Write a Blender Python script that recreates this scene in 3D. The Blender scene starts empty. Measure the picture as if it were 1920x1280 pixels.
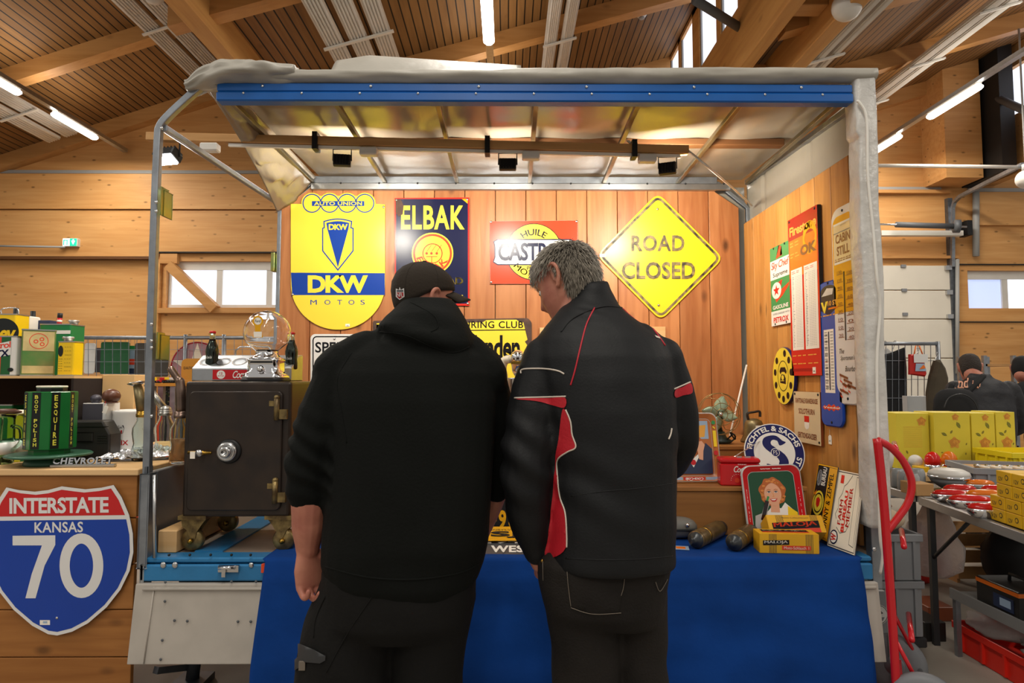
import bpy, math, random
import numpy as np
from mathutils import Vector, Matrix, noise
from mathutils.geometry import tessellate_polygon
from mathutils.bvhtree import BVHTree
random.seed(7)
PI = math.pi
scene = bpy.context.scene
COL = scene.collection
# ---------------------------------------------------------------- camera
F = 1200.0
CAM = Vector((0, 0, 1.38))
cd = bpy.data.cameras.new('camera'); cam = bpy.data.objects.new('camera', cd); COL.objects.link(cam)
cd.sensor_width = 36; cd.lens = F / 1920 * 36; cd.clip_start = .05; cd.clip_end = 200
PITCH = math.atan(72 / F); YAW = -math.atan(8 / F)
cam.location = CAM; cam.rotation_euler = (PI / 2 + PITCH, 0, YAW)
scene.camera = cam
CR = cam.rotation_euler.to_matrix()
def ray(px, py): return CR @ Vector(((px - 960) / F, -(py - 640) / F, -1))
def P(px, py, Y):                       # the point of the place seen at a pixel, at depth Y
    d = ray(px, py); return CAM + d * (Y / d.y)
def PZ(px, py, z):                      # the point on the level z
    d = ray(px, py); return CAM + d * ((z - CAM.z) / d.z)
# ---------------------------------------------------------------- world, exposure, hall light
scene.view_settings.view_transform = 'Standard'; scene.view_settings.look = 'None'
scene.view_settings.gamma = 1; scene.view_settings.use_curve_mapping = False
scene.view_settings.exposure = 0.2
w = bpy.data.worlds.new('world'); scene.world = w; w.use_nodes = True
w.node_tree.nodes['Background'].inputs[0].default_value = (1, .95, .88, 1)
w.node_tree.nodes['Background'].inputs[1].default_value = .34
def area(name, loc, rot, sx, sy, power, col=(1, .93, .82), spread=PI):
    l = bpy.data.lights.new(name, 'AREA'); l.shape = 'RECTANGLE'; l.size = sx; l.size_y = sy; l.energy = power; l.color = col; l.spread = spread
    o = bpy.data.objects.new(name, l); o.location = loc; o.rotation_euler = rot; COL.objects.link(o); return o
# the tubes of the hall that hang outside the picture, then lights along the far rows in view
for lx in (-7.8, -.25, 7.35):
    for ly in (-5, 0, 5): area('hall_tube', (lx, ly, 6.2), (0, 0, 0), .3, 3.4, 118)
for lx in (-7.8, -.25, 7.35): area('far_tube', (lx, 10.4, 5.9), (0, 0, 0), .3, 3.4, 150); area('added_uplight', (lx, 9.4, 6.14), (PI, 0, 0), .12, 4.5, 16)  # the upward lights are added to brighten the ceiling

# ---------------------------------------------------------------- materials
def C(h):
    h = h.lstrip('#'); v = [int(h[i:i + 2], 16) / 255 for i in (0, 2, 4)]
    return tuple([x / 12.92 if x <= .04045 else ((x + .055) / 1.055) ** 2.4 for x in v]) + (1,)
MATS = {}
def mat(name, col, rough=.5, metal=0, var=0, vs=8, bump=0, bs=40, emis=0, trans=0, spec=.5, coat=0, stretch=None, alpha=1, ior=1.45, island=0, sheen=0, vc=None):
    if name in MATS: return MATS[name]
    m = bpy.data.materials.new(name); m.use_nodes = True; nt = m.node_tree; b = nt.nodes['Principled BSDF']; L = nt.links.new
    c = C(col) if isinstance(col, str) else col
    b.inputs['Base Color'].default_value = c; b.inputs['Roughness'].default_value = rough; b.inputs['Metallic'].default_value = metal
    b.inputs['Specular IOR Level'].default_value = spec; b.inputs['IOR'].default_value = ior
    b.inputs['Transmission Weight'].default_value = trans; b.inputs['Coat Weight'].default_value = coat; b.inputs['Alpha'].default_value = alpha
    b.inputs['Sheen Weight'].default_value = sheen
    if emis: b.inputs['Emission Color'].default_value = c; b.inputs['Emission Strength'].default_value = emis
    tc = nt.nodes.new('ShaderNodeTexCoord'); mp = nt.nodes.new('ShaderNodeMapping'); L(tc.outputs['Object'], mp.inputs[0])
    if stretch: mp.inputs['Scale'].default_value = stretch
    if var or island:
        n = nt.nodes.new('ShaderNodeTexNoise'); n.inputs['Scale'].default_value = vs; n.inputs['Detail'].default_value = 5; L(mp.outputs[0], n.inputs[0])
        mx = nt.nodes.new('ShaderNodeMix'); mx.data_type = 'RGBA'
        c2 = C(vc) if vc else tuple(x * max(0, 1 - 2 * var) for x in c[:3]) + (1,)
        mr = nt.nodes.new('ShaderNodeMapRange'); mr.inputs[1].default_value = .35; mr.inputs[2].default_value = .7; L(n.outputs[0], mr.inputs[0])
        L(mr.outputs[0], mx.inputs[0]); mx.inputs[6].default_value = c; mx.inputs[7].default_value = c2
        out = mx.outputs[2]
        if island:
            g = nt.nodes.new('ShaderNodeNewGeometry'); h = nt.nodes.new('ShaderNodeHueSaturation'); r2 = nt.nodes.new('ShaderNodeMapRange')
            r2.inputs[3].default_value = 1 - island; r2.inputs[4].default_value = 1 + island
            L(g.outputs['Random Per Island'], r2.inputs[0]); L(r2.outputs[0], h.inputs['Value']); L(out, h.inputs['Color']); out = h.outputs[0]
        L(out, b.inputs['Base Color'])
    if bump:
        n2 = nt.nodes.new('ShaderNodeTexNoise'); n2.inputs['Scale'].default_value = bs; n2.inputs['Detail'].default_value = 4; L(mp.outputs[0], n2.inputs[0])
        bp = nt.nodes.new('ShaderNodeBump'); bp.inputs['Strength'].default_value = bump; bp.inputs['Distance'].default_value = .02
        L(n2.outputs[0], bp.inputs['Height']); L(bp.outputs[0], b.inputs['Normal'])
    MATS[name] = m; return m
def wood(name, ca, cb, along=2, gs=1.0, knots=.5, rough=.55, island=.12, groove=None, slot='#0c0805', gw=.12, spec=.3, bands=None, kn=(2.2, 4.2)):
    """grain runs along axis `along`; groove=(axis, width, offset): dark joints painted between boards; bands the same, as a change of tone"""
    if name in MATS: return MATS[name]
    m = bpy.data.materials.new(name); m.use_nodes = True; nt = m.node_tree; b = nt.nodes['Principled BSDF']; L = nt.links.new; N = nt.nodes.new
    b.inputs['Roughness'].default_value = rough; b.inputs['Specular IOR Level'].default_value = spec
    tc = N('ShaderNodeTexCoord'); g = N('ShaderNodeNewGeometry')
    ad = N('ShaderNodeVectorMath'); ad.operation = 'ADD'; cm = N('ShaderNodeCombineXYZ'); ml = N('ShaderNodeMath'); ml.operation = 'MULTIPLY'; ml.inputs[1].default_value = 37
    L(g.outputs['Random Per Island'], ml.inputs[0]); [L(ml.outputs[0], cm.inputs[i]) for i in range(3)]
    L(tc.outputs['Object'], ad.inputs[0]); L(cm.outputs[0], ad.inputs[1])
    def mapped(s_along, s_cross):
        mp = N('ShaderNodeMapping'); sc = [s_cross] * 3; sc[along] = s_along; mp.inputs['Scale'].default_value = sc; L(ad.outputs[0], mp.inputs[0]); return mp.outputs[0]
    n1 = N('ShaderNodeTexNoise'); n1.inputs['Scale'].default_value = gs; n1.inputs['Detail'].default_value = 6; n1.inputs['Distortion'].default_value = .6; L(mapped(1.2, 16), n1.inputs[0])
    n2 = N('ShaderNodeTexNoise'); n2.inputs['Scale'].default_value = gs; n2.inputs['Detail'].default_value = 3; L(mapped(.5, 3), n2.inputs[0])
    av = N('ShaderNodeMath'); av.operation = 'ADD'; L(n1.outputs[0], av.inputs[0]); L(n2.outputs[0], av.inputs[1])
    mr = N('ShaderNodeMapRange'); mr.inputs[1].default_value = .75; mr.inputs[2].default_value = 1.3; L(av.outputs[0], mr.inputs[0])
    mx = N('ShaderNodeMix'); mx.data_type = 'RGBA'; L(mr.outputs[0], mx.inputs[0]); mx.inputs[6].default_value = C(ca); mx.inputs[7].default_value = C(cb); out = mx.outputs[2]
    def darken(fac, col):
        nonlocal out
        q = N('ShaderNodeMix'); q.data_type = 'RGBA'; L(fac, q.inputs[0]); L(out, q.inputs[6]); q.inputs[7].default_value = C(col) if isinstance(col, str) else col; out = q.outputs[2]
    if knots:
        v = N('ShaderNodeTexVoronoi'); v.inputs['Scale'].default_value = gs; v.inputs['Randomness'].default_value = 1; L(mapped(kn[0], kn[1]), v.inputs[0])
        k = N('ShaderNodeMapRange'); k.inputs[1].default_value = .05; k.inputs[2].default_value = .16; k.inputs[3].default_value = knots; k.inputs[4].default_value = 0; L(v.outputs['Distance'], k.inputs[0])
        darken(k.outputs[0], tuple(x * .22 for x in C(cb)[:3]) + (1,))
    if island:
        h = N('ShaderNodeHueSaturation'); r2 = N('ShaderNodeMapRange'); r2.inputs[3].default_value = 1 - island; r2.inputs[4].default_value = 1 + island
        src = g.outputs['Random Per Island']
        if bands:
            sx = N('ShaderNodeSeparateXYZ'); L(tc.outputs['Object'], sx.inputs[0]); d = N('ShaderNodeMath'); d.operation = 'DIVIDE'; L(sx.outputs[bands[0]], d.inputs[0]); d.inputs[1].default_value = bands[1]
            fl = N('ShaderNodeMath'); fl.operation = 'FLOOR'; L(d.outputs[0], fl.inputs[0]); wn = N('ShaderNodeTexWhiteNoise'); wn.noise_dimensions = '1D'; L(fl.outputs[0], wn.inputs['W']); src = wn.outputs['Value']
        L(src, r2.inputs[0]); L(r2.outputs[0], h.inputs['Value']); L(out, h.inputs['Color']); out = h.outputs[0]
    if groove:
        sx = N('ShaderNodeSeparateXYZ'); L(tc.outputs['Object'], sx.inputs[0]); d = N('ShaderNodeMath'); d.operation = 'DIVIDE'; L(sx.outputs[groove[0]], d.inputs[0]); d.inputs[1].default_value = groove[1]
        fr = N('ShaderNodeMath'); fr.operation = 'FRACT'; L(d.outputs[0], fr.inputs[0]); lt = N('ShaderNodeMath'); lt.operation = 'LESS_THAN'; L(fr.outputs[0], lt.inputs[0]); lt.inputs[1].default_value = gw
        darken(lt.outputs[0], slot)
    L(out, b.inputs['Base Color'])
    bp = N('ShaderNodeBump'); bp.inputs['Strength'].default_value = .15; bp.inputs['Distance'].default_value = .01; L(n1.outputs[0], bp.inputs['Height']); L(bp.outputs[0], b.inputs['Normal'])
    MATS[name] = m; return m
def M(name): return MATS[name]
# ---------------------------------------------------------------- text outlines
_TX = {}
def text_shape(s, bold=0.0, sp=1.0, sh=0):
    k = (s, bold, sp, sh)
    if k in _TX: return _TX[k]
    cu = bpy.data.curves.new('t', 'FONT'); cu.body = s; cu.offset = 0 if 'M' in s else bold; cu.space_character = sp; cu.resolution_u = 3; cu.shear = sh
    o = bpy.data.objects.new('t', cu); me = o.to_mesh()
    v = [(p.co.x, p.co.y) for p in me.vertices]; f = [tuple(p.vertices) for p in me.polygons]
    x0 = min(p[0] for p in v); x1 = max(p[0] for p in v); y0 = min(p[1] for p in v); y1 = max(p[1] for p in v)
    if 'M' in s and bold:                       # thickened by overlaid copies
        n = len(v); d_ = bold * .75; v = [(a + i * d_ * (y1 - y0), c) for i in (-1, 0, 1) for a, c in v]; f = [tuple(q + k_ * n for q in g) for k_ in range(3) for g in f]
    o.to_mesh_clear(); bpy.data.objects.remove(o); bpy.data.curves.remove(cu)
    x0 = min(p[0] for p in v); x1 = max(p[0] for p in v); v = [((a - x0) / (x1 - x0), (c - y0) / (y1 - y0)) for a, c in v]
    _TX[k] = (v, f, (x1 - x0) / (y1 - y0)); return _TX[k]
# ---------------------------------------------------------------- mesh builder
def rrect(x0, y0, x1, y1, r, n=5):
    out = []
    for cx, cy, a in ((x1 - r, y1 - r, 0), (x0 + r, y1 - r, PI / 2), (x0 + r, y0 + r, PI), (x1 - r, y0 + r, 1.5 * PI)):
        out += [(cx + r * math.cos(a + i * PI / 2 / n), cy + r * math.sin(a + i * PI / 2 / n)) for i in range(n + 1)]
    return out
def circ(cx, cy, r, n=40, ry=None, a0=0, a1=2 * PI):
    full = abs(a1 - a0) > 6.28
    return [(cx + r * math.cos(a0 + (a1 - a0) * i / (n if full else n - 1)), cy + (ry or r) * math.sin(a0 + (a1 - a0) * i / (n if full else n - 1))) for i in range(n)]
def smooth_line(pts, n=6, closed=False):
    pts = [Vector(p) for p in pts]; m = len(pts); out = []
    for i in range(m if closed else m - 1):
        g = lambda j: pts[j % m] if closed else pts[max(0, min(m - 1, j))]
        a, b, c, d = g(i - 1), g(i), g(i + 1), g(i + 2)
        for k in range(n):
            t = k / n; out.append(.5 * ((2 * b) + (c - a) * t + (2 * a - 5 * b + 4 * c - d) * t * t + (3 * b - a - 3 * c + d) * t ** 3))
    if not closed: out.append(pts[-1])
    return out
class MB:
    def __init__(s): s.v = []; s.f = []; s.m = []; s.sm = []; s.mats = []; s.T = None; s.pm = None
    def mi(s, m):
        if isinstance(m, str): m = MATS[m]
        if m not in s.mats: s.mats.append(m)
        return s.mats.index(m)
    def add(s, vs, fs, m, smooth=False):
        o = len(s.v); i = s.mi(m)
        s.v += [tuple(s.T @ Vector(p)) if s.T else tuple(p) for p in vs]
        for f in fs: s.f.append([o + k for k in f]); s.m.append(i); s.sm.append(smooth)
        return s
    def box(s, x0, y0, z0, x1, y1, z1, m, R=None, b=0):
        if b:
            pr = rrect(x0, y0, x1, y1, b, 2); return s.solid([(p[0], p[1]) for p in pr], z0, z1, m, bev=min(b, (z1 - z0) / 3))
        vs = [(x, y, z) for z in (z0, z1) for y in (y0, y1) for x in (x0, x1)]
        if R is not None:
            c = Vector(((x0 + x1) / 2, (y0 + y1) / 2, (z0 + z1) / 2)); vs = [c + R @ (Vector(p) - c) for p in vs]
        return s.add(vs, [(0, 2, 3, 1), (4, 5, 7, 6), (0, 1, 5, 4), (2, 6, 7, 3), (0, 4, 6, 2), (1, 3, 7, 5)], m)
    def solid(s, poly, z0, z1, m, ms=None, bev=0, smooth=False):     # xy outline extruded in z
        n = len(poly); ms = ms or m
        cx = sum(p[0] for p in poly) / n; cy = sum(p[1] for p in poly) / n
        def ins(d):
            out = []
            for i in range(n):
                a, b, c = Vector(poly[i - 1][:2]), Vector(poly[i][:2]), Vector(poly[(i + 1) % n][:2])
                t1 = (b - a); t2 = (c - b); t1 = t1.normalized() if t1.length > 1e-9 else t2.normalized(); t2 = t2.normalized() if t2.length > 1e-9 else t1
                nn = Vector((-t1.y - t2.y, t1.x + t2.x)); nn = nn.normalized() if nn.length > 1e-6 else Vector((0, 0))
                out.append((b.x + nn.x * d, b.y + nn.y * d))
            return out
        ar = sum(poly[i - 1][0] * poly[i][1] - poly[i][0] * poly[i - 1][1] for i in range(n))
        if ar < 0: poly = poly[::-1]
        levels = [(z0, 0), (z1, 0)] if not bev else [(z0, bev), (z0 + bev, 0), (z1 - bev, 0), (z1, bev)]
        vs = []
        for z, d in levels: vs += [(p[0], p[1], z) for p in (ins(d) if d else poly)]
        fs = []
        for k in range(len(levels) - 1): fs += [(k * n + i, k * n + (i + 1) % n, (k + 1) * n + (i + 1) % n, (k + 1) * n + i) for i in range(n)]
        s.add(vs, fs, ms, smooth)
        o = len(s.v) - len(vs)
        tr = tessellate_polygon([[Vector((p[0], p[1], 0)) for p in poly]])
        top = (len(levels) - 1) * n; i = s.mi(m)
        for t in tr:
            t = list(t); a, b, c = [Vector(poly[q][:2]) for q in t]
            if (b - a).cross(c - a) < 0: t = t[::-1]
            s.f.append([o + top + q for q in t]); s.f.append([o + q for q in t[::-1]]); s.m += [i, i]; s.sm += [False, False]
        return s
    def tube(s, path, r, m, n=10, closed=False, caps=True, flat=1.0, up=None):
        path = [Vector(p) for p in path]; k = len(path); rr = r if isinstance(r, (list, tuple)) else [r] * k
        vs = []; t0 = None; nrm = None
        for i, p in enumerate(path):
            a = path[i - 1] if (i or closed) else p; b = path[(i + 1) % k] if (i < k - 1 or closed) else p
            t = (b - a); t = t.normalized() if t.length > 1e-9 else Vector((0, 0, 1))
            if nrm is None:
                u = Vector(up) if up else (Vector((0, 0, 1)) if abs(t.z) < .9 else Vector((1, 0, 0)))
                nrm = (u - t * u.dot(t)).normalized()
            else:
                nrm = nrm - t * nrm.dot(t); nrm = nrm.normalized() if nrm.length > 1e-6 else t.orthogonal().normalized()
            bn = t.cross(nrm)
            for j in range(n):
                a_ = 2 * PI * (j + .5 * (n == 4)) / n; vs.append(p + nrm * (math.cos(a_) * rr[i] * flat) + bn * (math.sin(a_) * rr[i]))
        fs = []
        for i in range(k if closed else k - 1):
            q = (i + 1) % k; fs += [(i * n + j, i * n + (j + 1) % n, q * n + (j + 1) % n, q * n + j) for j in range(n)]
        if caps and not closed: fs += [tuple(range(n))[::-1], tuple((k - 1) * n + j for j in range(n))]
        return s.add(vs, fs, m, n > 4)
    def cyl(s, p0, p1, r, m, n=20, r1=None): return s.tube([p0, p1], [r, r if r1 is None else r1], m, n)
    def lathe(s, prof, m, n=28, c=(0, 0, 0), ax=None, smooth=True):   # prof [(r, h)] about z (or axis ax)
        R = Matrix.Identity(3) if ax is None else Vector((0, 0, 1)).rotation_difference(Vector(ax)).to_matrix(); c = Vector(c)
        vs = []
        for r, h in prof: vs += [c + R @ Vector((max(r, 1e-4) * math.cos(2 * PI * j / n), max(r, 1e-4) * math.sin(2 * PI * j / n), h)) for j in range(n)]
        fs = []
        for i in range(len(prof) - 1): fs += [(i * n + j, i * n + (j + 1) % n, (i + 1) * n + (j + 1) % n, (i + 1) * n + j) for j in range(n)]
        fs += [tuple(range(n))[::-1], tuple((len(prof) - 1) * n + j for j in range(n))]
        return s.add(vs, fs, m, smooth)
    def ball(s, c, r, m, n=16, sc=(1, 1, 1)):
        k = n // 2
        vs = []; c = Vector(c)
        pr = [(math.sin(PI * i / k), -math.cos(PI * i / k)) for i in range(k + 1)]
        for a, h in pr: vs += [c + Vector((max(a, 1e-3) * r * sc[0] * math.cos(2 * PI * j / n), max(a, 1e-3) * r * sc[1] * math.sin(2 * PI * j / n), h * r * sc[2])) for j in range(n)]
        fs = []
        for i in range(k): fs += [(i * n + j, i * n + (j + 1) % n, (i + 1) * n + (j + 1) % n, (i + 1) * n + j) for j in range(n)]
        fs += [tuple(range(n))[::-1], tuple(k * n + j for j in range(n))]
        return s.add(vs, fs, m, True)
    def loft(s, rings, m, cap=True, smooth=True, closed=True):
        n = len(rings[0]); vs = [p for r in rings for p in r]; fs = []
        for i in range(len(rings) - 1): fs += [(i * n + j, i * n + (j + 1) % n, (i + 1) * n + (j + 1) % n, (i + 1) * n + j) for j in range(n if closed else n - 1)]
        if cap and closed: fs += [tuple(range(n))[::-1], tuple((len(rings) - 1) * n + j for j in range(n))]
        return s.add(vs, fs, m, smooth)
    def grid(s, fn, nu, nv, m, smooth=True, th=0):
        vs = [fn(i / nu, j / nv) for j in range(nv + 1) for i in range(nu + 1)]
        fs = [(j * (nu + 1) + i, j * (nu + 1) + i + 1, (j + 1) * (nu + 1) + i + 1, (j + 1) * (nu + 1) + i) for j in range(nv) for i in range(nu)]
        return s.add(vs, fs, m, smooth)
    # ---- flat print on the local xy plane (through the optional map s.pm from drawing units)
    def _q(s, p, z):
        if s.pm: p = s.pm(p[0], p[1])
        return (p[0], p[1], z)
    def poly(s, pts, z, m):
        q = [Vector(s._q(p, z)) for p in pts]
        tr = tessellate_polygon([[Vector((p.x, p.y, 0)) for p in q]]); fs = []
        for t in tr:
            a, b, c = [q[k] for k in t]; fs.append(t if (b - a).cross(c - a).z > 0 else t[::-1])
        return s.add(q, fs, m)
    def rect(s, x0, y0, x1, y1, z, m, r=0): return s.poly(rrect(x0, y0, x1, y1, r) if r else [(x0, y0), (x1, y0), (x1, y1), (x0, y1)], z, m)
    def disc(s, cx, cy, r, z, m, n=40, ry=None): return s.poly(circ(cx, cy, r, n, ry), z, m)
    def stroke(s, pts, w, z, m, closed=False):
        pts = [Vector(p[:2]) for p in pts]; k = len(pts); L = []; R = []
        for i, p in enumerate(pts):
            a = pts[i - 1] if (i or closed) else p; b = pts[(i + 1) % k] if (i < k - 1 or closed) else p
            t1 = (p - a); t2 = (b - p); t1 = t1.normalized() if t1.length > 1e-9 else t2.normalized(); t2 = t2.normalized() if t2.length > 1e-9 else t1
            t = (t1 + t2); t = t.normalized() if t.length > 1e-6 else t1
            nn = Vector((-t.y, t.x)) * (w / 2 / max(.4, t.dot(t1))); L.append(p + nn); R.append(p - nn)
        q = [s._q(p, z) for p in L + R]; fs = []
        for i in range(k if closed else k - 1):
            j = (i + 1) % k; f = (k + i, k + j, j, i); a, b, c = [Vector(q[x]) for x in f[:3]]
            fs.append(f if (b - a).cross(c - a).z > 0 else f[::-1])
        return s.add(q, fs, m)
    def text(s, t, x0, y0, x1, y1, z, m, bold=.0, sp=1.0, rot=0, sh=0, warp=None):   # fills the box x0..x1 (reading direction) from baseline y0 to y1
        v, f, asp = text_shape(t, bold, sp, sh); q = []
        for a, b in v:
            if rot == 90: p = (x0 + (x1 - x0) * (1 - b), y0 + (y1 - y0) * a)     # reads upwards
            elif rot == -90: p = (x0 + (x1 - x0) * b, y1 - (y1 - y0) * a)
            else: p = (x0 + (x1 - x0) * a, y0 + (y1 - y0) * b)
            if warp: p = warp(*p)
            q.append(s._q(p, z))
        fs = []
        for g in f:
            a, b, c = [Vector(q[k]) for k in g[:3]]; fs.append(g if (b - a).cross(c - a).z > 0 else g[::-1])
        return s.add(q, fs, m)
    def arctext(s, t, cx, cy, r0, r1, a0, a1, z, m, bold=0, sp=1.0):      # letters from angle a0 to a1 (degrees) between radii
        v, f, asp = text_shape(t, bold, sp); q = []
        for a, b in v:
            an = math.radians(a0 + (a1 - a0) * a); r = r0 + (r1 - r0) * b; q.append(s._q((cx + r * math.cos(an), cy + r * math.sin(an)), z))
        fs = []
        for g in f:
            a, b, c = [Vector(q[k]) for k in g[:3]]; fs.append(g if (b - a).cross(c - a).z > 0 else g[::-1])
        return s.add(q, fs, m)
    # ---- link
    def mesh(s, name):
        me = bpy.data.meshes.new(name); me.from_pydata(s.v, [], s.f); me.validate(clean_customdata=False) if False else None
        for m in s.mats: me.materials.append(m)
        me.polygons.foreach_set('material_index', s.m); me.polygons.foreach_set('use_smooth', s.sm); me.update(); return me
    def build(s, name, parent=None, loc=None, mw=None, bev=0):
        o = bpy.data.objects.new(name, s.mesh(name)); COL.objects.link(o)
        if parent: o.parent = parent
        if loc is not None: o.location = loc
        if mw is not None: o.matrix_world = mw
        if bev:
            b = o.modifiers.new('b', 'BEVEL'); b.width = bev; b.segments = 2; b.limit_method = 'ANGLE'; b.angle_limit = .7
        return o
def tag(o, label, cat, group=None, kind=None):
    if label: o['label'] = label
    if cat: o['category'] = cat
    if group: o['group'] = group
    if kind: o['kind'] = kind
    return o
def struct(o): o['kind'] = 'structure'; return o
def thing(name, label, cat, loc=(0, 0, 0), rz=0, group=None, mw=None):
    o = bpy.data.objects.new(name, None); o.empty_display_size = .1; COL.objects.link(o); o.location = loc; o.rotation_euler = (0, 0, rz)
    if mw is not None: o.matrix_world = mw
    return tag(o, label, cat, group)
def dup(o, loc=None, rz=None, label=None, parent=None):
    c = o.copy(); COL.objects.link(c)
    if parent: c.parent = parent
    if loc is not None: c.location = loc
    if rz is not None: c.rotation_euler = (0, 0, rz)
    if label: c['label'] = label
    for ch in list(o.children): dup(ch, parent=c)
    return c
class Fr:        # a flat place for a sign: origin, reading direction u, outward normal n
    def __init__(s, o, u, n):
        s.o = Vector(o); s.u = Vector(u).normalized(); s.n = Vector(n).normalized(); s.v = s.n.cross(s.u).normalized(); s.u = s.v.cross(s.n)
        s.mw = Matrix(((s.u.x, s.v.x, s.n.x, s.o.x), (s.u.y, s.v.y, s.n.y, s.o.y), (s.u.z, s.v.z, s.n.z, s.o.z), (0, 0, 0, 1)))
    def px(s, x, y):
        d = ray(x, y); t = (s.o - CAM).dot(s.n) / d.dot(s.n); q = CAM + d * t - s.o; return (q.dot(s.u), q.dot(s.v))
def xf(x, y, z, rx=0, ry=0, rz=0):
    from mathutils import Euler
    return Matrix.Translation((x, y, z)) @ Euler((rx, ry, rz)).to_matrix().to_4x4()
def fuse(mb, voxel, it=4, fac=.5):     # overlapping closed shapes -> one continuous skin
    o = bpy.data.objects.new('tmp', mb.mesh('tmp')); COL.objects.link(o)
    r = o.modifiers.new('r', 'REMESH'); r.mode = 'VOXEL'; r.voxel_size = voxel
    if it: q = o.modifiers.new('s', 'SMOOTH'); q.iterations = it; q.factor = fac
    bpy.context.view_layer.update(); dg = bpy.context.evaluated_depsgraph_get()
    me = bpy.data.meshes.new_from_object(o.evaluated_get(dg)); bpy.data.objects.remove(o)
    me.polygons.foreach_set('use_smooth', [True] * len(me.polygons)); me.materials.clear(); return me
# ================================================================ materials
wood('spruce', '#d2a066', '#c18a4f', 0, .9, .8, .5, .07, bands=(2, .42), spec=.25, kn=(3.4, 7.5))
wood('spruce_beam', '#d3a05f', '#bb8549', 1, .8, .3, .5, .08)
wood('spruce_cross', '#c6935a', '#ae7a42', 0, .8, .3, .5, .08)
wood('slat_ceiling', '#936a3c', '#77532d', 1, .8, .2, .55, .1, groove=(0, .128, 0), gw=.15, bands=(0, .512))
wood('board_red', '#b97b4b', '#96582e', 2, 1.6, .85, .42, .16, spec=.4, kn=(1.7, 3.4))
wood('board_side', '#cf9552', '#ac7133', 2, 1.6, .7, .45, .14, spec=.4, kn=(1.8, 3.6))
wood('counter_front', '#a9713a', '#8a5526', 0, 1.5, .6, .5, .1)
wood('ply_pale', '#dcb684', '#c99d66', 0, 1.2, .1, .5, .06)
wood('batten', '#c79a66', '#ad7f4c', 0, 1.6, .3, .5, .1)
wood('batten_dark', '#6b4424', '#50321a', 0, 1.6, .3, .6, .1)
wood('step_wood', '#a9743f', '#84562b', 0, 1.3, .9, .5, .14)
mat('concrete', '#9d958a', .55, var=.12, vs=1.3, bump=.05, bs=30)
mat('white_paint', '#e4e0d8', .45); mat('panel_white', '#d6d2cb', .4, var=.05, vs=3)
mat('door_white', '#d9d2c4', .5, var=.03, vs=2); mat('lamp', '#fff6e8', .5, emis=9); mat('lamp_mid', '#fff3e0', .5, emis=6)
mat('sky_pane', '#e9f0ff', .2, emis=1.15); mat('blue_pane', '#b9c8ee', .1, emis=.75)
mat('alu', '#b9bcc0', .35, 1, var=.06, vs=20); mat('galv', '#9a9fa6', .42, .85, var=.14, vs=14); mat('galv_dark', '#6f747b', .45, .8, var=.15, vs=14)
mat('steel', '#c8c8c8', .25, 1); mat('chrome', '#e6e6e8', .06, 1); mat('black', '#0d0d0e', .5); mat('black_gloss', '#0c0c0d', .15)
mat('dark', '#1a1817', .6); mat('grey', '#7d7f83', .5, var=.05); mat('grey_trim', '#9a9a98', .5); mat('mid_grey', '#55585c', .5); mat('rubber', '#1c1c1d', .75)
mat('white', '#efece5', .4); mat('offwhite', '#e3d9c6', .5); mat('paper', '#f0e9dd', .7); mat('green_exit', '#22c98b', .3, emis=1.2); mat('white_lit', '#f4fff9', .3, emis=1.3)
mat('red', '#c4161c', .35); mat('orange', '#e8731c', .4); mat('yellow', '#f2cf1d', .35); mat('blue', '#1c4fae', .35); mat('green', '#1f7a3d', .4)
mat('brass', '#b08a3c', .3, 1, var=.1, vs=30); mat('zinc', '#a89a4c', .32, .9, var=.3, vs=9, vc='#7d9a6a')
mat('glass', '#ffffff', .02, trans=1, ior=1.45); mat('glass_thin', '#eef6f2', .03, trans=1, ior=1.12); mat('glass_green', '#d3f0de', .04, trans=1, ior=1.2)
mat('card', '#d9b27c', .7, var=.06, vs=4); mat('card_dark', '#b78d5b', .8)
# ================================================================ the hall
def slab(name, x0, x1, fz, y0, y1, th, m):
    mb = MB(); q = [(x0, y0, fz(x0)), (x1, y0, fz(x1)), (x1, y1, fz(x1)), (x0, y1, fz(x0))]
    mb.add(q + [(a, b, c + th) for a, b, c in q], [(0, 3, 2, 1), (4, 5, 6, 7), (0, 1, 5, 4), (1, 2, 6, 5), (2, 3, 7, 6), (3, 0, 4, 7)], m)
    return struct(mb.build(name))
fl = lambda x: 9.41 + .338 * x
fm = lambda x: 7.076 + .285 * x
fr_ = lambda x: 4.94 + .30 * x
struct(MB().box(-16, -8, -.1, 16, 13.3, 0, 'concrete').build('floor'))
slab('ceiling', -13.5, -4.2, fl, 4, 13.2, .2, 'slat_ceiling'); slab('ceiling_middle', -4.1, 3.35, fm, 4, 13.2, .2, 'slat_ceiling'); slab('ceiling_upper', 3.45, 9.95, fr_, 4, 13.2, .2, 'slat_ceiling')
def purlin(n, f, x0, x1, y, m='spruce_cross'): slab('trim_%d' % n, x0, x1, lambda x: f(x) - .28, y - .11, y + .11, .3, m)
k = 1
for f, x0, x1, ys in ((fl, -13.5, -4.2, (10.55, 7.9, 12.9)), (fm, -4.1, 3.35, (10.2, 7.6, 12.9)), (fr_, 3.45, 9.95, (10.4, 7.8, 12.9))):
    for y in ys: purlin(k, f, x0, x1, y); k += 1
def beam(x0, x1, z0, z1, y0, y1, m='spruce_beam'):
    global k; o = struct(MB().box(x0, y0, z0, x1, y1, z1, m).build('trim_%d' % k, bev=.012)); k += 1; return o
beam(-3.84, -3.6, 5.6, 6.05, 4, 12.95); beam(-4.3, -4.12, 6.6, 7.2, 4, 12.95)
for y in (6.4, 8.2, 10, 11.8): beam(-4.3, -3.72, 6.06, 6.3, y, y + .2, 'spruce_cross')
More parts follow.
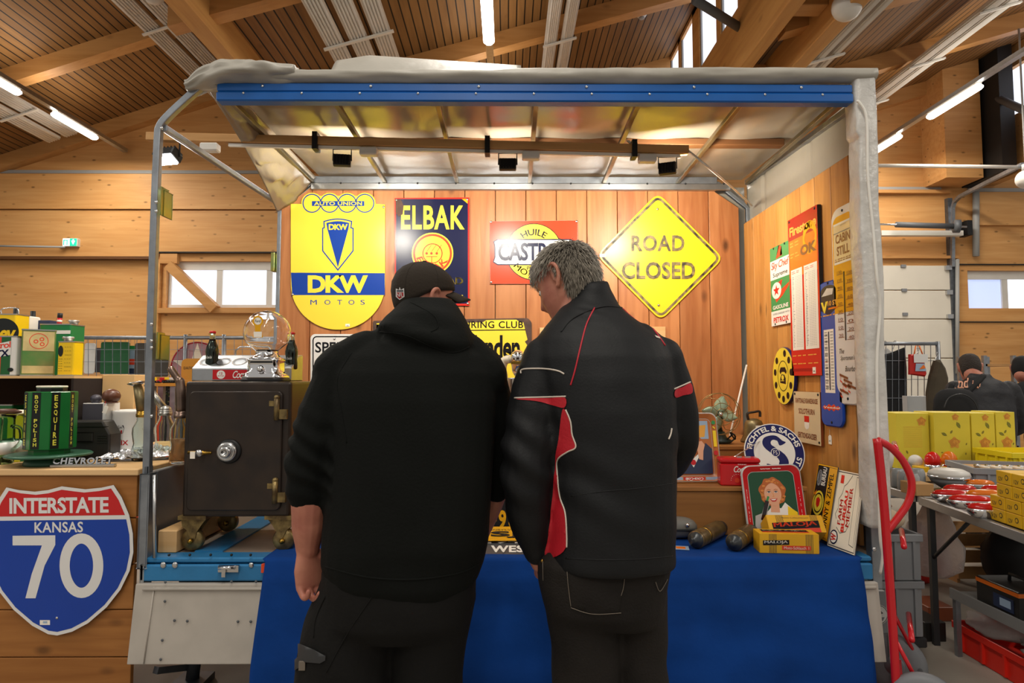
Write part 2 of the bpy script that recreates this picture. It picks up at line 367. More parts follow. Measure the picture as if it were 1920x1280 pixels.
beam(3.16, 3.34, 5.62, 6.5, 4, 12.95); beam(3.75, 3.95, 5.5, 6.0, 4, 12.95)
for y in (5.4, 7.2, 9, 10.8): beam(3.34, 3.75, 5.75, 5.95, y, y + .25, 'spruce_cross')
# clerestory between the middle and the upper roof
WX = 3.35
mb = MB()
for y0, y1 in ((4, 9.0), (9.75, 9.95), (10.85, 11.25), (12.05, 12.2), (12.85, 13)): mb.box(WX, y0, 6.1, WX + .15, y1, 8.1, 'spruce_beam')
mb.box(WX, 4, 6.1, WX + .15, 13, 6.55, 'spruce_cross'); mb.box(WX, 4, 7.95, WX + .15, 13, 8.1, 'spruce_cross')
struct(mb.build('wall_clerestory'))
n = 3
for y0, y1 in ((9.0, 9.75), (9.95, 10.85), (12.2, 12.85), (11.25, 12.05)):
    mb = MB(); mb.box(WX + .05, y0, 6.55, WX + .07, y1, 7.95, 'sky_pane')
    for a, b in ((y0, y0 + .05), (y1 - .05, y1)): mb.box(WX + .02, a, 6.55, WX + .1, b, 7.95, 'grey_trim')
    mb.box(WX + .02, y0, 6.55, WX + .1, y1, 6.61, 'grey_trim'); struct(mb.build('window_%d' % n)); n += 1
ro = MB().cyl(P(1303, 0, 7.9), P(1400, 60, 8.6), .06, 'mid_grey').build('brace_rod'); tag(ro, 'dark steel brace rod across the high clerestory windows', 'rod')
# back wall with its openings
WY = 13.0
def wx(px): return P(px, 700, WY).x
def wz(py): return P(960, py, WY).z
def wp(mb, x0, y0, x1, y1, d0, d1, m): mb.box(wx(x0), WY - d1, wz(y1), wx(x1), WY - d0, wz(y0), m)
mb = MB(); L_, R_ = -14, 15
zt, zb = wz(490), wz(577); rt, rb = wz(506), wz(589)
xl0, xl1 = wx(306), wx(640); xr0, xr1 = wx(1822), wx(2010)
mb.box(L_, WY, zt, R_, WY + .3, 9.4, 'spruce')
mb.box(L_, WY, 0, R_, WY + .3, zb, 'spruce')
for a, b in ((L_, xl0), (xl1, xr0), (xr1, R_)): mb.box(a, WY, zb, b, WY + .3, zt, 'spruce')
mb.box(xr0, WY, rt, xr1, WY + .3, zt, 'spruce')
struct(mb.build('wall_back'))
def window(nm, x0, x1, z0, z1, mull, pane):
    mb = MB()
    for i, (a, b) in enumerate(zip([x0] + mull, mull + [x1])): mb.box(a + .02, WY + .13, z0 + .02, b - .02, WY + .15, z1 - .02, pane if isinstance(pane, str) else pane[i % len(pane)])
    o = struct(mb.build(nm)); f = MB()
    for a in [x0] + mull + [x1]: f.box(a - .06, WY + .09, z0, a + .06, WY + .19, z1, 'panel_white')
    f.box(x0, WY + .08, z0, x1, WY + .2, z0 + .07, 'panel_white'); f.box(x0, WY + .08, z1 - .17, x1, WY + .2, z1, 'panel_white')
    f.build('window_frame', o); return o
window('window_1', xl0, xl1, zb, zt, [wx(403), wx(498), wx(580)], 'sky_pane')
window('window_2', xr0, xr1, rb, rt, [wx(1898)], ['blue_pane', 'sky_pane'])
def trim(x0, y0, x1, y1, d, m):
    global k; mb = MB(); wp(mb, x0, y0, x1, y1, 0, d, m); struct(mb.build('trim_%d' % k)); k += 1
trim(-300, 322, 560, 328, .05, 'grey_trim'); trim(1640, 350, 1776, 356, .05, 'grey_trim'); trim(1828, 352, 2100, 359, .05, 'grey_trim')
trim(-300, 330, 560, 395, .1, 'spruce'); trim(-300, 397, 290, 484, .06, 'spruce'); trim(290, 397, 560, 474, .06, 'spruce'); trim(-300, 484, 284, 489, .16, 'batten_dark')  # the last strip is dark to stand in for the shaded gap above the panel
trim(284, 489, 298, 860, .1, 'spruce_beam'); trim(290, 579, 560, 588, .12, 'spruce_cross'); trim(284, 474, 560, 476, .1, 'dark'); trim(298, 478, 330, 496, .1, 'spruce_cross')
trim(1640, 357, 1790, 363, .12, 'spruce_cross'); trim(1640, 480, 1800, 485, .12, 'spruce_cross'); trim(1838, 360, 2100, 422, .08, 'spruce'); trim(1796, 494, 2100, 496, .04, 'dark'); trim(1788, 602, 2100, 604, .03, 'dark')
a, b = P(318, 497, WY - .1), P(404, 580, WY - .1)
mb = MB(); mb.tube([a, b], .13, 'spruce_cross', 4); struct(mb.build('trim_%d' % k)); k += 1
# pier and side wall under the high right clerestory
struct(MB().box(8.62, 12.3, 5.35, 9.35, 13, 8, 'spruce').build('wall_pier')); struct(MB().box(9.42, 11.9, 5.35, 9.7, 13, 8, 'dark').build('trim_%d' % k)); k += 1
mb = MB(); mb.box(9.9, 6, 5.4, 10.1, 13, 6.55, 'spruce'); mb.box(9.9, 6, 7.5, 10.1, 13, 8.1, 'spruce'); mb.box(9.9, 12.75, 6.4, 10.1, 13, 7.6, 'spruce'); struct(mb.build('wall_right'))
struct(MB().box(10, 6, 6.5, 10.03, 12.75, 7.5, 'sky_pane').build('window_8'))
o = MB().cyl(P(1862, 180, 12.2), P(1960, 225, 10.6), .07, 'mid_grey').build('brace_rod'); tag(o, 'dark steel brace rod in front of the high side window', 'rod')
# sectional door
dz = [0, .9, 1.82, wz(598), wz(544), wz(497)]; mb = MB(); x0, x1 = wx(1480), wx(1786)
for a, b in zip(dz[:-1], dz[1:]): mb.box(x0, WY - .06, a + .008, x1, WY - .005, b - .008, 'door_white', b=.01)
d = struct(mb.build('door_1'))
for py in (497, 542, 587): MB().box(wx(1697) - .05, WY - .09, wz(py + 2) - .03, wx(1697) + .05, WY - .06, wz(py + 2) + .03, 'grey').build('hinge', d)
for py in (500, 546, 591): MB().box(wx(1780) - .06, WY - .12, wz(py + 2) - .05, wx(1780) + .06, WY - .06, wz(py + 2) + .04, 'steel').build('roller', d)
mb = MB(); wp(mb, 1784, 372, 1793, 860, 0, .1, 'galv_dark'); mb.build('guide_rail', d)
t = thing('door_lifting_gear', 'grey spring shaft and white rail above the sectional door', 'door gear', (wx(1720), WY - .2, wz(430)))
def wb(nm, par, x0, y0, x1, y1, d0, d1, m):
    mb = MB(); mb.T = Matrix.Translation(-par.location); wp(mb, x0, y0, x1, y1, d0, d1, m); return mb.build(nm, par)
wb('rail', t, 1646, 437, 1798, 446, .15, .3, 'white_paint')
mb = MB(); mb.T = Matrix.Translation(-t.location); mb.cyl(P(1680, 421, 12.5), P(1788, 424, 12.5), .055, 'mid_grey'); mb.build('spring', t)
mb = MB(); mb.T = Matrix.Translation(-t.location); mb.cyl(P(1640, 420, 12.5), P(1812, 425, 12.5), .02, 'steel'); mb.build('shaft', t)
mb = MB(); mb.T = Matrix.Translation(-t.location); mb.cyl(P(1788, 424, 12.5), P(1800, 424, 12.46), .13, 'mid_grey'); mb.build('drum', t)
wb('motor', t, 1803, 419, 1812, 446, .1, .35, 'black')
pth = [P(1786, 500, 12.87), P(1786, 390, 12.87), P(1790, 378, 12.8), P(1800, 368, 12.6), P(1850, 342, 11.8), P(1918, 308, 10.6)]
tag(MB().tube(pth, .045, 'galv', 4).build('track_rail'), 'bent galvanised door track rising towards the ceiling', 'rail')
tag(MB().cyl(P(1630, 310, 10.8), P(1916, 313, 10.7), .03, 'white_paint').build('track_tube'), 'thin white tube between the door tracks', 'tube')
tag(MB().cyl(P(1830, 360, 12.9), P(1830, 480, 12.9), .06, 'grey_trim').build('cable_duct'), 'vertical grey cable duct beside the sectional door', 'duct')
tag(MB().cyl(P(1795, 486, 12.85), P(1795, 700, 12.85), .035, 'grey_trim').build('cable_conduit'), 'slim pale conduit running down beside the door', 'conduit')
tag(MB().cyl(P(-60, 460, 12.85), P(122, 463, 12.85), .02, 'grey_trim').build('exit_cable_conduit'), 'thin grey conduit leading to the green exit sign', 'conduit')
# exit sign
t = thing('exit_sign', 'green and white lit emergency exit sign on the wooden wall', 'sign', P(134, 455, 12.9))
MB().box(-.15, -.05, -.085, .15, .05, .085, 'panel_white', b=.01).build('housing', t)
mb = MB(); mb.T = Matrix.Translation((0, -.052, 0)) @ Matrix.Rotation(PI / 2, 4, 'X')
mb.rect(-.14, -.075, 0, .075, .001, 'white_lit'); mb.rect(0, -.075, .14, .075, .001, 'green_exit'); mb.rect(-.13, -.06, -.04, .05, .002, 'green_exit')
mb.rect(-.105, -.06, -.06, .03, .003, 'white_lit'); mb.poly([(.03, .03), (.055, .03), (.055, .06), (.085, .06), (.085, .03), (.11, .03), (.07, -.05)], .002, 'white_lit'); mb.build('pictogram', t)
# radiant ceiling panels
def radiant(label, x0, x1, f, y0, y1, nstrip):
    xc = (x0 + x1) / 2; t = thing('radiant_heating_panel', label, 'heating panel', (xc, (y0 + y1) / 2, f(xc) - .42), 0)
    sl = (f(x1) - f(x0)) / (x1 - x0); T = Matrix.Rotation(-math.atan(sl), 4, 'Y'); h = (y1 - y0) / 2; wd = (x1 - x0) / math.cos(math.atan(sl)); sw = wd / nstrip
    for i in range(nstrip):
        mb = MB(); mb.T = T; a = -wd / 2 + i * sw; mb.box(a + .04, -h, -.01, a + sw - .04, h, .03, 'panel_white')
        for j in range(5): xx = a + .08 + (sw - .16) * j / 4; mb.tube([(xx, -h, -.014), (xx, h, -.014)], .02, 'panel_white', 6)
        mb.build('strip', t)
    y = -h + .4
    while y < h:
        mb = MB(); mb.T = T; mb.box(-wd / 2, y, -.06, wd / 2, y + .05, -.035, 'white_paint'); mb.build('cross_rail', t); y += 1.55
radiant('white ribbed heating panel running up to the tarp corner of the trailer', -5.92, -5.28, fl, 5, 12.6, 2)
radiant('white three-strip heating panel beside the centre tube, above the folded tarp corner', -2.53, -1.58, fm, 5, 12.6, 3)
radiant('pale two-strip heating panel between the centre tube lamp and the smoke detector', .56, 1.1, fm, 5, 12.6, 2)
radiant('short white heating panel below the end tube lamps of the side row', -8.95, -8.3, fl, 6, 12.2, 2)
radiant('white ribbed heating panel behind the hanging globe lamp', 3.98, 4.62, fr_, 5, 12.6, 3)
radiant('narrow pale heating panel beside the high side window', 6.5, 7.1, fr_, 5, 12.7, 2)
# tube lamps in rows under the roof
def lamp_row(x, y0, y1, z, tubes, rl, labels):
    o = MB().box(x - .05, y0, z + .03, x + .05, y1, z + .1, 'alu').build('lamp_rail'); tag(o, rl, 'rail')
    for (a, b), lb in zip(tubes, labels):
        t = thing('tube_lamp', lb, 'lamp', (x, (a + b) / 2, z), 0, 'tube lamps under the roof'); h = (b - a) / 2
        MB().solid(rrect(-.075, -h, .075, h, .07, 4), -.08, .0, 'lamp', bev=.03).build('diffuser', t); MB().box(-.05, -h + .05, 0, .05, h - .05, .03, 'white_paint').build('tray', t)
a, b = PZ(95, 208, 6).y, PZ(180, 256, 6).y
lamp_row(PZ(140, 232, 6).x, 6, 12.9, 6, [(a, b), (a - 2.1, a - .75)], 'aluminium lamp rail ending at the wooden wall near the exit sign', ['glowing tube lamp ending nearest the wooden wall above the exit sign', 'glowing tube lamp cut by the picture edge above the slatted roof panel'])
a = PZ(917, 77, 6).y
lamp_row(PZ(917, 77, 6).x, 5, 10.4, 6, [(a - 1.6, a)], 'aluminium lamp rail over the middle of the market trailer', ['glowing tube lamp hanging over the middle of the market trailer'])
a, b, c = PZ(1845, 155, 6).y, PZ(1738, 217, 6).y, PZ(1684, 250, 6).y
lamp_row(PZ(1790, 186, 6).x, 6, 12.9, 6, [(a, b), (c, c + 1.25)], 'aluminium lamp rail behind the wrapped trailer post', ['long glowing tube lamp in front of the wooden pier', 'glowing tube lamp half hidden by the wrapped trailer post'])
def globe(label, p, r, f=None):
    t = thing('globe_lamp', label, 'lamp', p); MB().ball((0, 0, 0), r, 'panel_white', 24).build('globe', t); MB().cyl((0, 0, r * .9), (0, 0, r + .1), r * .35, 'grey_trim').build('cap', t); MB().cyl((0, 0, r), (0, 0, f(p.x) - p.z - .3), .015, 'grey_trim', 8).build('stem', t)
globe('white globe lamp hanging below the big wooden girder', P(1588, 12, 6.9), .16, fr_); globe('white globe lamp at the end of the bent door track', P(1924, 336, 10.2), .15, fr_); globe('white globe lamp beside the heating panel, cut by the picture top', P(288, -12, 8.8), .15, fl)
for px, py, lb in ((1203, 28, 'small white smoke detector on the slatted ceiling over the trailer'), (1891, 44, 'small white smoke detector beside the narrow heating panel')):
    f = fm if px < 1300 else fr_; d = ray(px, py); lo, hi = 4, 13
    for _ in range(40):
        mid = (lo + hi) / 2; q = CAM + d * (mid / d.y); lo, hi = (mid, hi) if q.z < f(q.x) - .05 else (lo, mid)
    t = thing('smoke_detector', lb, 'smoke detector', CAM + d * (lo / d.y)); MB().lathe([(.05, -.05), (.07, -.03), (.09, .0), (.09, .05)], 'white_paint', 20).build('housing', t); MB().lathe([(.02, -.075), (.045, -.07), (.05, -.05)], 'grey_trim', 16).build('sensor_head', t)
# ================================================================ the market trailer
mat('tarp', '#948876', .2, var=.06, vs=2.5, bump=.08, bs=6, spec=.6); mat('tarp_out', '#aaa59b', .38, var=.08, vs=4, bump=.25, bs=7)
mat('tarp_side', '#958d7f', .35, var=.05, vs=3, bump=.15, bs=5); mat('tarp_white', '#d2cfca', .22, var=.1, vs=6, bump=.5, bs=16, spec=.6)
mat('rail_blue', '#0f5aa8', .35, var=.08, vs=5); mat('edge_blue', '#2b78ad', .35, var=.1, vs=6, bump=.05)
mat('deck_ply', '#8d7f72', .45, var=.12, vs=5); mat('side_alu', '#8f9092', .45, .6, var=.12, vs=5); mat('drop_white', '#b5ada3', .5, var=.07, vs=7)
mat('bow_steel', '#84785c', .35, .85, var=.25, vs=12, stretch=(1, .4, 1))
mat('cloth_blue', '#083c86', .85, var=.12, vs=4, bump=.25, bs=9, spec=.2)
mat('bottom_dark', '#232325', .7); mat('reflector', '#e2491a', .25)
def T_(root): return root.matrix_basis.inverted()
def part(root, name, mb, bev=0, sub=None, smooth=None):
    if sub is None: sub = root
    iv = T_(root); mb.v = [tuple(iv @ Vector(p)) for p in mb.v]; return mb.build(name, sub, bev=bev)
YF, YB = 2.75, 4.27
XL, XR = -1.53, 1.585
ZR = 2.65; ZQ = 2.71; ZD = .64
tr = thing('market_trailer', 'open box trailer with blue rails and grey tarp roof used as a market stall', 'trailer', (0.02, 3.5, 0))
# deck
part(tr, 'deck', MB().box(XL + .02, YF + .03, ZD - .03, XR, YB + .05, ZD - .004, 'deck_ply'))
mb = MB(); mb.box(XL, YF - .03, .545, XR - .055, YF + .02, .613, 'edge_blue', b=.006); mb.box(XL, YF - .022, .618, XR - .055, YF + .07, ZD, 'edge_blue', b=.006)
er = part(tr, 'front_edge_rail', mb)
part(tr, 'side_edge_rail', MB().box(XL + .18, YF + .07, ZD - .003, XL + .3, YB, ZD + .004, 'edge_blue'))
for px in (317, 356, 395, 434, 470): part(tr, 'rivet', MB().ball(P(px, 1040, YF - .03), .006, 'black', 8), sub=er)
for px, r in ((306, .013), (328, .013), (471, .011), (1605, .014)): q = P(px, 1059, YF - .032); part(tr, 'bolt', MB().ball(q, r, 'steel', 12, (1, .5, 1)), sub=er)
# left alu side, right edge, drop side
part(tr, 'side_board', MB().box(XL - .03, YF + .02, .6, XL, YB, .985, 'side_alu', b=.004))
part(tr, 'side_board', MB().box(XR + .02, YF + .02, .6, XR + .05, YB, 1.005, 'side_alu', b=.004))
def bolt(p, r=.008, sub=None, m='steel'): return part(tr, 'bolt', MB().ball(p, r, m, 8, (1, .5, 1)), sub=sub)
mb = MB(); d0, d1 = P(281, 1074, YF - .04), P(1634, 1082, YF - .04); zb_ = P(275, 1246, YF - .08).z
q = [(XL - .005, YF - .045, .54), (XR - .045, YF - .045, .54), (XR - .04, YF - .08, zb_), (XL - .01, YF - .08, zb_)]
mb.add(q + [(a, b + .025, c) for a, b, c in q], [(0, 3, 2, 1), (4, 5, 6, 7), (0, 1, 5, 4), (1, 2, 6, 5), (2, 3, 7, 6), (3, 0, 4, 7)], 'drop_white'); ds = part(tr, 'drop_side', mb, .004)
mb = MB(); mb.tube([(XL + .03, YF - .052, .522), (XR - .06, YF - .052, .522)], .007, 'drop_white', 6); part(tr, 'drop_side_lip', mb, sub=ds)
mb = MB(); mb.tube([(XL + .075, YF - .05, .53), (XL + .06, YF - .082, zb_ + .005)], .003, 'drop_white', 6); part(tr, 'drop_side_seam', mb, sub=ds)
for px, py in ((310, 1091), (309, 1127), (304, 1200), (301, 1236), (327, 1163), (351, 1164), (446, 1165), (470, 1165), (434, 1090), (480, 1090)):
    t_ = (py - 1074) / 172; bolt(P(px, py, YF - .05 - .035 * t_), .006, ds, 'mid_grey')
lt = part(tr, 'latch', MB().box(*P(408, 1073, YF - .045), *(P(450, 1058, YF - .03)), 'steel'), .002)
part(tr, 'latch_bolt', MB().cyl(P(410, 1064, YF - .05), P(440, 1064, YF - .05), .008, 'chrome', 10), sub=lt); part(tr, 'latch_tab', MB().box(*P(415, 1082, YF - .055), *P(424, 1066, YF - .047), 'steel'), sub=lt)
part(tr, 'reflector', MB().box(*P(489, 1074, YF - .05), *P(503, 1055, YF - .03), 'reflector'), .002)
# posts
mb = MB(); mb.tube(smooth_line([P(276, 900, YF), P(283, 640, YF), P(291, 400, YF), P(297, 262, YF), P(300, 240, YF), P(312, 222, YF), P(350, 186, YF), P(384, 158, YF), P(404, 151, YF), P(418, 150, YF)], 3), .021, 'galv', 4, up=(0, 1, 0)); lp = part(tr, 'corner_post', mb, .004)
mb = MB(); mb.box(*P(286, 905, YF + .02), *P(271, 875, YF - .025), 'galv_dark'); mb.box(*P(288, 1058, YF + .03), *P(264, 888, YF - .03), 'galv', b=.004); mb.box(*P(282, 1100, YF + .03), *P(264, 1058, YF - .03), 'grey_trim', b=.004); pf = part(tr, 'post_foot', mb)
part(tr, 'hinge', MB().cyl(P(290, 1045, YF - .03), P(290, 890, YF - .03), .008, 'steel', 8), sub=pf)
for py in (240, 379, 396, 608, 639, 652, 780): bolt(P({240: 303, 379: 293, 396: 293}.get(py, 284), py, YF - .028), .008, lp)
RP = (-1.525, YB - .03)
mb = MB(); mb.tube([(RP[0], RP[1], .6), (RP[0], RP[1], 2.53), (RP[0] + .03, RP[1], 2.56), (RP[0] + .2, RP[1], ZQ - .01), (RP[0] + .25, RP[1], ZQ)], .02, 'galv', 4, up=(0, 1, 0)); part(tr, 'corner_post', mb, .004)
mb = MB(); mb.tube([(XR + .03, YB - .03, .6), (XR + .03, YB - .03, 2.53), (XR, YB - .03, 2.56), (XR - .17, YB - .03, ZQ - .01), (XR - .22, YB - .03, ZQ)], .02, 'galv', 4, up=(0, 1, 0)); part(tr, 'corner_post', mb, .004)
X0, X1 = P(1621, 700, YF).x, P(1639, 700, YF).x
part(tr, 'corner_post', MB().box(X0, YF - .012, .5, X1, YF + .035, 2.62, 'galv', b=.004)); part(tr, 'post_foot', MB().box(X0 + .003, YF - .03, P(1630, 1104, YF).z, X1 - .003, YF + .035, .5, 'grey_trim', b=.004)); bolt(P(1639, 1030, YF - .03), .01)
part(tr, 'side_rail', MB().tube([P(308, 240, YF), (RP[0] + .01, RP[1], 2.545)], .019, 'galv', 4), .004)
# zinc hinge boxes on the posts
for nm, x0, y0, x1, y1, Y in (('a', 300, 357, 317, 403, YF), ('b', 291, 624, 312, 674, YF), ('c', 507, 476, 524, 508, YB - .05)):
    a, b = P(x0, y1, Y - .01), P(x1, y0, Y + .05); c = part(tr, 'hinge_box', MB().box(a.x, a.y, a.z, a.x + (b.x - a.x) * .7, b.y, b.z, 'zinc', b=.003))
    part(tr, 'hinge_box_lip', MB().box(a.x + (b.x - a.x) * .75, a.y + .02, a.z, b.x, b.y + .03, b.z - .01, 'zinc', b=.003), sub=c)
# blue front rail, rear rail, roof bows
xa, xb = P(412, 160, YF).x, P(1592, 165, YF).x
mb = MB(); mb.box(xa, YF - .03, ZR - .018, xb, YF + .02, ZR + .022, 'rail_blue', b=.006); mb.box(xa, YF - .036, ZR - .062, xb, YF + .02, ZR - .02, 'rail_blue', b=.006); br = part(tr, 'front_roof_rail', mb)
for i in range(11): bolt((xa + .12 + i * .252, YF - .037, ZR - .028), .006, br)
for i in range(6): bolt((xa + .2 + i * .47, YF - .032, ZR + .006), .007, br)
mb = MB(); mb.box(XL + .24, YB - .06, ZQ - .02, XR - .18, YB - .01, ZQ + .03, 'galv', b=.004); mb.box(XL + .22, YB - .08, ZQ - .068, XR - .1, YB - .02, ZQ - .022, 'alu', b=.004); rr_ = part(tr, 'rear_roof_rail', mb)
for i in range(11): part(tr, 'rail_slot', MB().ball((XL + .42 + i * .255, YB - .081, ZQ - .025), .007, 'black', 8), sub=rr_)
for fx, rx in ((421, 586), (621, 722), (817, 857), (1006, 993), (1203, 1132), (1400, 1270), (1584, 1400)):
    part(tr, 'roof_bow', MB().tube([(P(fx, 180, YF).x, YF + .02, ZR - .02), (P(rx, 340, YB - .06).x, YB - .06, ZQ - .01)], .017, 'bow_steel', 4, up=(0, 0, 1)), .003)
bx = [P(v, 258, 3.5).x for v in (520, 1467)]; part(tr, 'roof_batten', MB().box(bx[0], 3.47, ZR + .03, bx[1], 3.53, ZR + .07, 'batten_dark', b=.004))
# tarp roof with sag between the bows, hung with loose flaps
bows = [P(v, 180, YF).x for v in (421, 621, 817, 1006, 1203, 1400, 1600)]
def roof_pt(u, v, dz=0):
    x = XL + .26 + (XR - XL - .24) * u; y = YF - .02 + (YB - YF + .06) * v; s = 0
    for a, b in zip(bows[:-1], bows[1:]):
        if a <= x <= b: s = math.sin(PI * (x - a) / (b - a))
    z = ZR + .052 + .05 * v - .012 * s * math.sin(PI * v) + .006 * noise.noise((x * 3, y * 4, 1)) + .004 * noise.noise((x * 9, y * 7, 3)) + dz
    return (x, y, z)
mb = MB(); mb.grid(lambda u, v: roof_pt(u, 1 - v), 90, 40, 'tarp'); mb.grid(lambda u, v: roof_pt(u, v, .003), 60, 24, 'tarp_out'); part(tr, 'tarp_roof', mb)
def flap(u, v):                                        # loose triangle of tarp over the open side
    y = YF + (YB - .06 - YF) * u; a = Vector((XL + .3 - .05 * u, y, ZR + .03 + .05 * u)); b = Vector((XL + .2 - .2 * u ** 1.5, y - .02, ZR + .01 - .17 * u ** .8 + .02 * (1 - u)))
    q = a.lerp(b, v); f = math.sin(v * PI) * (.016 * math.sin(u * 17 + 4 * v) + .02 * noise.noise((u * 7, v * 3, 5)) + .01 * noise.noise((u * 18, v * 7, 2))) ; return q + Vector((f * .6, -.02 * math.sin(PI * v), -abs(f) - .03 * math.sin(PI * v) * u))
mb = MB(); mb.grid(flap, 60, 20, 'tarp'); o = part(tr, 'tarp_flap', mb); s = o.modifiers.new('s', 'SOLIDIFY'); s.thickness = .002
# rolled tarp edge above the blue rail
def roll(nm, xs, rfun, cfun, amp, seed, m='tarp_out'):
    mb = MB(); rings = []
    for x in xs:
        ry, rz = rfun(x); cy, cz = cfun(x); rg = []
        for j in range(28):
            a = 2 * PI * j / 28; d = 1 + amp * noise.noise((x * 5 + seed, math.cos(a) * 1.6, math.sin(a) * 1.6)) + amp * .6 * noise.noise((x * 13 + seed, math.cos(a) * 2.5, math.sin(a) * 2.5))
            rg.append((x, cy + ry * d * math.cos(a), cz + rz * d * math.sin(a)))
        rings.append(rg)
    mb.loft(rings, m); return part(tr, nm, mb)
roll('tarp_roll', np.linspace(P(440, 135, YF).x, P(1634, 135, YF).x, 110), lambda x: (.05, .033 + .004 * math.sin(x * 2.2)), lambda x: (YF - .005, ZR + .058 + .006 * x), .1, 2)
def crx(x):
    t = (x - P(362, 140, YF).x) / (P(560, 140, YF).x - P(362, 140, YF).x); t = min(1, max(0, t)); return t
roll('tarp_bunch', np.linspace(P(356, 140, YF).x, P(560, 140, YF).x, 50), lambda x: (.03 + .06 * math.sin(PI * min(1, crx(x) * .8 + .08)), .012 + .036 * math.sin(PI * min(.97, crx(x) * .75 + .1))), lambda x: (YF - .01, ZR + .01 + .055 * min(1, crx(x) * 3) ** .8), .38, 9)
roll('tarp_tail', np.linspace(P(366, 146, YF).x, P(404, 140, YF).x, 16), lambda x: (.02, .022), lambda x: (YF + .03, ZR + .015 + .03 * (x - P(366, 146, YF).x) / .09), .5, 15, 'tarp_white')
def topflap(u, v):
    q = P(640 + 336 * u, 106 + 24 * u + 14 * max(0, 1 - u * 6), YF + .24); s_ = math.sin(v * PI * .6); return (q.x, YF + .02 + .25 * v, (ZR + .06) * (1 - s_) + q.z * s_)
mb = MB(); mb.grid(topflap, 40, 12, 'tarp_out'); o = part(tr, 'tarp_loose_corner', mb); s = o.modifiers.new('s', 'SOLIDIFY'); s.thickness = .003
# wrapped post
def wrap(z):
    rg = []; a, b = P(1601, 400, YF).x, P(1642, 400, YF).x
    t = (2.70 - z) / 1.95; a += .008 * noise.noise((z * 2.2, 3, 1)) + (.012 if z < 2.45 else 0) ; b += .006 * noise.noise((z * 3, 8, 1)) + .004 * t
    for p in rrect(a, YF - .04, b, YF + .06, .012, 3): d = .006 * noise.noise((p[0] * 30, z * 9, p[1] * 30)); rg.append((p[0] + d, p[1] + d, z))
    return rg
mb = MB(); mb.loft([wrap(z) for z in np.linspace(P(1620, 986, YF).z, ZR + .07, 120)], 'tarp_white'); part(tr, 'tarp_sleeve', mb)
def sidet(y, z): return (XR + .045 + .006 * noise.noise((y * 4, z * 2.5, 2)) + (.008 if abs(y - 3.37) < .02 or abs(y - 3.98) < .02 else 0), y, z)
mb = MB(); mb.grid(lambda u, v: sidet(YF + .05 + (YB - YF - .05) * u, .98 + (ZR + .05 - .98) * v), 70, 40, 'tarp_side'); o = part(tr, 'tarp_wall', mb); s = o.modifiers.new('s', 'SOLIDIFY'); s.thickness = .004
mb = MB(); mb.grid(lambda u, v: (XL + .02 + (XR - XL + .02) * u, YB + .05 + .006 * noise.noise((u * 9, v * 6, 4)), .98 + (ZR + .05 - .98) * v), 60, 30, 'tarp_side'); o = part(tr, 'tarp_wall', mb); s = o.modifiers.new('s', 'SOLIDIFY'); s.thickness = .004
# right upper edge beam under the tarp
part(tr, 'side_roof_rail', MB().tube([(XR + .03, YF + .03, ZR + .0), (XR + .03, YB - .03, ZQ)], .022, 'galv', 4), .003)
# board walls
BY = YB - .05
mb = MB(); n = 15; bw = (1.552 - (XL + .02)) / n
for i in range(n):
    a = XL + .02 + i * bw; b = a + bw - .004; top = ZQ - .04
    ta = min(top, 2.50 + (a - XL) * .9, 2.52 + (1.56 - a) * 1.05); tb = min(top, 2.50 + (b - XL) * .9, 2.52 + (1.56 - b) * 1.05)
    mb.add([(a, BY, ZD), (b, BY, ZD), (b, BY, tb), (a, BY, ta), (a, BY + .02, ZD), (b, BY + .02, ZD), (b, BY + .02, tb), (a, BY + .02, ta)], [(0, 1, 2, 3), (4, 7, 6, 5), (0, 4, 5, 1), (1, 5, 6, 2), (2, 6, 7, 3), (3, 7, 4, 0)], 'board_red')
part(tr, 'rear_board_wall', mb, .003)
SX = 1.575
mb = MB(); ys = [2.9 + i * .164 for i in range(9)]
for a, b in zip(ys[:-1], ys[1:]): mb.box(SX, a, ZD, SX + .02, b - .004, 2.42 if b < 4.2 else 2.42, 'board_side')
part(tr, 'side_board_wall', mb, .003)
part(tr, 'wedge_block', MB().box(XL + .03, YF + .05, ZD, XL + .11, YF + .55, ZD + .095, 'ply_pale', b=.004))
# under the deck
mb = MB(); mb.box(XL + .1, YF + .1, .42, XR - .1, YF + .18, .6, 'bottom_dark'); mb.box(XL + .1, YB - .2, .42, XR - .1, YB - .1, .6, 'bottom_dark'); mb.box(XL + .2, YF + .15, .46, XL + .3, YB - .1, .6, 'bottom_dark'); mb.box(XR - .3, YF + .15, .46, XR - .2, YB - .1, .6, 'bottom_dark'); part(tr, 'chassis', mb)
for x in (XL + .1, XR - .2):
    for y in (YF + .25, YB - .25): part(tr, 'jack_leg', MB().tube([(x + .05, y, .5), (x, y, .03)], .03, 'galv_dark', 8).box(x - .07, y - .07, 0, x + .07, y + .07, .03, 'galv_dark'))
for x in (-.95, .95): wq = part(tr, 'wheel', MB().lathe([(.2, -.1), (.27, -.09), (.29, -.05), (.29, .05), (.27, .09), (.2, .1)], 'rubber', 30, (x, 3.55, .29), (1, 0, 0))); part(tr, 'rim', MB().lathe([(.1, -.08), (.2, -.06), (.2, .06), (.1, .08)], 'galv', 24, (x, 3.55, .29), (1, 0, 0)), sub=wq)
part(tr, 'support_leg', MB().tube([P(292, 1256, YF + .1), P(372, 1247, YF + .3)], .02, 'galv_dark', 4))
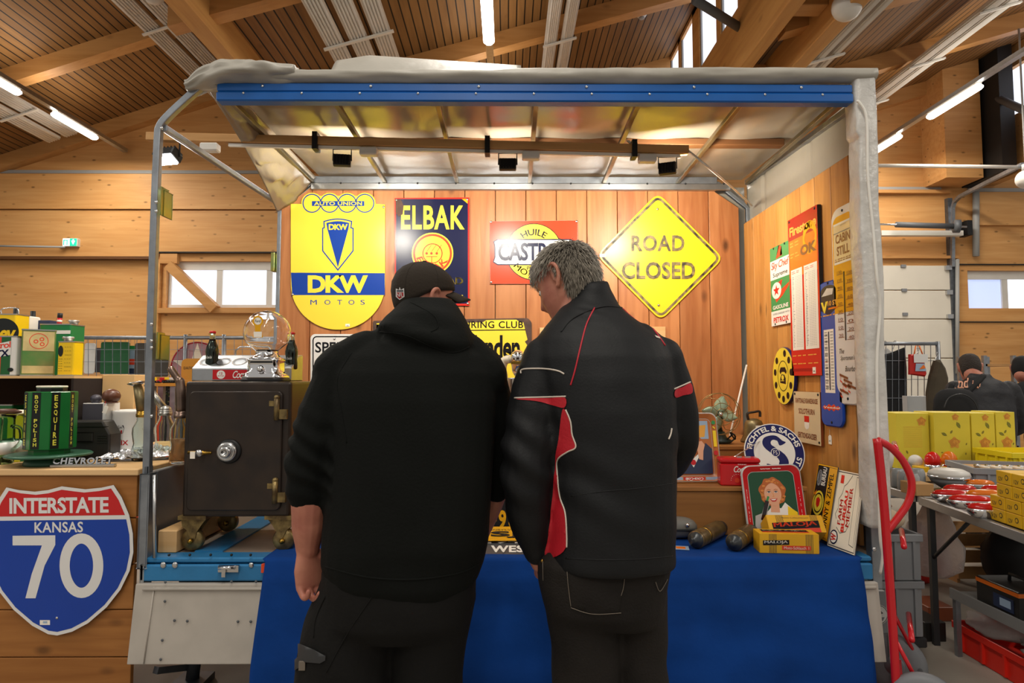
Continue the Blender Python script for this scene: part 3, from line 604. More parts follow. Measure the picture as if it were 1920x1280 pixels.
# ---------------------------------------------------------------- lights of the stall
LY = 3.25
a, b = P(277, 257, LY), P(1290, 282, LY)
lb = thing('light_bar', 'long wooden lath strapped under the tarp carrying the stall lights', 'batten', tuple((a + b) / 2))
bar = lambda t: a.lerp(b, t)
part(lb, 'lath', MB().tube([a, b], .03, 'batten', 4, up=(0, 0, 1)), .003)
part(lb, 'cable_duct', MB().tube([bar(.15) + Vector((0, 0, -.032)), bar(.985) + Vector((0, 0, -.032))], .011, 'white_paint', 4))
for px, yt in ((593, 238), (914, 244), (1188, 248)):
    t = (P(px, 270, LY).x - a.x) / (b.x - a.x); c = bar(t); mb = MB(); mb.box(c.x - .013, LY - .034, c.z - .05, c.x + .013, LY + .034, c.z + .04, 'black'); mb.tube([(c.x, LY + .02, c.z + .03), (c.x + .01, 3.46, ZR + .05)], .013, 'black', 4, flat=.15); part(lb, 'strap', mb)
for px in (397, 693, 995, 1212):
    t = (P(px, 270, LY).x - a.x) / (b.x - a.x); c = bar(t); part(lb, 'junction_box', MB().box(c.x - .045, LY - .04, c.z - .075, c.x + .045, LY + .01, c.z - .033, 'panel_white', b=.006))
mat('led', '#fffaf0', .5, emis=14); mat('led_bright', '#ffffff', .5, emis=40)
def flood(label, px, tilt, yaw, pw, m='led', on=True):
    t = (P(px, 270, LY).x - a.x) / (b.x - a.x); c = bar(t) + Vector((0, 0, -.1)); o = thing('floodlight', label, 'floodlight', tuple(c), group='floodlights under the lath')
    R = Matrix.Rotation(yaw, 4, 'Z') @ Matrix.Rotation(tilt, 4, 'X')          # local +y is the beam
    mb = MB(); mb.T = R; mb.box(-.044, -.02, -.03, .044, .012, .03, 'black', b=.004)
    for i in range(6): mb.box(-.04 + i * .015, -.03, -.024, -.036 + i * .015, -.018, .024, 'black')
    mb.build('housing', o); mb = MB(); mb.T = R; mb.box(-.037, .012, -.024, .037, .015 + .004 * (m != 'led'), .024, m); mb.build('led_panel', o)
    mb = MB(); mb.tube([(-.047, 0, 0), (-.047, 0, .062), (.047, 0, .062), (.047, 0, 0)], .004, 'black', 6); mb.build('bracket', o)
    l = bpy.data.lights.new('flood_beam', 'AREA'); l.shape = 'RECTANGLE'; l.size = .15; l.size_y = .09; l.energy = pw; l.color = (1, .93, .8)
    q = bpy.data.objects.new('flood_beam', l); COL.objects.link(q); q.parent = o; q.matrix_local = R @ Matrix.Translation((0, .02, 0)) @ Matrix.Rotation(PI / 2, 4, 'X'); return o
FP = 12.5
flood('floodlight on the lath nearest the round glass dispenser, aimed at the board wall', 642, -.12, .15, FP); flood('floodlight at the middle of the lath, aimed at the board wall', 952, -.12, 0, FP); flood('floodlight at the cable end of the lath, near the pale side boards', 1251, -.12, -.4, 17)
fq = flood('glaring floodlight behind the bare corner post of the trailer', 314, -1.1, PI * .93, 9, 'led_bright'); fq.scale = (1.35, 1.35, 1.35)
tag(MB().tube(smooth_line([bar(1), P(1330, 315, 3.2), P(1385, 362, 3.8), P(1410, 385, 4.1)], 6), .006, 'white_paint', 8).build('power_cable'), 'pale power cable running from the lath to the rear roof corner', 'cable')
tag(MB().tube(smooth_line([P(1606, 190, 2.7), P(1612, 193, 2.695), P(1625, 225, 2.693), P(1627, 330, 2.693), P(1637, 430, 2.69), P(1644, 520, 2.68), P(1650, 580, 2.7), P(1644, 680, 2.7), P(1647, 860, 2.7), P(1650, 1000, 2.69), P(1655, 1040, 2.69), P(1650, 1075, 2.7)], 5), .006, 'white_paint', 8).build('extension_cable'), 'white extension cable running down the wrapped trailer post', 'cable')
# ---------------------------------------------------------------- blue cloth over the deck
cx0, cx1 = P(496, 1035, YF - .05).x, P(1612, 1040, YF - .05).x
def cloth(u, v):
    x = cx0 + (cx1 - cx0) * u; L = .62
    s = v * 1.9
    if s < .95: y = 3.55 - s * (3.55 - (YF - .05)) / .95; z = ZD + .006 + .002 * noise.noise((x * 4, y * 4, 1))
    else:
        t = (s - .95) / .95; y = YF - .055 - .02 * min(1, t * 8) - .01 * t + (.022 * math.sin(x * 7 + 1.3 * math.sin(x * 3)) + .022 * noise.noise((x * 5, t * 1.2, 7))) * t ** .7 + .01 * noise.noise((x * 3, t * 5, 9)) * min(1, t * 4); z = ZD + .006 - t * L; y -= .012 + .035 * min(1, t / .7)
        if t < .06: y = y
    return (x + .012 * math.sin(9 * v) * (1 if u > .5 else -1) * (v > .5), y, z)
mb = MB(); mb.grid(cloth, 150, 110, 'cloth_blue'); o = mb.build('tablecloth'); o.modifiers.new('s', 'SOLIDIFY').thickness = .002
tag(o, 'royal blue cloth draped over the trailer deck and hanging down its front', 'tablecloth')
# ================================================================ enamel signs
E = dict(rough=.27, spec=.28)
mat('en_yellow', '#edd344', **E); mat('en_blue', '#1b3f97', **E); mat('en_navy', '#15193a', **E); mat('en_red', '#cf2a20', **E); mat('en_white', '#ece8e0', **E); mat('en_black', '#17161a', **E)
mat('en_redorange', '#dd4326', **E); mat('en_cream', '#d9c6a2', .25); mat('en_green', '#3c8f52', **E); mat('en_orange', '#e0741c', **E); mat('en_gold', '#e0a31a', **E); mat('en_deep', '#23245c', **E)
mat('paint_worn', '#26211d', .5, var=.4, vs=22, vc='#a08a58'); mat('rust', '#5a4238', .7, var=.3, vs=14); mat('road_yellow', '#f0cd24', .32, var=.04, vs=5); mat('edge_metal', '#6a6260', .5, .3)
mat('en_ltorange', '#e7a64a', **E); mat('en_brown', '#7a3b1d', .3); mat('en_dkred', '#a3151a', **E); mat('interstate_blue', '#0d3da0', .3, var=.04, vs=3); mat('interstate_red', '#c21f22', .3); mat('sign_white', '#dcdad8', .3)
def plate(mb, pts, z0, z1, m, ms=None, bev=0):
    return mb.solid([mb.pm(*p) if mb.pm else p for p in pts], z0, z1, m, ms, bev)
def wall_sign(name, label, outline, draw, face, edge='edge_metal', group=None, screws=(), tagpos=None, th=.006, cat='sign', frame=None):
    cx = sum(p[0] for p in outline) / len(outline); cy = sum(p[1] for p in outline) / len(outline)
    q = P(cx, cy, BY - .012); fr = frame or Fr(q, (1, 0, 0), (0, -1, 0))
    mb = MB(); mb.pm = fr.px; plate(mb, outline, -th, 0, face, edge, .0012); draw(mb)
    o = mb.build(name, mw=fr.mw); tag(o, label, cat, group)
    for x, y in screws: s = MB(); u = fr.px(x, y); s.ball((u[0], u[1], .001), .009, 'steel', 10, (1, 1, .5)); s.build('screw', o)
    for t in tagpos or ():
        s = MB(); s.pm = fr.px; plate(s, [(t[0], t[1]), (t[2], t[1]), (t[2], t[3]), (t[0], t[3])], .002, .004, 'paper'); s.rect(t[0] + 2, t[1] + 3, t[2] - 2, t[1] + 4, .0045, 'grey'); s.build('price_sticker', o)
    return o
# --- yellow motorcycle sign
top = []
for cx in (585, 618, 651, 684): top.append(cx)
out = [(545, 382)] + [(566, 382)]
for cx in top:
    for i in range(13):
        a = PI + PI * i / 12; x = cx + 20.5 * math.cos(a); y = 381 + 20 * math.sin(a)
        if all((x - c) ** 2 + (y - 381) ** 2 > 20.4 ** 2 - 12 for c in top if c != cx) and y < 382: out.append((x, y))
out += [(704, 382), (722, 383)] + [(633.5 + 88.5 * math.cos(a), 532 + 86 * math.sin(a)) for a in np.linspace(0, PI, 40)]
def d(mb):
    z = .0006
    mb.poly([(545.5, 511), (721.5, 512), (721.5, 553), (548, 553)], z, 'en_blue'); mb.text('DKW', 577, 549, 690, 516, z * 2, 'en_yellow', .045, .92); 
    for i, ch in enumerate('MOTOS'): w_ = (12, 11, 9, 11, 8)[i]; x = (588, 614, 637, 659, 680)[i]; mb.text(ch, x - w_ / 2, 571, x + w_ / 2, 562, z, 'en_blue', .0)
    for cx in top: mb.stroke(circ(cx, 381, 16.8, 36), 2, z, 'en_blue', True)
    mb.rect(585, 377, 683, 386, z * 2, 'en_blue'); mb.text('AUTO UNION', 589, 385, 679, 378, z * 3, 'en_yellow', .025, 1.05)
    cr = [(608, 427)] + [(607.5 + i * 52 / 10, 415 - 4.5 * math.sin(PI * i / 10)) for i in range(11)] + [(658, 427), (662, 428), (662, 470), (633.5, 506), (605, 470), (605, 428)]
    mb.stroke(cr, 2.2, z, 'en_blue', True); tp = [(612 + i * 43 / 10, 418 - 3.5 * math.sin(PI * i / 10)) for i in range(11)]
    mb.poly(tp + [(653, 430), (633.5, 501), (614, 430)], z, 'en_blue'); mb.text('DKW', 616.5, 431, 652, 420, z * 2, 'en_yellow', .04, .92)
wall_sign('enamel_sign', 'tall yellow and blue motorcycle sign with four linked rings on top', out, d, 'en_yellow', 'en_yellow', screws=((549, 552), (719, 388)), tagpos=((648, 607, 656, 612),))
# --- navy sign
def d(mb):
    z = .0006
    mb.rect(742.5, 373, 877.5, 569, z, 'en_navy'); mb.text('ELBAK', 752, 430, 871, 385, z * 2, 'en_yellow', .028, 1.1)
    mb.disc(811, 475, 39, z * 2, 'en_yellow'); mb.stroke(circ(811, 475, 34.5, 40), 4, z * 3, 'en_redorange', True); mb.stroke(circ(811, 475, 18, 30), 2, z * 3, 'en_redorange', True)
    for x in (800, 809, 819): mb.disc(x, 475, 2.6, z * 3, 'en_redorange', 10); mb.stroke([(x, 472), (x + 9, 459)], 1, z * 3, 'en_redorange')
    mb.stroke([(799, 481), (820, 481)], 1.4, z * 3, 'en_redorange'); mb.stroke([(809.5, 481), (809.5, 493)], 1.6, z * 3, 'en_redorange')
    mb.arctext('ELBAK', 811, 475, 32, 20, 165, 22, z * 4, 'en_redorange', .03)
    mb.text('MOTORRAD', 752, 533, 868, 520, z * 2, 'en_yellow', .02); mb.text('EN', 846, 562, 868, 553, z * 2, 'en_yellow', .02)
    mb.poly([(742, 374), (752, 374), (757, 386), (755, 402), (747, 406), (742, 398)], z * 4, 'rust'); mb.poly([(866, 373), (877, 373), (877, 382)], z * 4, 'en_gold')
wall_sign('enamel_sign', 'dark navy motorcycle sign with red edge and yellow letters', [(740, 371), (880, 370), (880, 573), (740, 572)], d, 'en_red', 'en_red', screws=((743, 375), (876, 374), (877, 569)))
# --- red motor oil sign
def d(mb):
    z = .0006
    mb.disc(1001, 472, 53.5, z, 'en_black'); mb.disc(1001, 472, 52, z * 2, 'en_yellow'); mb.arctext('HUILE', 1001, 472, 31, 43, -128, -52, z * 3, 'en_black', .02)
    mb.arctext('MOTEURS', 1001, 472, 47, 36, 145, 35, z * 3, 'en_black', .015); mb.text('POUR', 988, 506, 1014, 499, z * 3, 'en_black', .02)
    lab = [(933, 449), (1069, 449), (1077, 453), (1074, 462), (1075, 482), (1077, 491), (1069, 496), (933, 496), (925, 491), (928, 482), (928, 462), (926, 453)]
    mb.poly(lab, z * 3, 'en_white'); mb.stroke(lab, 2, z * 4, 'en_navy', True); mb.text('CASTROL', 934, 489, 1068, 455, z * 4, 'en_navy', .03, .95)
wall_sign('enamel_sign', 'red motor oil sign with a yellow disc, partly behind the grey-haired head', [(918, 414.5), (1083, 413), (1083, 532), (919, 532)], d, 'en_redorange', 'en_white', screws=((921, 416), (1081, 415), (921, 529)))
# --- road closed
dm = [(1233.5, 361), (1357, 484), (1239, 601), (1118, 478)]
def rounded(pts, r, n=5):
    out = []; k = len(pts)
    for i in range(k):
        a, b, c = Vector(pts[i - 1]), Vector(pts[i]), Vector(pts[(i + 1) % k]); p = b + (a - b).normalized() * r; q = b + (c - b).normalized() * r
        for j in range(n + 1): t = j / n; out.append(tuple(p.lerp(b, t).lerp(b.lerp(q, t), t)))
    return out
def shrink(pts, f, c): return [(c[0] + (x - c[0]) * f, c[1] + (y - c[1]) * f) for x, y in pts]
def d(mb):
    mb.stroke(rounded(shrink(dm, .935, (1237, 481)), 12), 4.6, .0012, 'paint_worn', True)
    mb.text('ROAD', 1184, 471, 1283, 441, .004, 'paint_worn', .022, 1.1); mb.text('CLOSED', 1166, 523, 1303, 491, .004, 'paint_worn', .022, 1.02)
    for x0, y0, x1, y1, s in ((1184, 471, 1283, 441, 'ROAD'), (1166, 523, 1303, 491, 'CLOSED')):
        for q in (.001, .002, .003): mb.text(s, x0, y0, x1, y1, q, 'paint_worn', .022, 1.1 if s == 'ROAD' else 1.02)
wall_sign('road_sign', 'yellow diamond road sign with worn black letters', rounded(dm, 17), d, 'road_yellow', 'road_yellow', screws=((1233, 392), (1235, 572)), tagpos=((1124, 476, 1136, 482),))
# --- speed limit
def d(mb):
    mb.stroke(rrect(587, 631, 668, 743, 7), 2.2, .0006, 'en_black', True); mb.text('SPEED', 591, 661, 663, 641, .0006, 'en_black', .02, 1.02); mb.text('LIMIT', 600, 688, 657, 669, .0006, 'en_black', .02, 1.1)
wall_sign('road_sign', 'white speed limit sign with black border above the safe', rrect(582, 626, 673, 748, 9), d, 'sign_white', 'sign_white', screws=((627, 635),))
# --- touring club
def d(mb):
    z = .0006
    mb.poly([(706, 606), (760, 604), (868, 603), (872, 605), (905, 604), (912, 600), (968, 599), (976, 604), (984, 604), (991, 612), (990, 636), (984, 640), (990, 650), (988, 660), (991, 700), (991, 734), (706, 734)], z, 'en_yellow')
    mb.text('TOURING CLUB', 842, 615, 981, 602, z * 2, 'en_black', .015, 1.1); mb.stroke([(706, 621), (990, 618)], 1.8, z * 2, 'en_black'); mb.text('landen', 889, 674, 975, 628, z * 2, 'en_black', .03, .95); mb.text('K', 926, 704, 937, 686, z * 2, 'en_black', .02)
    mb.rect(706, 608, 716, 734, z, 'rust'); mb.poly([(981, 602), (991, 600), (994, 640), (990, 640), (986, 624)], z * 3, 'rust')
wall_sign('enamel_sign', 'yellow touring club sign with rusty edge between the two men', rounded([(699, 601), (990, 596), (997, 604), (997, 738), (699, 738)], 4), d, 'rust', 'rust')
q = P(1131, 665, BY - .02); fr0 = Fr(q, (1, 0, 0), (0, -1, 0)); mb = MB(); mb.pm = fr0.px; plate(mb, [(1012, 614), (1248, 612), (1248, 790), (1012, 790)], -.017, 0, 'ply_pale', bev=.002); tag(mb.build('plywood_board', mw=fr0.mw), 'pale plywood board on the wall behind the man in the red-striped jacket', 'board')
# ---------------------------------------------------------------- signs on the side boards
def side_sign(name, label, lb, rt, outline, draw, face, edge='edge_metal', th=.006, off=.012, bev=.0012, screws=(), cat='sign'):
    fr = Fr(P(*lb, 3.4), (0, -1, 0), (-1, 0, 0)); fr.o = Vector((SX - off, 3.4, 1.4)); fr.mw.translation = fr.o
    u0, v0 = fr.px(*lb); u1, v1 = fr.px(*rt); c = Vector(((u0 + u1) / 2, (v0 + v1) / 2)); fr.o = fr.o + fr.u * c.x + fr.v * c.y; fr.mw.translation = fr.o
    W, H = u1 - u0, v1 - v0; mb = MB(); mb.pm = lambda a, b: ((a - .5) * W, (b - .5) * H)
    plate(mb, outline(W, H), -th, 0, face, edge, bev); draw(mb, W, H); o = mb.build(name, mw=fr.mw); tag(o, label, cat)
    for a, b in screws: s = MB(); s.ball((*mb.pm(a, b), .001), .007, 'black', 10, (1, 1, .5)); s.build('screw', o)
    return o, fr, mb.pm
R4 = lambda W, H: [(0, 0), (1, 0), (1, 1), (0, 1)]
def nr(r): return lambda W, H: [(x / W, y / H) for x, y in rrect(0, 0, W, H, r, 6)]
def lines(mb, x0, x1, ys, z, m, w=.004, seg=1, gap=0, seed=1):
    rnd = random.Random(seed)
    for y in ys:
        x = x0
        while x < x1 - .01:
            l = (x1 - x0) / seg * rnd.uniform(.5, .95) if seg > 1 else (x1 - x0); mb.rect(x, y - w / 2, min(x1, x + l), y + w / 2, z, m); x += (x1 - x0) / seg if seg > 1 else 9
def d(mb, W, H):
    z = .0006
    mb.rect(0, 0, 1, .185, z, 'en_white'); mb.rect(0, .585, 1, .83, z, 'en_white'); mb.poly([(0, .83), (.3, .84), (.5, 1), (0, 1)], z, 'en_green'); mb.poly([(.3, .84), (.62, .86), (.6, .97), (.45, 1)], z, 'en_redorange')
    mb.poly([(.5, .86), (1, .88), (1, 1), (.6, 1)], z, 'en_green')
    mb.text('Sky Chief', .06, .69, .94, .81, z * 2, 'en_redorange', .01, .9, sh=.2); mb.text('Supreme', .14, .6, .86, .67, z * 2, 'en_black', .01)
    mb.poly([(.28, .29), (.6, .36), (.9, .46), (.92, .5), (.55, .44), (.2, .36)], z, 'en_redorange'); mb.poly([(.2, .52), (.6, .56), (.5, .44), (.2, .4)], z, 'en_red')
    mb.disc(.3, .44, .24, z * 2, 'en_white', 24, .105); st = [(.3 + .17 * (1 if i % 2 == 0 else .42) * math.sin(PI * i / 5), .44 + .075 * (1 if i % 2 == 0 else .42) * math.cos(PI * i / 5)) for i in range(10)]; mb.poly(st, z * 3, 'en_red')
    mb.text('GASOLINE', .1, .205, .86, .255, z * 2, 'en_white', .025); mb.text('PETROX', .12, .035, .86, .105, z * 2, 'en_red', .03); mb.text('SUPER-CHARGED WITH', .1, .135, .9, .16, z * 2, 'grey', .0)
side_sign('enamel_sign', 'small green and white gasoline sign on the pale boards', (1447, 612), (1481, 449), R4, d, 'en_green', 'rust', screws=((.2, .985), (.75, .985), (.2, .02), (.75, .02)))
def d(mb, W, H):
    z = .0006
    mb.rect(.03, .62, .97, .96, z, 'en_orange'); mb.rect(.0, .86, 1, 1, z * 1.5, 'en_dkred'); mb.text('Firestone', .05, .885, .96, .945, z * 2, 'en_ltorange', .03, .95)
    mb.stroke(circ(.74, .83, .2, 24, .075), .05, z * 2, 'en_gold', True); mb.text('OK', .42, .735, .95, .8, z * 3, 'en_brown', .05); lines(mb, .06, .4, (.84, .82, .77, .75), z * 2, 'en_ltorange', .006, 2, seed=3)
    for a, b in ((.07, .46), (.52, .95)):
        pts = [(x * W / W, y) for x, y in [(a, .16), (b, .16), (b, .67), (a, .67)]]; mb.poly(pts, z * 2, 'en_white')
        lines(mb, a + .03, b - .03, [.655, .645], z * 3, 'en_redorange', .003, 2, seed=7)
        for i in range(44): mb.rect(a + .04, .18 + i * .0102, a + .06 + .06 * random.random(), .1835 + i * .0102, z * 3, 'grey'); [mb.rect(a + .16 + j * .055, .181 + i * .0102, a + .19 + j * .055, .183 + i * .0102, z * 3, 'grey') for j in range(4)]
    lines(mb, .06, .94, (.125, .075), z * 2, 'en_ltorange', .006, 5, seed=9); mb.rect(.06, .028, .7, .045, z * 2, 'en_dkred'); mb.rect(.72, .012, .82, .05, z * 2, 'paper'); mb.rect(.745, .022, .795, .03, z * 3, 'grey')
side_sign('enamel_sign', 'tall red and orange tyre pressure chart sign', (1485, 704.5), (1532, 383), R4, d, 'en_red', 'dark', .02, .024, screws=((.05, .985), (.92, .985)))
def d(mb, W, H):
    z = .0008
    mb.poly([(x, y) for x, y in rrect(.12, .03, .88, .97, .1, 4)], z * .5, 'blue'); mb.poly([(.15, .8)] + [(.5 - .35 * math.cos(PI * i / 12), .93 + .04 * math.sin(PI * i / 12)) for i in range(13)] + [(.85, .8), (.5, .76)], z, 'en_navy')
    mb.poly([(.2, .9), (.45, .95), (.75, .94), (.7, .9)], z * 2, 'panel_white'); mb.text('V', .16, .78, .48, .86, z * 2, 'en_yellow', .06); mb.text('10 ST', .48, .825, .9, .86, z * 2, 'en_ltorange', .03); mb.rect(.5, .8, .92, .812, z * 2, 'en_orange'); lines(mb, .1, .85, (.762,), z * 2, 'en_ltorange', .008, 5)
    mb.rect(.25, .23, .7, .665, z, 'paper'); mb.stroke([(.48, .25), (.48, .65)], .05, z * 2, 'en_navy')
    for i in range(20): mb.rect(.28, .255 + i * .0205, .41, .258 + i * .0205, z * 2, 'en_red' if i == 9 else 'dark'); mb.rect(.55, .255 + i * .0205, .67, .258 + i * .0205, z * 2, 'dark')
    for i in range(9): mb.text('%d' % (120 - i * 20 if i < 7 else 10 * (i - 6)), .29, .62 - i * .045, .42, .635 - i * .045, z * 2, 'dark')
    mb.poly([(.1, .13), (.2, .145), (.28, .135), (.4, .155), (.5, .14), (.62, .155), (.72, .137), (.8, .145), (.92, .13), (.8, .115), (.7, .12), (.6, .105), (.5, .12), (.4, .105), (.3, .12), (.2, .113)], z, 'en_redorange'); mb.text('Veedol', .14, .124, .88, .138, z * 2, 'en_white', .02)
side_sign('thermometer_sign', 'blue rounded thermometer sign with white scale', (1540, 797), (1573, 520), nr(.045), d, 'blue', 'en_blue', .016, .02, .006, screws=((.5, .985), (.5, .03)), cat='thermometer')
def d(mb, W, H):
    z = .0008
    mb.stroke([(x / W, y / H) for x, y in rrect(W * .08, H * .03, W * .92, H * .965, .04, 8)], .02, z, 'en_gold', True) if False else None
    inner = [(x / W, y / H) for x, y in rrect(W * .06, H * .055, W * .94, H * .955, .05, 8)]
    top_ = [p for p in inner if p[1] > .5]; mb.poly(sorted([p for p in top_], key=lambda p: math.atan2(p[1] - .6, p[0] - .5)) + [], z, 'en_gold') if False else mb.poly([(.06, .46), (.94, .46)] + [p for p in inner if p[1] > .5 and p[0] > .5] + [p for p in inner if p[1] > .5 and p[0] <= .5], z, 'en_gold')
    mb.poly([(.94, .46), (.06, .46)] + [p for p in inner if p[1] < .5 and p[0] < .5] + [p for p in inner if p[1] < .5 and p[0] >= .5], z * .6, 'en_cream' if False else 'sign_white')
    mb.rect(.12, .715, .88, .915, z * 2, 'en_cream'); mb.stroke([(.12, .715), (.88, .715), (.88, .915), (.12, .915)], .01, z * 2.2, 'en_white', True); mb.text('CABIN', .2, .815, .8, .862, z * 3, 'en_brown', .03); mb.text('STILL', .24, .752, .76, .8, z * 3, 'en_brown', .03); mb.text('genuine', .42, .9, .66, .907, z * 3, 'grey'); mb.stroke([(.12, .87), (.88, .87)], .004, z * 3, 'grey'); lines(mb, .16, .84, (.735, .725), z * 3, 'en_brown', .004, 6)
    mb.stroke([(.5, .32), (.5, .665)], .045, z * 3, 'en_black')
    for i in range(9): y = .655 - i * .04; mb.rect(.2, y, .44, y + .003, z * 2, 'en_brown'); mb.rect(.56, y - .014, .86, y - .011, z * 2, 'en_brown'); mb.text(str(abs(130 - 20 * i)), .22, y + .005, .4, y + .02, z * 2, 'en_brown'); mb.text(str(abs(120 - 20 * i)), .62, y - .009, .82, y + .006, z * 2, 'en_brown')
    mb.text('The', .22, .255, .42, .28, z * 3, 'en_black', 0, sh=.3); mb.text('Sportsman\'s', .26, .215, .84, .245, z * 3, 'en_black', 0, sh=.3); mb.text('Bourbon', .44, .165, .9, .192, z * 3, 'en_black', 0, sh=.3)
    for x, y in ((.2, .15), (.36, .125), (.52, .1), (.3, .105), (.2, .075)): mb.stroke([(x, y), (x + .2, y - .012), (x + .34, y - .02)], .012, z * 3, 'en_brown'); mb.stroke([(x + .05, y - .004), (x + .02, y - .03), (x + .1, y - .04)], .008, z * 3, 'en_redorange')
side_sign('thermometer_sign', 'long white and yellow bourbon thermometer sign beside the wrapped post', (1568, 757), (1602, 373), nr(.06), d, 'sign_white', 'sign_white', .018, .02, .006, screws=((.5, .975), (.5, .03)), cat='thermometer')
def d(mb, W, H):
    z = .0008
    for i in range(10): a = math.radians(75 - i * 33) if i else math.radians(75); mb.disc(.5 + .37 * math.cos(a), .5 + .4 * math.sin(a), .065, z, 'en_black', 16, .06)
    mb.stroke(circ(.5, .5, .24, 30, .26), .014, z, 'en_black', True)
    mb.poly([(.36, .38), (.62, .36), (.62, .46), (.56, .52), (.44, .53), (.38, .47)], z, 'en_black'); mb.poly([(.34, .58), (.4, .65), (.6, .65), (.67, .58), (.64, .53), (.56, .57), (.44, .57), (.38, .53)], z, 'en_black'); mb.disc(.49, .47, .06, z * 2, 'en_yellow', 14, .045); mb.rect(.4, .41, .56, .42, z * 2, 'en_yellow')
side_sign('telephone_sign', 'round yellow sign shaped like a telephone dial', (1450, 757), (1488, 648), lambda W, H: circ(.5, .5, .5, 48), d, 'en_yellow', 'en_deep', .02, .024, .003)
def d(mb, W, H):
    z = .0006
    mb.text('KANTONALE KRANKENKASSE', .08, .77, .92, .87, z, 'en_brown', .022, .95); mb.text('SOLOTHURN', .2, .56, .8, .67, z, 'en_brown', .025); mb.text('SEKTIONS-KASSIER', .14, .09, .86, .2, z, 'en_brown', .022, .95)
    mb.rect(.41, .41, .59, .53, z, 'en_red'); mb.poly([(.41, .41), (.59, .41)] + [(.5 + .09 * math.cos(a), .35 - .08 * math.sin(a)) for a in np.linspace(0, PI, 10)], z, 'en_white')
o, fr_s, _ = side_sign('insurance_sign', 'cream sign with a small red and white shield, below the chart', (1490, 826), (1537, 735), R4, d, 'en_cream', 'en_brown', .014, .02, screws=((.06, .95), (.94, .95), (.06, .04), (.94, .06)))
for px, py, lb in ((1484, 747, 'small white price tag hanging beside the cream shield sign'), (1556, 824, 'small white price tag hanging below the blue thermometer')):
    fr = Fr((SX - .004, 3.4, 1.4), (0, -1, 0), (-1, 0, 0)); u, v = fr.px(px, py); fr.o = fr.o + fr.u * u + fr.v * v; fr.mw.translation = fr.o
    mb = MB(); mb.solid([(-.014, -.022), (.014, -.022), (.014, .014), (.006, .022), (-.006, .022), (-.014, .014)], -.002, 0, 'paper'); mb.tube([(0, .02, 0), (0, .05, 0)], .001, 'paper', 5); mb.rect(-.006, -.008, .006, -.004, .0006, 'grey'); tag(mb.build('price_tag', mw=fr.mw), lb, 'price tag')
# ================================================================ things on the deck
mat('coke_red', '#c2121b', .3, coat=.2); mat('tray_grey', '#b8b6b4', .3); mat('tray_green', '#1d4a30', .3); mat('skin_print', '#e0a684', .4); mat('hair_print', '#b5602a', .4); mat('hair_print2', '#d98a42', .4); mat('blue_print', '#27324f', .4); mat('sky_print', '#9ab0c8', .35); mat('amber_print', '#b46a35', .3)
mat('fan_green', '#a3b89c', .35, .1, var=.1, vs=20); mat('fan_dark', '#24302a', .45); mat('wire_brass', '#9c8458', .35, .8); mat('bronze', '#6e5a3a', .42, .75, var=.25, vs=18, vc='#8b8060'); mat('leather', '#2a1d17', .6, var=.2, vs=20)
mat('maloja', '#e0a81a', .5, var=.05, vs=8); mat('maloja_red', '#d33c22', .5); mat('cyl_brown', '#54452c', .28, .35, var=.3, vs=20, vc='#7b6440'); mat('cyl_cap', '#3c3e40', .3, .4); mat('grey_plastic', '#6d6b66', .35)
mat('plate_black', '#16171a', .35); mat('plate_grey', '#4a4a4c', .4); mat('cream_enamel', '#d8cdb8', .25); mat('safe_paint', '#231b17', .4, .1, var=.25, vs=9, vc='#32261d', spec=.5); mat('safe_metal', '#5a4a32', .4, .7, var=.35, vs=25, vc='#a08a58'); mat('cola', '#1c0a06', .05, spec=.8)
def local(root): mb = MB(); mb.T = root.matrix_basis.inverted(); return mb
S1, S2 = .875, 1.03
def crate(label, x0, x1, y0, y1, z0, z1):
    o = MB().box(x0, y0, z0, x1, y1, z1 - .022, 'step_wood').box(x0 - .005, y0 - .008, z1 - .02, x1 + .005, y1, z1, 'step_wood').build('display_step', bev=.003); return tag(o, label, 'display step')
crate('long low wooden step carrying the red radio and the trays', -.9, P(1510, 900, 3.06).x, 3.06, 3.4, .65, S1)
crate('higher wooden step at the back carrying the fan and the bell', -.9, 1.5, 3.42, 4.2, .65, S2)
# fan
t = thing('desk_fan', 'old green desk fan with four blades in a wire cage', 'fan', P(1352, 829, 3.56)); c = P(1350, 776, 3.5); b0 = t.location.copy()
mb = local(t); mb.lathe([(.055, 0), (.058, .012), (.03, .03), (.02, .06)], 'fan_dark', 24, b0); mb.build('base', t)
mb = local(t); mb.cyl(b0 + Vector((0, 0, .05)), (c.x, c.y + .06, c.z - .03), .014, 'fan_dark'); mb.lathe([(.02, -.05), (.04, -.04), (.045, .0), (.035, .03), (.015, .045)], 'fan_dark', 20, (c.x, c.y + .05, c.z), (0, -1, 0)); mb.build('motor', t)
for i in range(4):
    a = math.radians(78 + 90 * i); mb = local(t); u = Vector((math.cos(a), 0, math.sin(a))); w_ = Vector((-math.sin(a), .5, math.cos(a))).normalized(); rings = []
    pts = []
    for k in range(11):
        r = .012 + .086 * k / 10; h = .033 * math.sin(PI * (k / 10) ** .8 * .93 + .2) + .003
        pts.append([c + u * r + w_ * (h * s_) + Vector((0, .012 * (s_ ** 2), 0)) for s_ in (-1, -.5, 0, .5, 1)])
    mb.add([p for q in pts for p in q], [(k * 5 + j, k * 5 + j + 1, (k + 1) * 5 + j + 1, (k + 1) * 5 + j) for k in range(10) for j in range(4)], 'fan_green', True); o = mb.build('blade', t); s = o.modifiers.new('s', 'SOLIDIFY'); s.thickness = .002
mb = local(t); mb.ball((c.x, c.y - .012, c.z), .013, 'chrome'); mb.build('hub', t)
mb = local(t)
ringp = lambda r, dy, n=40: [(c.x + r * math.cos(2 * PI * i / n), c.y + dy, c.z + r * math.sin(2 * PI * i / n)) for i in range(n)]
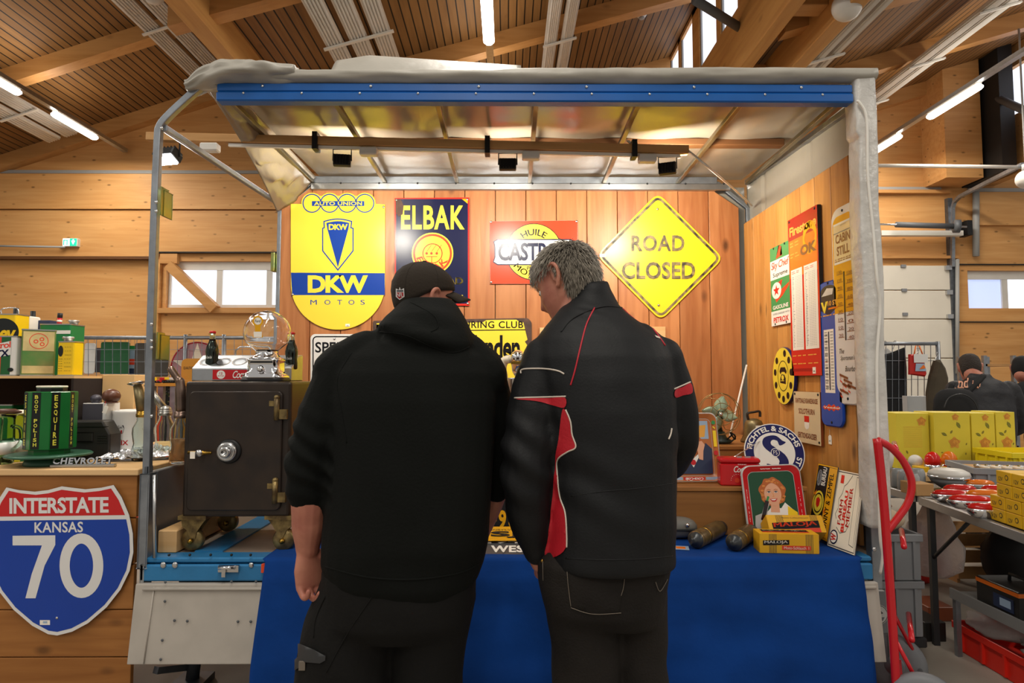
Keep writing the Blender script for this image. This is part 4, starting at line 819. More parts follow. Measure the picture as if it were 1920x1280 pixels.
for r, dy in ((.113, 0), (.113, .03), (.06, -.03), (.03, -.035)): mb.tube(ringp(r, dy), .0021, 'wire_brass', 6, closed=True)
for i in range(8):
    a = 2 * PI * i / 8 + .2; d = Vector((math.cos(a), 0, math.sin(a))); d2 = Vector((math.cos(a + .5), 0, math.sin(a + .5)))
    mb.tube(smooth_line([c + d * .03 + Vector((0, -.035, 0)), c + d * .08 + Vector((0, -.028, 0)), c + d2 * .113, c + d2 * .113 + Vector((0, .03, 0))], 4), .0017, 'wire_brass', 5)
mb.build('cage', t)
mb = local(t); mb.tube(smooth_line([b0 + Vector((.02, -.04, .02)), b0 + Vector((.05, -.06, .05)), b0 + Vector((.06, -.05, .02)), b0 + Vector((.03, -.06, .06)), b0 + Vector((.065, -.045, .035)), b0 + Vector((.03, -.07, .008))], 5), .004, 'black', 6); mb.build('cord', t)
# bell
t = thing('cow_bell', 'old bronze bell with a dark leather strap handle', 'bell', P(1414, 828, 3.62)); b0 = t.location.copy(); mb = local(t)
mb.lathe([(.072, 0), (.074, .006), (.066, .018), (.058, .04), (.053, .075), (.05, .1), (.042, .118), (.02, .13), (.005, .132)], 'bronze', 32, b0); mb.build('body', t)
mb = local(t); mb.tube(smooth_line([b0 + Vector((-.03, 0, .125)), b0 + Vector((-.034, 0, .158)), b0 + Vector((0, 0, .166)), b0 + Vector((.034, 0, .17)), b0 + Vector((.036, 0, .14))], 5), .011, 'leather', 8, flat=.6); mb.build('handle', t)
mb = local(t); mb.box(b0.x - .012, b0.y - .068, b0.z + .06, b0.x + .016, b0.y - .058, b0.z + .095, 'paper'); mb.build('price_tag', t)
# thin rod in the rear corner
tag(MB().tube([P(1400, 684, 4.12), (P(1368, 800, 4.0).x, 4.0, S2 + .003)], .006, 'white_paint', 8).build('white_rod'), 'thin white rod leaning in the rear corner behind the fan', 'rod')
# trays
def tray(label, mw, W, H, r, rim, field, draw):
    fr = mw; mb = MB(); out = rrect(-W / 2, -H / 2, W / 2, H / 2, r, 8); inn = rrect(-W / 2 + .03, -H / 2 + .03, W / 2 - .03, H / 2 - .03, r * .7, 8); n = len(out)
    o2 = rrect(-W / 2 + .005, -H / 2 + .005, W / 2 - .005, H / 2 - .005, r, 8)
    vs = [(x, y, -.004) for x, y in out] + [(x, y, .012) for x, y in out] + [(x, y, .014) for x, y in o2] + [(x, y, 0) for x, y in inn]
    mb.add(vs[:3 * n], [(k * n + i, k * n + (i + 1) % n, (k + 1) * n + (i + 1) % n, (k + 1) * n + i) for k in range(2) for i in range(n)], 'tray_grey', True)
    mb.add(vs[2 * n:], [(i, (i + 1) % n, n + (i + 1) % n, n + i) for i in range(n)], rim, True); mb.poly(inn, 0, field); mb.poly(out[::-1], -.004, 'tray_grey'); mb.stroke(inn, .002, .0008, 'tray_grey', True); draw(mb)
    o = mb.build('serving_tray', mw=mw); return tag(o, label, 'tray')
def face_print(mb, cx, cy, s, flip=1, z=.0006):
    X = lambda x, y: (cx + x * s * flip, cy + y * s)
    rnd = random.Random(4)
    mb.poly([X(.95 * math.cos(a) * (1 + .07 * math.sin(7 * a)), .15 + 1.05 * math.sin(a) * (1 + .05 * math.cos(9 * a))) for a in np.linspace(0, 2 * PI, 60)[:-1]], z, 'hair_print')
    for i in range(26): a = rnd.uniform(0, 2 * PI); r = rnd.uniform(.72, .9); mb.disc(*X(r * math.cos(a), .15 + r * math.sin(a)), .12 * s, z * 1.5, 'hair_print2', 10, .07 * s)
    mb.poly([X(x, y) for x, y in ((-.3, -1.3), (.35, -1.35), (.38, -.6), (-.2, -.6))], z * 2, 'skin_print')
    mb.poly([X(.62 * math.cos(a), .02 + (.78 if math.sin(a) > 0 else .9) * math.sin(a) * (1 - .12 * abs(math.cos(a)))) for a in np.linspace(0, 2 * PI, 40)[:-1]], z * 3, 'skin_print')
    for e in (-.27, .24): mb.poly([X(e + .13 * math.cos(a), .14 + .055 * math.sin(a)) for a in np.linspace(0, 2 * PI, 14)[:-1]], z * 4, 'white'); mb.disc(*X(e, .14), .05 * s, z * 5, 'blue_print', 10); mb.stroke([X(e - .15, .28), X(e, .34), X(e + .15, .29)], .04 * s, z * 4, 'hair_print'); mb.stroke([X(e - .14, .16), X(e, .21), X(e + .14, .16)], .035 * s, z * 5, 'dark')
    mb.stroke([X(.0, .1), X(.06, -.18), X(-.05, -.2)], .03 * s, z * 4, 'hair_print2'); mb.poly([X(-.27, -.36), X(-.1, -.34), X(.1, -.34), X(.3, -.34), X(.15, -.54), X(-.1, -.55)], z * 4, 'coke_red'); mb.poly([X(-.2, -.38), X(.22, -.37), X(.1, -.46), X(-.08, -.46)], z * 5, 'white')
def cola_text(mb, x0, y0, x1, y1, z, m='white', rot=0):
    mb.text('Coca-Cola', x0, y0, x1, y1, z, m, .012, .85, sh=.35, rot=rot)
def d1(mb):
    z = .0006
    face_print(mb, -.0, .035, .062); mb.poly([(-.06, -.14), (.08, -.14), (.085, -.04), (.05, -.005), (.03, -.03), (-.01, -.02), (-.05, -.06)], z, 'white'); mb.poly([(.05, -.14), (.1, -.14), (.1, -.05), (.06, -.02)], z * 2, 'yellow')
    mb.poly([(-.1, -.14), (-.06, -.14), (-.03, -.03), (-.015, .0), (-.035, .01), (-.06, -.05), (-.09, -.06)], z * 2, 'tray_grey'); mb.stroke([(-.06, -.08), (-.03, .005)], .017, z * 7, 'cola'); mb.stroke([(-.03, .005), (-.022, .025)], .009, z * 7, 'glass_green' if False else 'en_green')
    cola_text(mb, -.045, .148, .05, .163, .008); mb.text('Have a Coke', .1165, -.1, .1265, .06, .008, 'white', .01, rot=-90); mb.text('Have a Coke', -.1265, -.1, -.1165, .06, .008, 'white', .01, rot=90)
fr = xf(*P(1449, 940, 3.0), PI / 2 - .22, 0, 0) @ Matrix.Rotation(.06, 4, 'Z'); c = P(1449, 940, 3.0)
tray('red rimmed serving tray with a smiling red-haired woman on green', xf(c.x, 2.99, .65 + .168, PI / 2 - .2, 0, -.1) @ Matrix.Rotation(.05, 4, 'Z'), .268, .335, .04, 'coke_red', 'tray_green', d1)
def d2(mb):
    z = .0006; mb.rect(-.09, .04, .09, .13, z, 'sky_print'); mb.poly([(-.02, .1), (.08, .11), (.07, .05), (-.02, .04)], z * 1.2, 'en_ltorange')
    face_print(mb, .0, .01, .056, -1, .0008); mb.poly([(-.1, -.13), (.095, -.13), (.1, -.01), (.07, .02), (.045, -.02), (.03, -.05), (-.02, -.06), (-.06, -.04)], .006, 'blue_print'); mb.poly([(-.03, -.05), (0, -.1), (.03, -.05), (.045, -.02), (.0, -.06), (-.04, -.02)], .0066, 'white'); mb.disc(0, -.075, .014, .0072, 'coke_red', 10)
    mb.poly([(.03, -.06), (.05, -.065), (.055, -.02), (.065, .01), (.05, .03), (.03, .025), (.025, -.01)], .0075, 'skin_print'); mb.rect(-.055, -.167, .05, -.146, .012, 'coke_red'); cola_text(mb, .042, -.149, -.047, -.163, .0126); mb.rect(.109, .0, .125, .08, .012, 'yellow'); mb.disc(.117, -.03, .012, .012, 'coke_red', 12); mb.disc(.116, .12, .01, .012, 'en_green', 10); mb.stroke([(.112, .1), (.122, .09)], .006, .012, 'yellow'); mb.rect(-.12, -.167, -.06, -.146, .0115, 'sky_print'); mb.rect(.055, -.167, .12, -.146, .0115, 'sky_print')
tray('amber rimmed serving tray with a woman in a dark jacket', xf(P(1297, 850, 3.2).x, 3.2, S1 + .172, PI / 2 - .2, 0, .05), .27, .34, .035, 'amber_print', 'amber_print', d2)
# red radio
q = P(1386, 905, 3.11); t = thing('cooler_radio', 'small red cola cooler radio with a silver aerial', 'radio', (q.x, 3.12, S1), -.14)
MB().solid(rrect(-.092, -.045, .092, .045, .012, 4), 0, .105, 'coke_red', bev=.006).build('body', t); MB().solid(rrect(-.095, -.048, .095, .048, .012, 4), .107, .132, 'coke_red', bev=.008).build('lid', t)
mb = MB(); mb.T = Matrix.Translation((0, -.0455, 0)) @ Matrix.Rotation(PI / 2, 4, 'X'); cola_text(mb, -.03, .065, .075, .095, .001); mb.text('DRINK', -.01, .1, .03, .105, .001, 'white', .01); mb.disc(-.015, .028, .012, .001, 'maloja_red', 14)
for i in range(10): a = PI * i / 9; mb.disc(-.015 + .028 * math.cos(a), .028 + .028 * math.sin(a), .0015, .001, 'white', 6)
mb.build('dial_print', t)
for x in (-.01, .03): MB().box(x, -.02, .132, x + .024, -.005, .138, 'steel').build('button', t)
p0, p1 = P(1361, 866, 3.11), P(1440, 817, 3.3); MB_ = local(t); bpy.context.view_layer.update(); MB_.T = t.matrix_world.inverted(); MB_.tube([p0, p1], .003, 'chrome', 6); MB_.build('aerial', t)
# round navy sign leaning on the upper step
q = P(1446, 857, 3.3); mw = xf(q.x - .01, 3.235, S1 + .142, PI / 2 - .3, 0, -.12) @ Matrix.Scale(.97, 4); mb = MB(); mb.solid(circ(0, 0, .151, 64), -.006, 0, 'en_white', bev=.001); z = .0006
mb.disc(0, 0, .146, z, 'en_deep', 64); mb.disc(0, 0, .103, z * 2, 'en_white', 56); mb.arctext('FICHTEL & SACHS', 0, 0, .111, .139, 172, 14, z * 2, 'en_white', .03, 1.0); mb.arctext('ST', 0, 0, .111, .139, -12, -32, z * 2, 'en_white', .03)
S_ = [(.045, .062), (.02, .085), (-.01, .088), (-.045, .075), (-.056, .045), (-.04, .015), (.005, -.02), (.02, -.045), (.01, -.06), (-.012, -.066), (-.045, -.06), (-.03, -.09), (.01, -.092), (.05, -.08), (.066, -.05), (.05, -.01), (.0, .03), (-.012, .045), (-.002, .06), (.02, .06), (.03, .035), (.062, .052)]
mb.poly([Vector(p) for p in smooth_line([(x, y, 0) for x, y in S_], 3, True)], z * 3, 'en_deep'); mb.disc(.003, .048, .017, z * 4, 'en_white', 24); mb.disc(.0, -.055, .017, z * 4, 'en_white', 24); mb.disc(.004, -.001, .022, z * 4, 'en_white', 24); mb.disc(.004, -.001, .019, z * 5, 'en_deep', 24); mb.text('FS', -.006, -.012, .014, .01, z * 6, 'en_white')
tag(mb.build('enamel_sign', mw=mw), 'round navy and white sign with a big letter, behind the red rimmed tray', 'sign')
# yellow inner tube boxes
def maloja(label, mw, red_text):
    t = thing('cardboard_box', label, 'box', mw=mw, group='yellow inner tube boxes'); W, D, H = .122, .046, .04
    MB().solid(rrect(-W, -D, W, D, .002, 1), -H, H, 'maloja').build('carton', t); z = .0006
    mb = MB(); mb.T = Matrix.Translation((0, -D, 0)) @ Matrix.Rotation(PI / 2, 4, 'X')
    for x in (-.082, .068):
        for i in range(6): mb.rect(x + i * .0055, -H + .001, x + i * .0055 + .002, H - .001, z, 'cyl_cap')
    mb.poly([(-.108, -.008), (.0, -.004) , (.0, .016), (-.108, .012)] if not red_text else [(-.105, -.03), (.1, -.018), (.1, .014), (-.105, .002)], z * 2, 'en_black')
    if red_text: mb.text('MALOJA', -.1, -.024, .09, .002, z * 3, 'en_redorange', .04, warp=lambda x, y: (x, y + (x + .1) * .055)); mb.rect(-.03, -.04, .1, -.02, z * 1.5, 'maloja_red'); mb.text('Moto Luftschlauch', -.06, .024, .06, .029, z * 3, 'cyl_cap')
    else: mb.text('MALOJA', -.103, -.004, -.006, .011, z * 3, 'offwhite', .04, warp=lambda x, y: (x, y + (x + .1) * .03)); mb.rect(-.03, -.026, .088, -.008, z * 2, 'maloja_red'); mb.text('Moto-Schlauch  I', -.022, -.023, .08, -.011, z * 3, 'offwhite')
    mb.build('front_print', t); mb = MB(); mb.T = Matrix.Translation((0, 0, H))
    mb.rect(-.1, -.02, .095, .03, z, 'maloja_red'); mb.rect(-.1, -.005, .095, .03, z * 2, 'en_black'); mb.text('MALOJA', -.09, .0, .085, .025, z * 3, 'offwhite', .04); mb.build('top_print', t); mb = MB(); mb.T = Matrix.Translation((W, 0, 0)); mb.box(.0005, -D + .003, -H + .003, .0015, D - .003, H - .003, 'card_dark'); mb.build('end_flap', t); return t
maloja('yellow inner tube box lying in front with white letters on black', xf(P(1473, 1020, 2.79).x, 2.79, .648 + .041, 0, 0, -.09), False)
maloja('yellow inner tube box standing behind with red letters on black', xf(P(1480, 985, 2.93).x, 2.895, .648 + .072, -.9 + .25, 0, -.04), True)
# two plates leaning at the side wall
def quad_sign(name, label, BL, BR, TL, draw, face, edge='edge_metal', th=.004, cat='sign'):
    u = (BR - BL); v = (TL - BL); n = u.cross(v).normalized(); fr = Fr(BL, u, n); U = (u.dot(fr.u), u.dot(fr.v)); V = (v.dot(fr.u), v.dot(fr.v)); mb = MB(); mb.pm = lambda a, b: (a * U[0] + b * V[0], a * U[1] + b * V[1])
    plate(mb, [(0, 0), (1, 0), (1, 1), (0, 1)], -th, 0, face, edge); draw(mb); return tag(mb.build(name, mw=fr.mw), label, cat)
def d(mb):
    z = .0006; mb.rect(.6, .03, .97, .97, z, 'en_gold'); mb.stroke([(.02, .015), (.98, .015), (.98, .985), (.02, .985)], .02, z * 2, 'en_gold', True); mb.disc(.3, .45, .27, z * 2, 'en_yellow', 30, .17); mb.stroke(circ(.3, .45, .21, 30, .13), .02, z * 3, 'en_black', True); mb.disc(.3, .45, .19, z * 3, 'en_yellow', 24, .11); mb.poly([(.22, .42), (.3, .38), (.38, .42), (.4, .5), (.3, .53), (.2, .5)], z * 4, 'en_red')
    for a, b in ((.02, .56), (.58, .36)): mb.poly([(a, b), (a + .12, b + .06), (a + .13, b - .04)], z * 2, 'en_orange')
    mb.text('FARM', .2, .06, .4, .24, z * 2, 'en_white', .02, rot=90); mb.text('BUREAU', .3, .7, .5, .96, z * 2, 'en_white', .02, rot=90); mb.text('DONNY & ZEMPEL', .66, .06, .86, .9, z * 2, 'en_black', .03, rot=90); mb.disc(.18, .8, .12, z * 2, 'grey', 16, .12); mb.text('Country', .1, .72, .24, .9, z * 3, 'plate_black', .01, rot=90)
quad_sign('farm_sign', 'narrow black and yellow farm sign leaning at the side boards', P(1551, 1016, 2.86) + P(1535, 868, 3.17) - P(1572, 876, 2.97), P(1551, 1016, 2.86), P(1535, 868, 3.17), d, 'plate_black')
def d(mb):
    z = .0006; mb.stroke([(.03, .02), (.97, .02), (.97, .98), (.03, .98)], .012, z, 'plate_grey', True); mb.stroke([(.76, .1), (.92, .08), (.92, .94), (.76, .95)], .008, z, 'plate_grey', True)
    for i, s in enumerate(('FARM', 'BUREAU', 'MEMBER')): mb.text(s, (.26, .41, .56)[i], (.3, .22, .3)[i], (.38, .53, .68)[i], (.62, .75, .8)[i], z * 2, 'en_red', .04, rot=90)
    mb.disc(.2, .13, .15, z * 2, 'en_navy', 24, .09); mb.disc(.2, .13, .12, z * 3, 'en_white', 24, .072); mb.text('W', .1, .08, .3, .17, z * 4, 'en_red', .04, rot=90); mb.rect(.18, .83, .3, .94, z * 2, 'en_red'); mb.stroke([(.2, .36), (.14, .42), (.22, .5), (.2, .62), (.3, .7), (.34, .8), (.44, .84), (.6, .96)], .01, z, 'plate_grey'); mb.stroke([(.24, .26), (.4, .2), (.6, .24), (.7, .36)], .01, z, 'plate_grey')
quad_sign('farm_sign', 'narrow cream farm bureau member sign with red letters beside the wrapped post', P(1551, 1022, 2.86), P(1602, 1041, 2.70), P(1571, 880, 2.98), d, 'offwhite')
# shock absorber bodies, grey case, card
def canister(label, a, b, r):
    a, b = Vector(a), Vector(b); ax = (b - a).normalized(); t = thing('steel_cylinder', label, 'cylinder', tuple(a), group='old brown cylinders'); L = (b - a).length
    mb = MB(); mb.lathe([(r * .55, .012), (r, .03), (r, L * .78), (r * 1.0, L * .8)], 'cyl_brown', 28, (0, 0, 0), ax); mb.build('body', t); mb = MB(); mb.lathe([(.004, -.004), (r * .35, -.002), (r * .4, .008), (r * .75, .012), (r * .95, .03), (r * 1.02, .036)], 'cyl_cap', 28, (0, 0, 0), ax); mb.build('end_cap', t)
    mb = MB(); mb.lathe([(r * .35, L * .8), (r * .8, L * .82), (r * .8, L * .9), (r * .4, L * .92), (r * .3, L)], 'cyl_cap', 24, (0, 0, 0), ax); mb.build('neck', t); mb = MB(); mb.lathe([(r * 1.03, L * .3), (r * 1.03, L * .33)], 'brass', 28, (0, 0, 0), ax); mb.build('ring', t); return t
a, b = PZ(1300, 1014, .686), PZ(1347, 991, .686); canister('brown steel cylinder with dark cap beside the grey case', a, b + (b - a) * .25, .038)
a, b = PZ(1373, 1019, .686), PZ(1408, 996, .686); canister('brown steel cylinder with dark cap in front of the red rimmed tray', a, b + (b - a) * .15, .038)
q = PZ(1272, 1012, .65); t = thing('instrument_case', 'grey plastic case partly hidden by the black jacket', 'case', (q.x, q.y + .04, .649)); rings = []
for x in np.linspace(-.13, .095, 16):
    s = max(.05, 1 - abs((x + .02) / .118) ** 3.5) ** .5; rings.append([(x, .06 * s * math.cos(a) * (abs(math.cos(a)) ** -.3 if abs(math.cos(a)) > .05 else 1) * .8, .05 + .048 * s * math.sin(a)) for a in np.linspace(0, 2 * PI, 25)[:-1]])
MB().loft(rings, 'grey_plastic').build('shell', t); MB().box(-.12, -.058, .047, .085, .058, .052, 'cyl_cap').build('seam', t); MB().ball((.04, -.05, .07), .01, 'chrome').build('badge', t)
q = PZ(1276, 1027, .65); mb = MB(); mb.box(-.04, -.03, 0, .035, .03, .002, 'sky_print', Matrix.Rotation(-.2, 3, 'Z')); mb.box(-.02, -.02, .002, .02, .015, .0025, 'en_orange', Matrix.Rotation(-.2, 3, 'Z')); tag(mb.build('flyer', loc=(q.x, q.y, .65)), 'small blue and orange flyer lying on the blue cloth', 'flyer')
# licence plates between the two men
def lic(label, mw, W, H, face, draw, edge=None):
    mb = MB(); mb.solid(rrect(-W / 2, -H / 2, W / 2, H / 2, .012, 4), -.0015, 0, face, edge or face); draw(mb); return tag(mb.build('license_plate', mw=mw), label, 'license plate')
def letters(mb, s, x0, y0, x1, y1, m):
    for z in (.0008, .0016, .0024): mb.text(s, x0, y0, x1, y1, z, m, .035, 1.05)
q = PZ(948, 1026, .66); lic('grey license plate with white letters at the cloth edge between the men', xf(q.x + .02, q.y + .01, .664, .22, 0, 0), .31, .15, 'plate_grey', lambda mb: (letters(mb, 'WEST', -.083, -.06, .1, .0, 'white'), letters(mb, '1948', -.1, .02, .1, .065, 'white')))
q = PZ(945, 1008, .69); lic('yellow license plate with dark letters between the men', xf(q.x + .0, q.y + .06, .695, .18, 0, .02), .31, .15, 'en_gold', lambda mb: (letters(mb, 'SJI', -.06, -.05, .12, .02, 'plate_black'), mb.text('PENNSYLVANIA', -.1, .03, .1, .045, .001, 'plate_black')))
q = P(945, 972, 3.02); lic('black license plate with orange digits leaning on the step', xf(q.x, 3.02, .74, PI / 2 - .15, 0, 0), .31, .16, 'plate_black', lambda mb: [letters(mb, s, (x0 - 945) / 397, -.05, (x1 - 945) / 397, .035, 'en_ltorange' if False else 'en_gold') for s, x0, x1 in (('3', 908, 923), ('9', 935, 949), ('0', 953, 968))] + [mb.rect((927 - 945) / 397, -.015, (931.5 - 945) / 397, -.003, .002, 'en_gold')])
# milkshake mixer
q = P(955, 800, 3.62); t = thing('milkshake_mixer', 'cream and chrome milkshake mixer with steel cup between the men', 'mixer', (q.x, 3.62, S2)); s = 3.62 / 1200
Z = lambda py: P(955, py, 3.62).z - S2; XX = lambda px: P(px, 700, 3.62).x - q.x
MB().solid(rrect(-.06, -.07, .07, .08, .03, 5), 0, .03, 'cream_enamel', bev=.01).build('foot', t)
MB().tube(smooth_line([(XX(944), .03, .02), (XX(944), .03, Z(720)), (XX(941), .03, Z(690)), (XX(946), .02, Z(676)), (XX(957), 0, Z(673))], 6), [.028] * 6 + [.027] * 12 + [.024] * 7, 'cream_enamel', 16).build('arm', t)
mb = MB(); mb.lathe([(.002, Z(706)), (.02, Z(704)), (.034, Z(695)), (.037, Z(684)), (.04, Z(683)), (.04, Z(677)), (.043, Z(676)), (.043, Z(667)), (.034, Z(661)), (.015, Z(657)), (.002, Z(656))], 'chrome', 32, (XX(971), -.02, 0)); hd = mb.build('motor_head', t)
MB().box(XX(958), -.063, Z(683), XX(984), -.058, Z(678), 'brass').build('name_band', hd)
mb = MB(); mb.lathe([(.03, .04), (.033, .045), (.042, Z(710)), (.044, Z(708)), (.04, Z(709)), (.032, .06)], 'steel', 28, (XX(966), -.02, 0)); mb.build('cup', t)
# ---------------------------------------------------------------- the safe
SY = 2.80; sx0, sx1 = P(345, 800, SY).x, P(545, 800, SY).x; sz0, sz1 = P(445, 969, SY).z, 1.373
t = thing('safe', 'old dark brown steel safe on iron castors', 'safe', ((sx0 + sx1) / 2, SY + .22, ZD)); c = t.location.copy(); X = lambda px: P(px, 800, SY).x - c.x; Zs = lambda py: P(445, py, SY).z - c.z
hw = (sx1 - sx0) / 2; MB().box(-hw, -.22, sz0 - ZD, hw, .22, sz1 - ZD, 'safe_paint').build('body', t, bev=.012)
fy = -.222; mb = MB(); mb.T = Matrix.Translation((0, fy, 0)) @ Matrix.Rotation(PI / 2, 4, 'X'); mb.solid(rrect(X(356), Zs(956), X(530), Zs(733), .022, 5), 0, .012, 'safe_paint', bev=.004); dr = mb.build('door', t)
for y0, y1 in ((745, 787), (899, 942)):
    h = MB().cyl((X(521), fy - .016, Zs(y1)), (X(521), fy - .016, Zs(y0)), .012, 'safe_metal').ball((X(521), fy - .016, Zs(y0)), .013, 'safe_metal').box(X(522), fy - .018, Zs(y1 - 2), X(540), fy, Zs(y1 - 20), 'safe_metal').box(X(506), fy - .014, Zs(y0 + 16), X(521), fy - .01, Zs(y0 + 6), 'safe_metal').build('hinge', t)
dx, dz = X(434), Zs(845); mb = MB(); mb.lathe([(.052, .0), (.052, .006), (.046, .01)], 'black', 36, (dx, fy - .012, dz), (0, -1, 0)); mb.lathe([(.043, .01), (.043, .02), (.036, .028), (.028, .03), (.026, .024), (.026, .03), (.022, .045), (.012, .047), (.01, .035)], 'steel', 36, (dx - .004, fy - .012, dz), (0, -1, 0)); dl = mb.build('combination_dial', dr)
mb = MB()
for i in range(40): a = 2 * PI * i / 40; mb.box(dx - .004 + .039 * math.cos(a) - .0008, fy - .037, dz + .039 * math.sin(a) - .0008, dx - .004 + .039 * math.cos(a) + .0008, fy - .034, dz + .039 * math.sin(a) + .0008, 'white')
mb.build('dial_marks', dr)
mb = MB(); mb.tube([(X(362), fy - .035, Zs(846)), (X(405), fy - .035, Zs(847))], [.007, .006], 'brass', 10); mb.cyl((X(388), fy - .01, Zs(847)), (X(388), fy - .04, Zs(847)), .009, 'brass'); mb.build('handle', dr)
MB().lathe([(.015, 0), (.015, .003)], 'steel', 20, (X(384), fy - .045, Zs(847)), (0, -1, 0)).build('key_disc', dr); mb = MB(); mb.box(X(368), fy - .046, Zs(857), X(377), fy - .044, Zs(844), 'paper'); mb.build('price_tag', dr)
for sx in (-1, 1):
    for sy in (-1, 1):
        cx_, cy_ = sx * (hw - .045), sy * .175; mb = MB()
        mb.box(cx_ - .06, cy_ - .045, sz0 - ZD - .012, cx_ + .06, cy_ + .045, sz0 - ZD + .004, 'safe_metal'); pr = [(-.055, 0), (.055, 0), (.035, -.025), (.012, -.06), (.008, -.085), (-.012, -.085), (-.03, -.05), (-.05, -.035)]
        for yy in (-.026, .02): vs = [(cx_ + x * -sx, cy_ + yy + k, sz0 - ZD - .01 + z) for k in (0, .006) for x, z in pr]; n_ = len(pr); mb.add(vs, [tuple(range(n_)), tuple(range(n_, 2 * n_))[::-1]] + [(i, (i + 1) % n_, n_ + (i + 1) % n_, n_ + i) for i in range(n_)], 'safe_metal')
        cs = mb.build('castor', t); wx_ = cx_ + .012 * sx; mb = MB(); mb.lathe([(.012, -.02), (.043, -.018), (.047, -.012), (.047, .012), (.043, .018), (.012, .02)], 'safe_metal', 28, (wx_, cy_, .048), (0, 1, 0)); mb.ball((wx_, cy_ - .03, .045), .012, 'brass', 10); mb.build('castor_wheel', cs)
# gumball machine
q = P(502, 712, 2.96); t = thing('gumball_machine', 'empty glass globe gumball machine with chrome base on the safe', 'gumball machine', (q.x, 2.94, sz1)); g = 2.94 / 1200
mb = MB(); mb.solid(rrect(-.098, -.08, .098, .08, .04, 6), .0, .012, 'black', bev=.003); mb.loft([[(x * s_, y * s_, z_) for x, y in rrect(-.095, -.078, .095, .078, .045, 8)] for s_, z_ in ((1, .012), (.98, .025), (.86, .038), (.78, .045), (.76, .09), (.8, .095), (.8, .1), (.7, .104))], 'chrome'); mb.build('base', t)
MB().lathe([(.075, .1), (.078, .104), (.06, .112), (.05, .125), (.048, .14), (.052, .145)], 'chrome', 32).build('collar', t)
mb = MB(); mb.lathe([(.015, 0), (.017, .012), (.01, .02), (.003, .022)], 'chrome', 20, (0, -.06, .055), (0, -1, 0)); mb.box(-.05, -.064, .083, .05, -.058, .09, 'black'); mb.build('coin_knob', t)
pr = [(.045, .135), (.06, .15), (.085, .172)] + [(.104 * math.cos(a), .225 + .1 * math.sin(a)) for a in np.linspace(-.5, PI / 2 - .3, 14)] + [(.002, .325)]; pr = pr + [(max(.001, r_ - .003), z_ - .001 * (z_ > .3) * 2) for r_, z_ in pr[::-1]]
mb = MB(); mb.lathe(pr, 'glass', 48); mb.build('globe', t)
mb = MB(); mb.T = Matrix.Translation((-.002, -.106, .232)) @ Matrix.Rotation(PI / 2 + .05, 4, 'X'); mb.poly([(.024 * math.cos(a), .035 + .024 * math.sin(a)) for a in np.linspace(-1, PI + 1, 24)] + [(-.012, -.01), (-.022, -.03), (-.022, -.038), (.022, -.038), (.022, -.03), (.012, -.01)], 0, 'en_gold'); mb.disc(0, .035, .016, .0006, 'paper', 20); mb.text('Ford', -.013, .029, .013, .042, .0012, 'dark', .01, sh=.2); mb.rect(-.018, -.036, .018, -.012, .0006, 'paper'); mb.build('decal', t)
# bottle carrier
q = P(466, 712, 3.12); t = thing('bottle_carrier', 'aluminium cola bottle carrier with round holes on the safe', 'bottle carrier', (q.x, 3.12, sz1 + .001)); hwc = .235
def yz(u): return (-.08 + .1 * u, .065 + .06 * u)
mb = MB(); pr = [(-.085, 0), (-.085, .062), (.02, .125), (.085, .13), (.085, 0)]; vs = [(x, y, z) for x in (-hwc, hwc) for y, z in pr]; n_ = 5
mb.add(vs, [tuple(range(n_))[::-1], tuple(range(n_, 2 * n_))] + [(i, (i + 1) % n_, n_ + (i + 1) % n_, n_ + i) for i in range(n_)], 'alu'); mb.build('box', t, bev=.005)
sl = math.atan2(.063, .105)
for i in range(6):
    x = -hwc + .05 + i * .077; mb = MB(); mb.T = Matrix.Translation((x, -.033, .0935)) @ Matrix.Rotation(sl, 4, 'X'); mb.stroke(circ(0, 0, .033, 30), .005, .0015, 'steel', True); mb.disc(0, 0, .031, .001, 'grey', 30); mb.disc(.004, -.006, .024, .0015, 'galv', 24); mb.build('bottle_hole', t)
mb = MB(); mb.T = Matrix.Translation((-.035, -.0862, .03)) @ Matrix.Rotation(PI / 2, 4, 'X'); mb.rect(-.1, -.022, .12, .024, 0, 'coke_red'); mb.disc(-.06, .001, .02, .001, 'white', 24); mb.text('12', -.067, .002, -.053, .013, .0016, 'coke_red', .02); mb.text('BOTTLES', -.074, -.008, -.046, -.002, .0016, 'coke_red', .01); cola_text(mb, -.005, -.016, .11, .019, .001); mb.build('label', t)
mb = MB(); xh = P(437, 660, 3.12).x - q.x; mb.tube([(xh, .03, .12), (xh, .03, .15), (xh + .02, .03, .168), (xh + .16, .03, .168), (xh + .18, .03, .15), (xh + .18, .03, .12)], .004, 'steel', 8); mb.build('handle', t)
def cola_bottle(label, px, py0, Y):
    q = P(px, py0, Y); t = thing('cola_bottle', label, 'bottle', tuple(q), group='cola bottles in the carrier')
    mb = MB(); mb.lathe([(.022, 0), (.027, .004), (.028, .03), (.025, .05), (.028, .075), (.028, .085), (.024, .105), (.015, .125), (.0115, .14)], 'cola', 26); mb.build('cola_fill', t)
    mb = MB(); mb.lathe([(.024, -.001), (.0285, .003), (.0295, .03), (.0265, .05), (.0295, .075), (.0295, .086), (.0255, .106), (.0165, .127), (.013, .142), (.012, .165), (.0135, .168), (.0135, .172)], 'glass_green', 26); mb.build('glass_body', t)
    MB().lathe([(.0145, .168), (.0155, .171), (.0145, .178), (.004, .18)], 'coke_red', 20).build('cap', t); mb = MB(); mb.T = Matrix.Translation((0, -.0298, .05)) @ Matrix.Rotation(PI / 2, 4, 'X'); cola_text(mb, -.012, -.004, .012, .008, 0); mb.build('bottle_print', t)
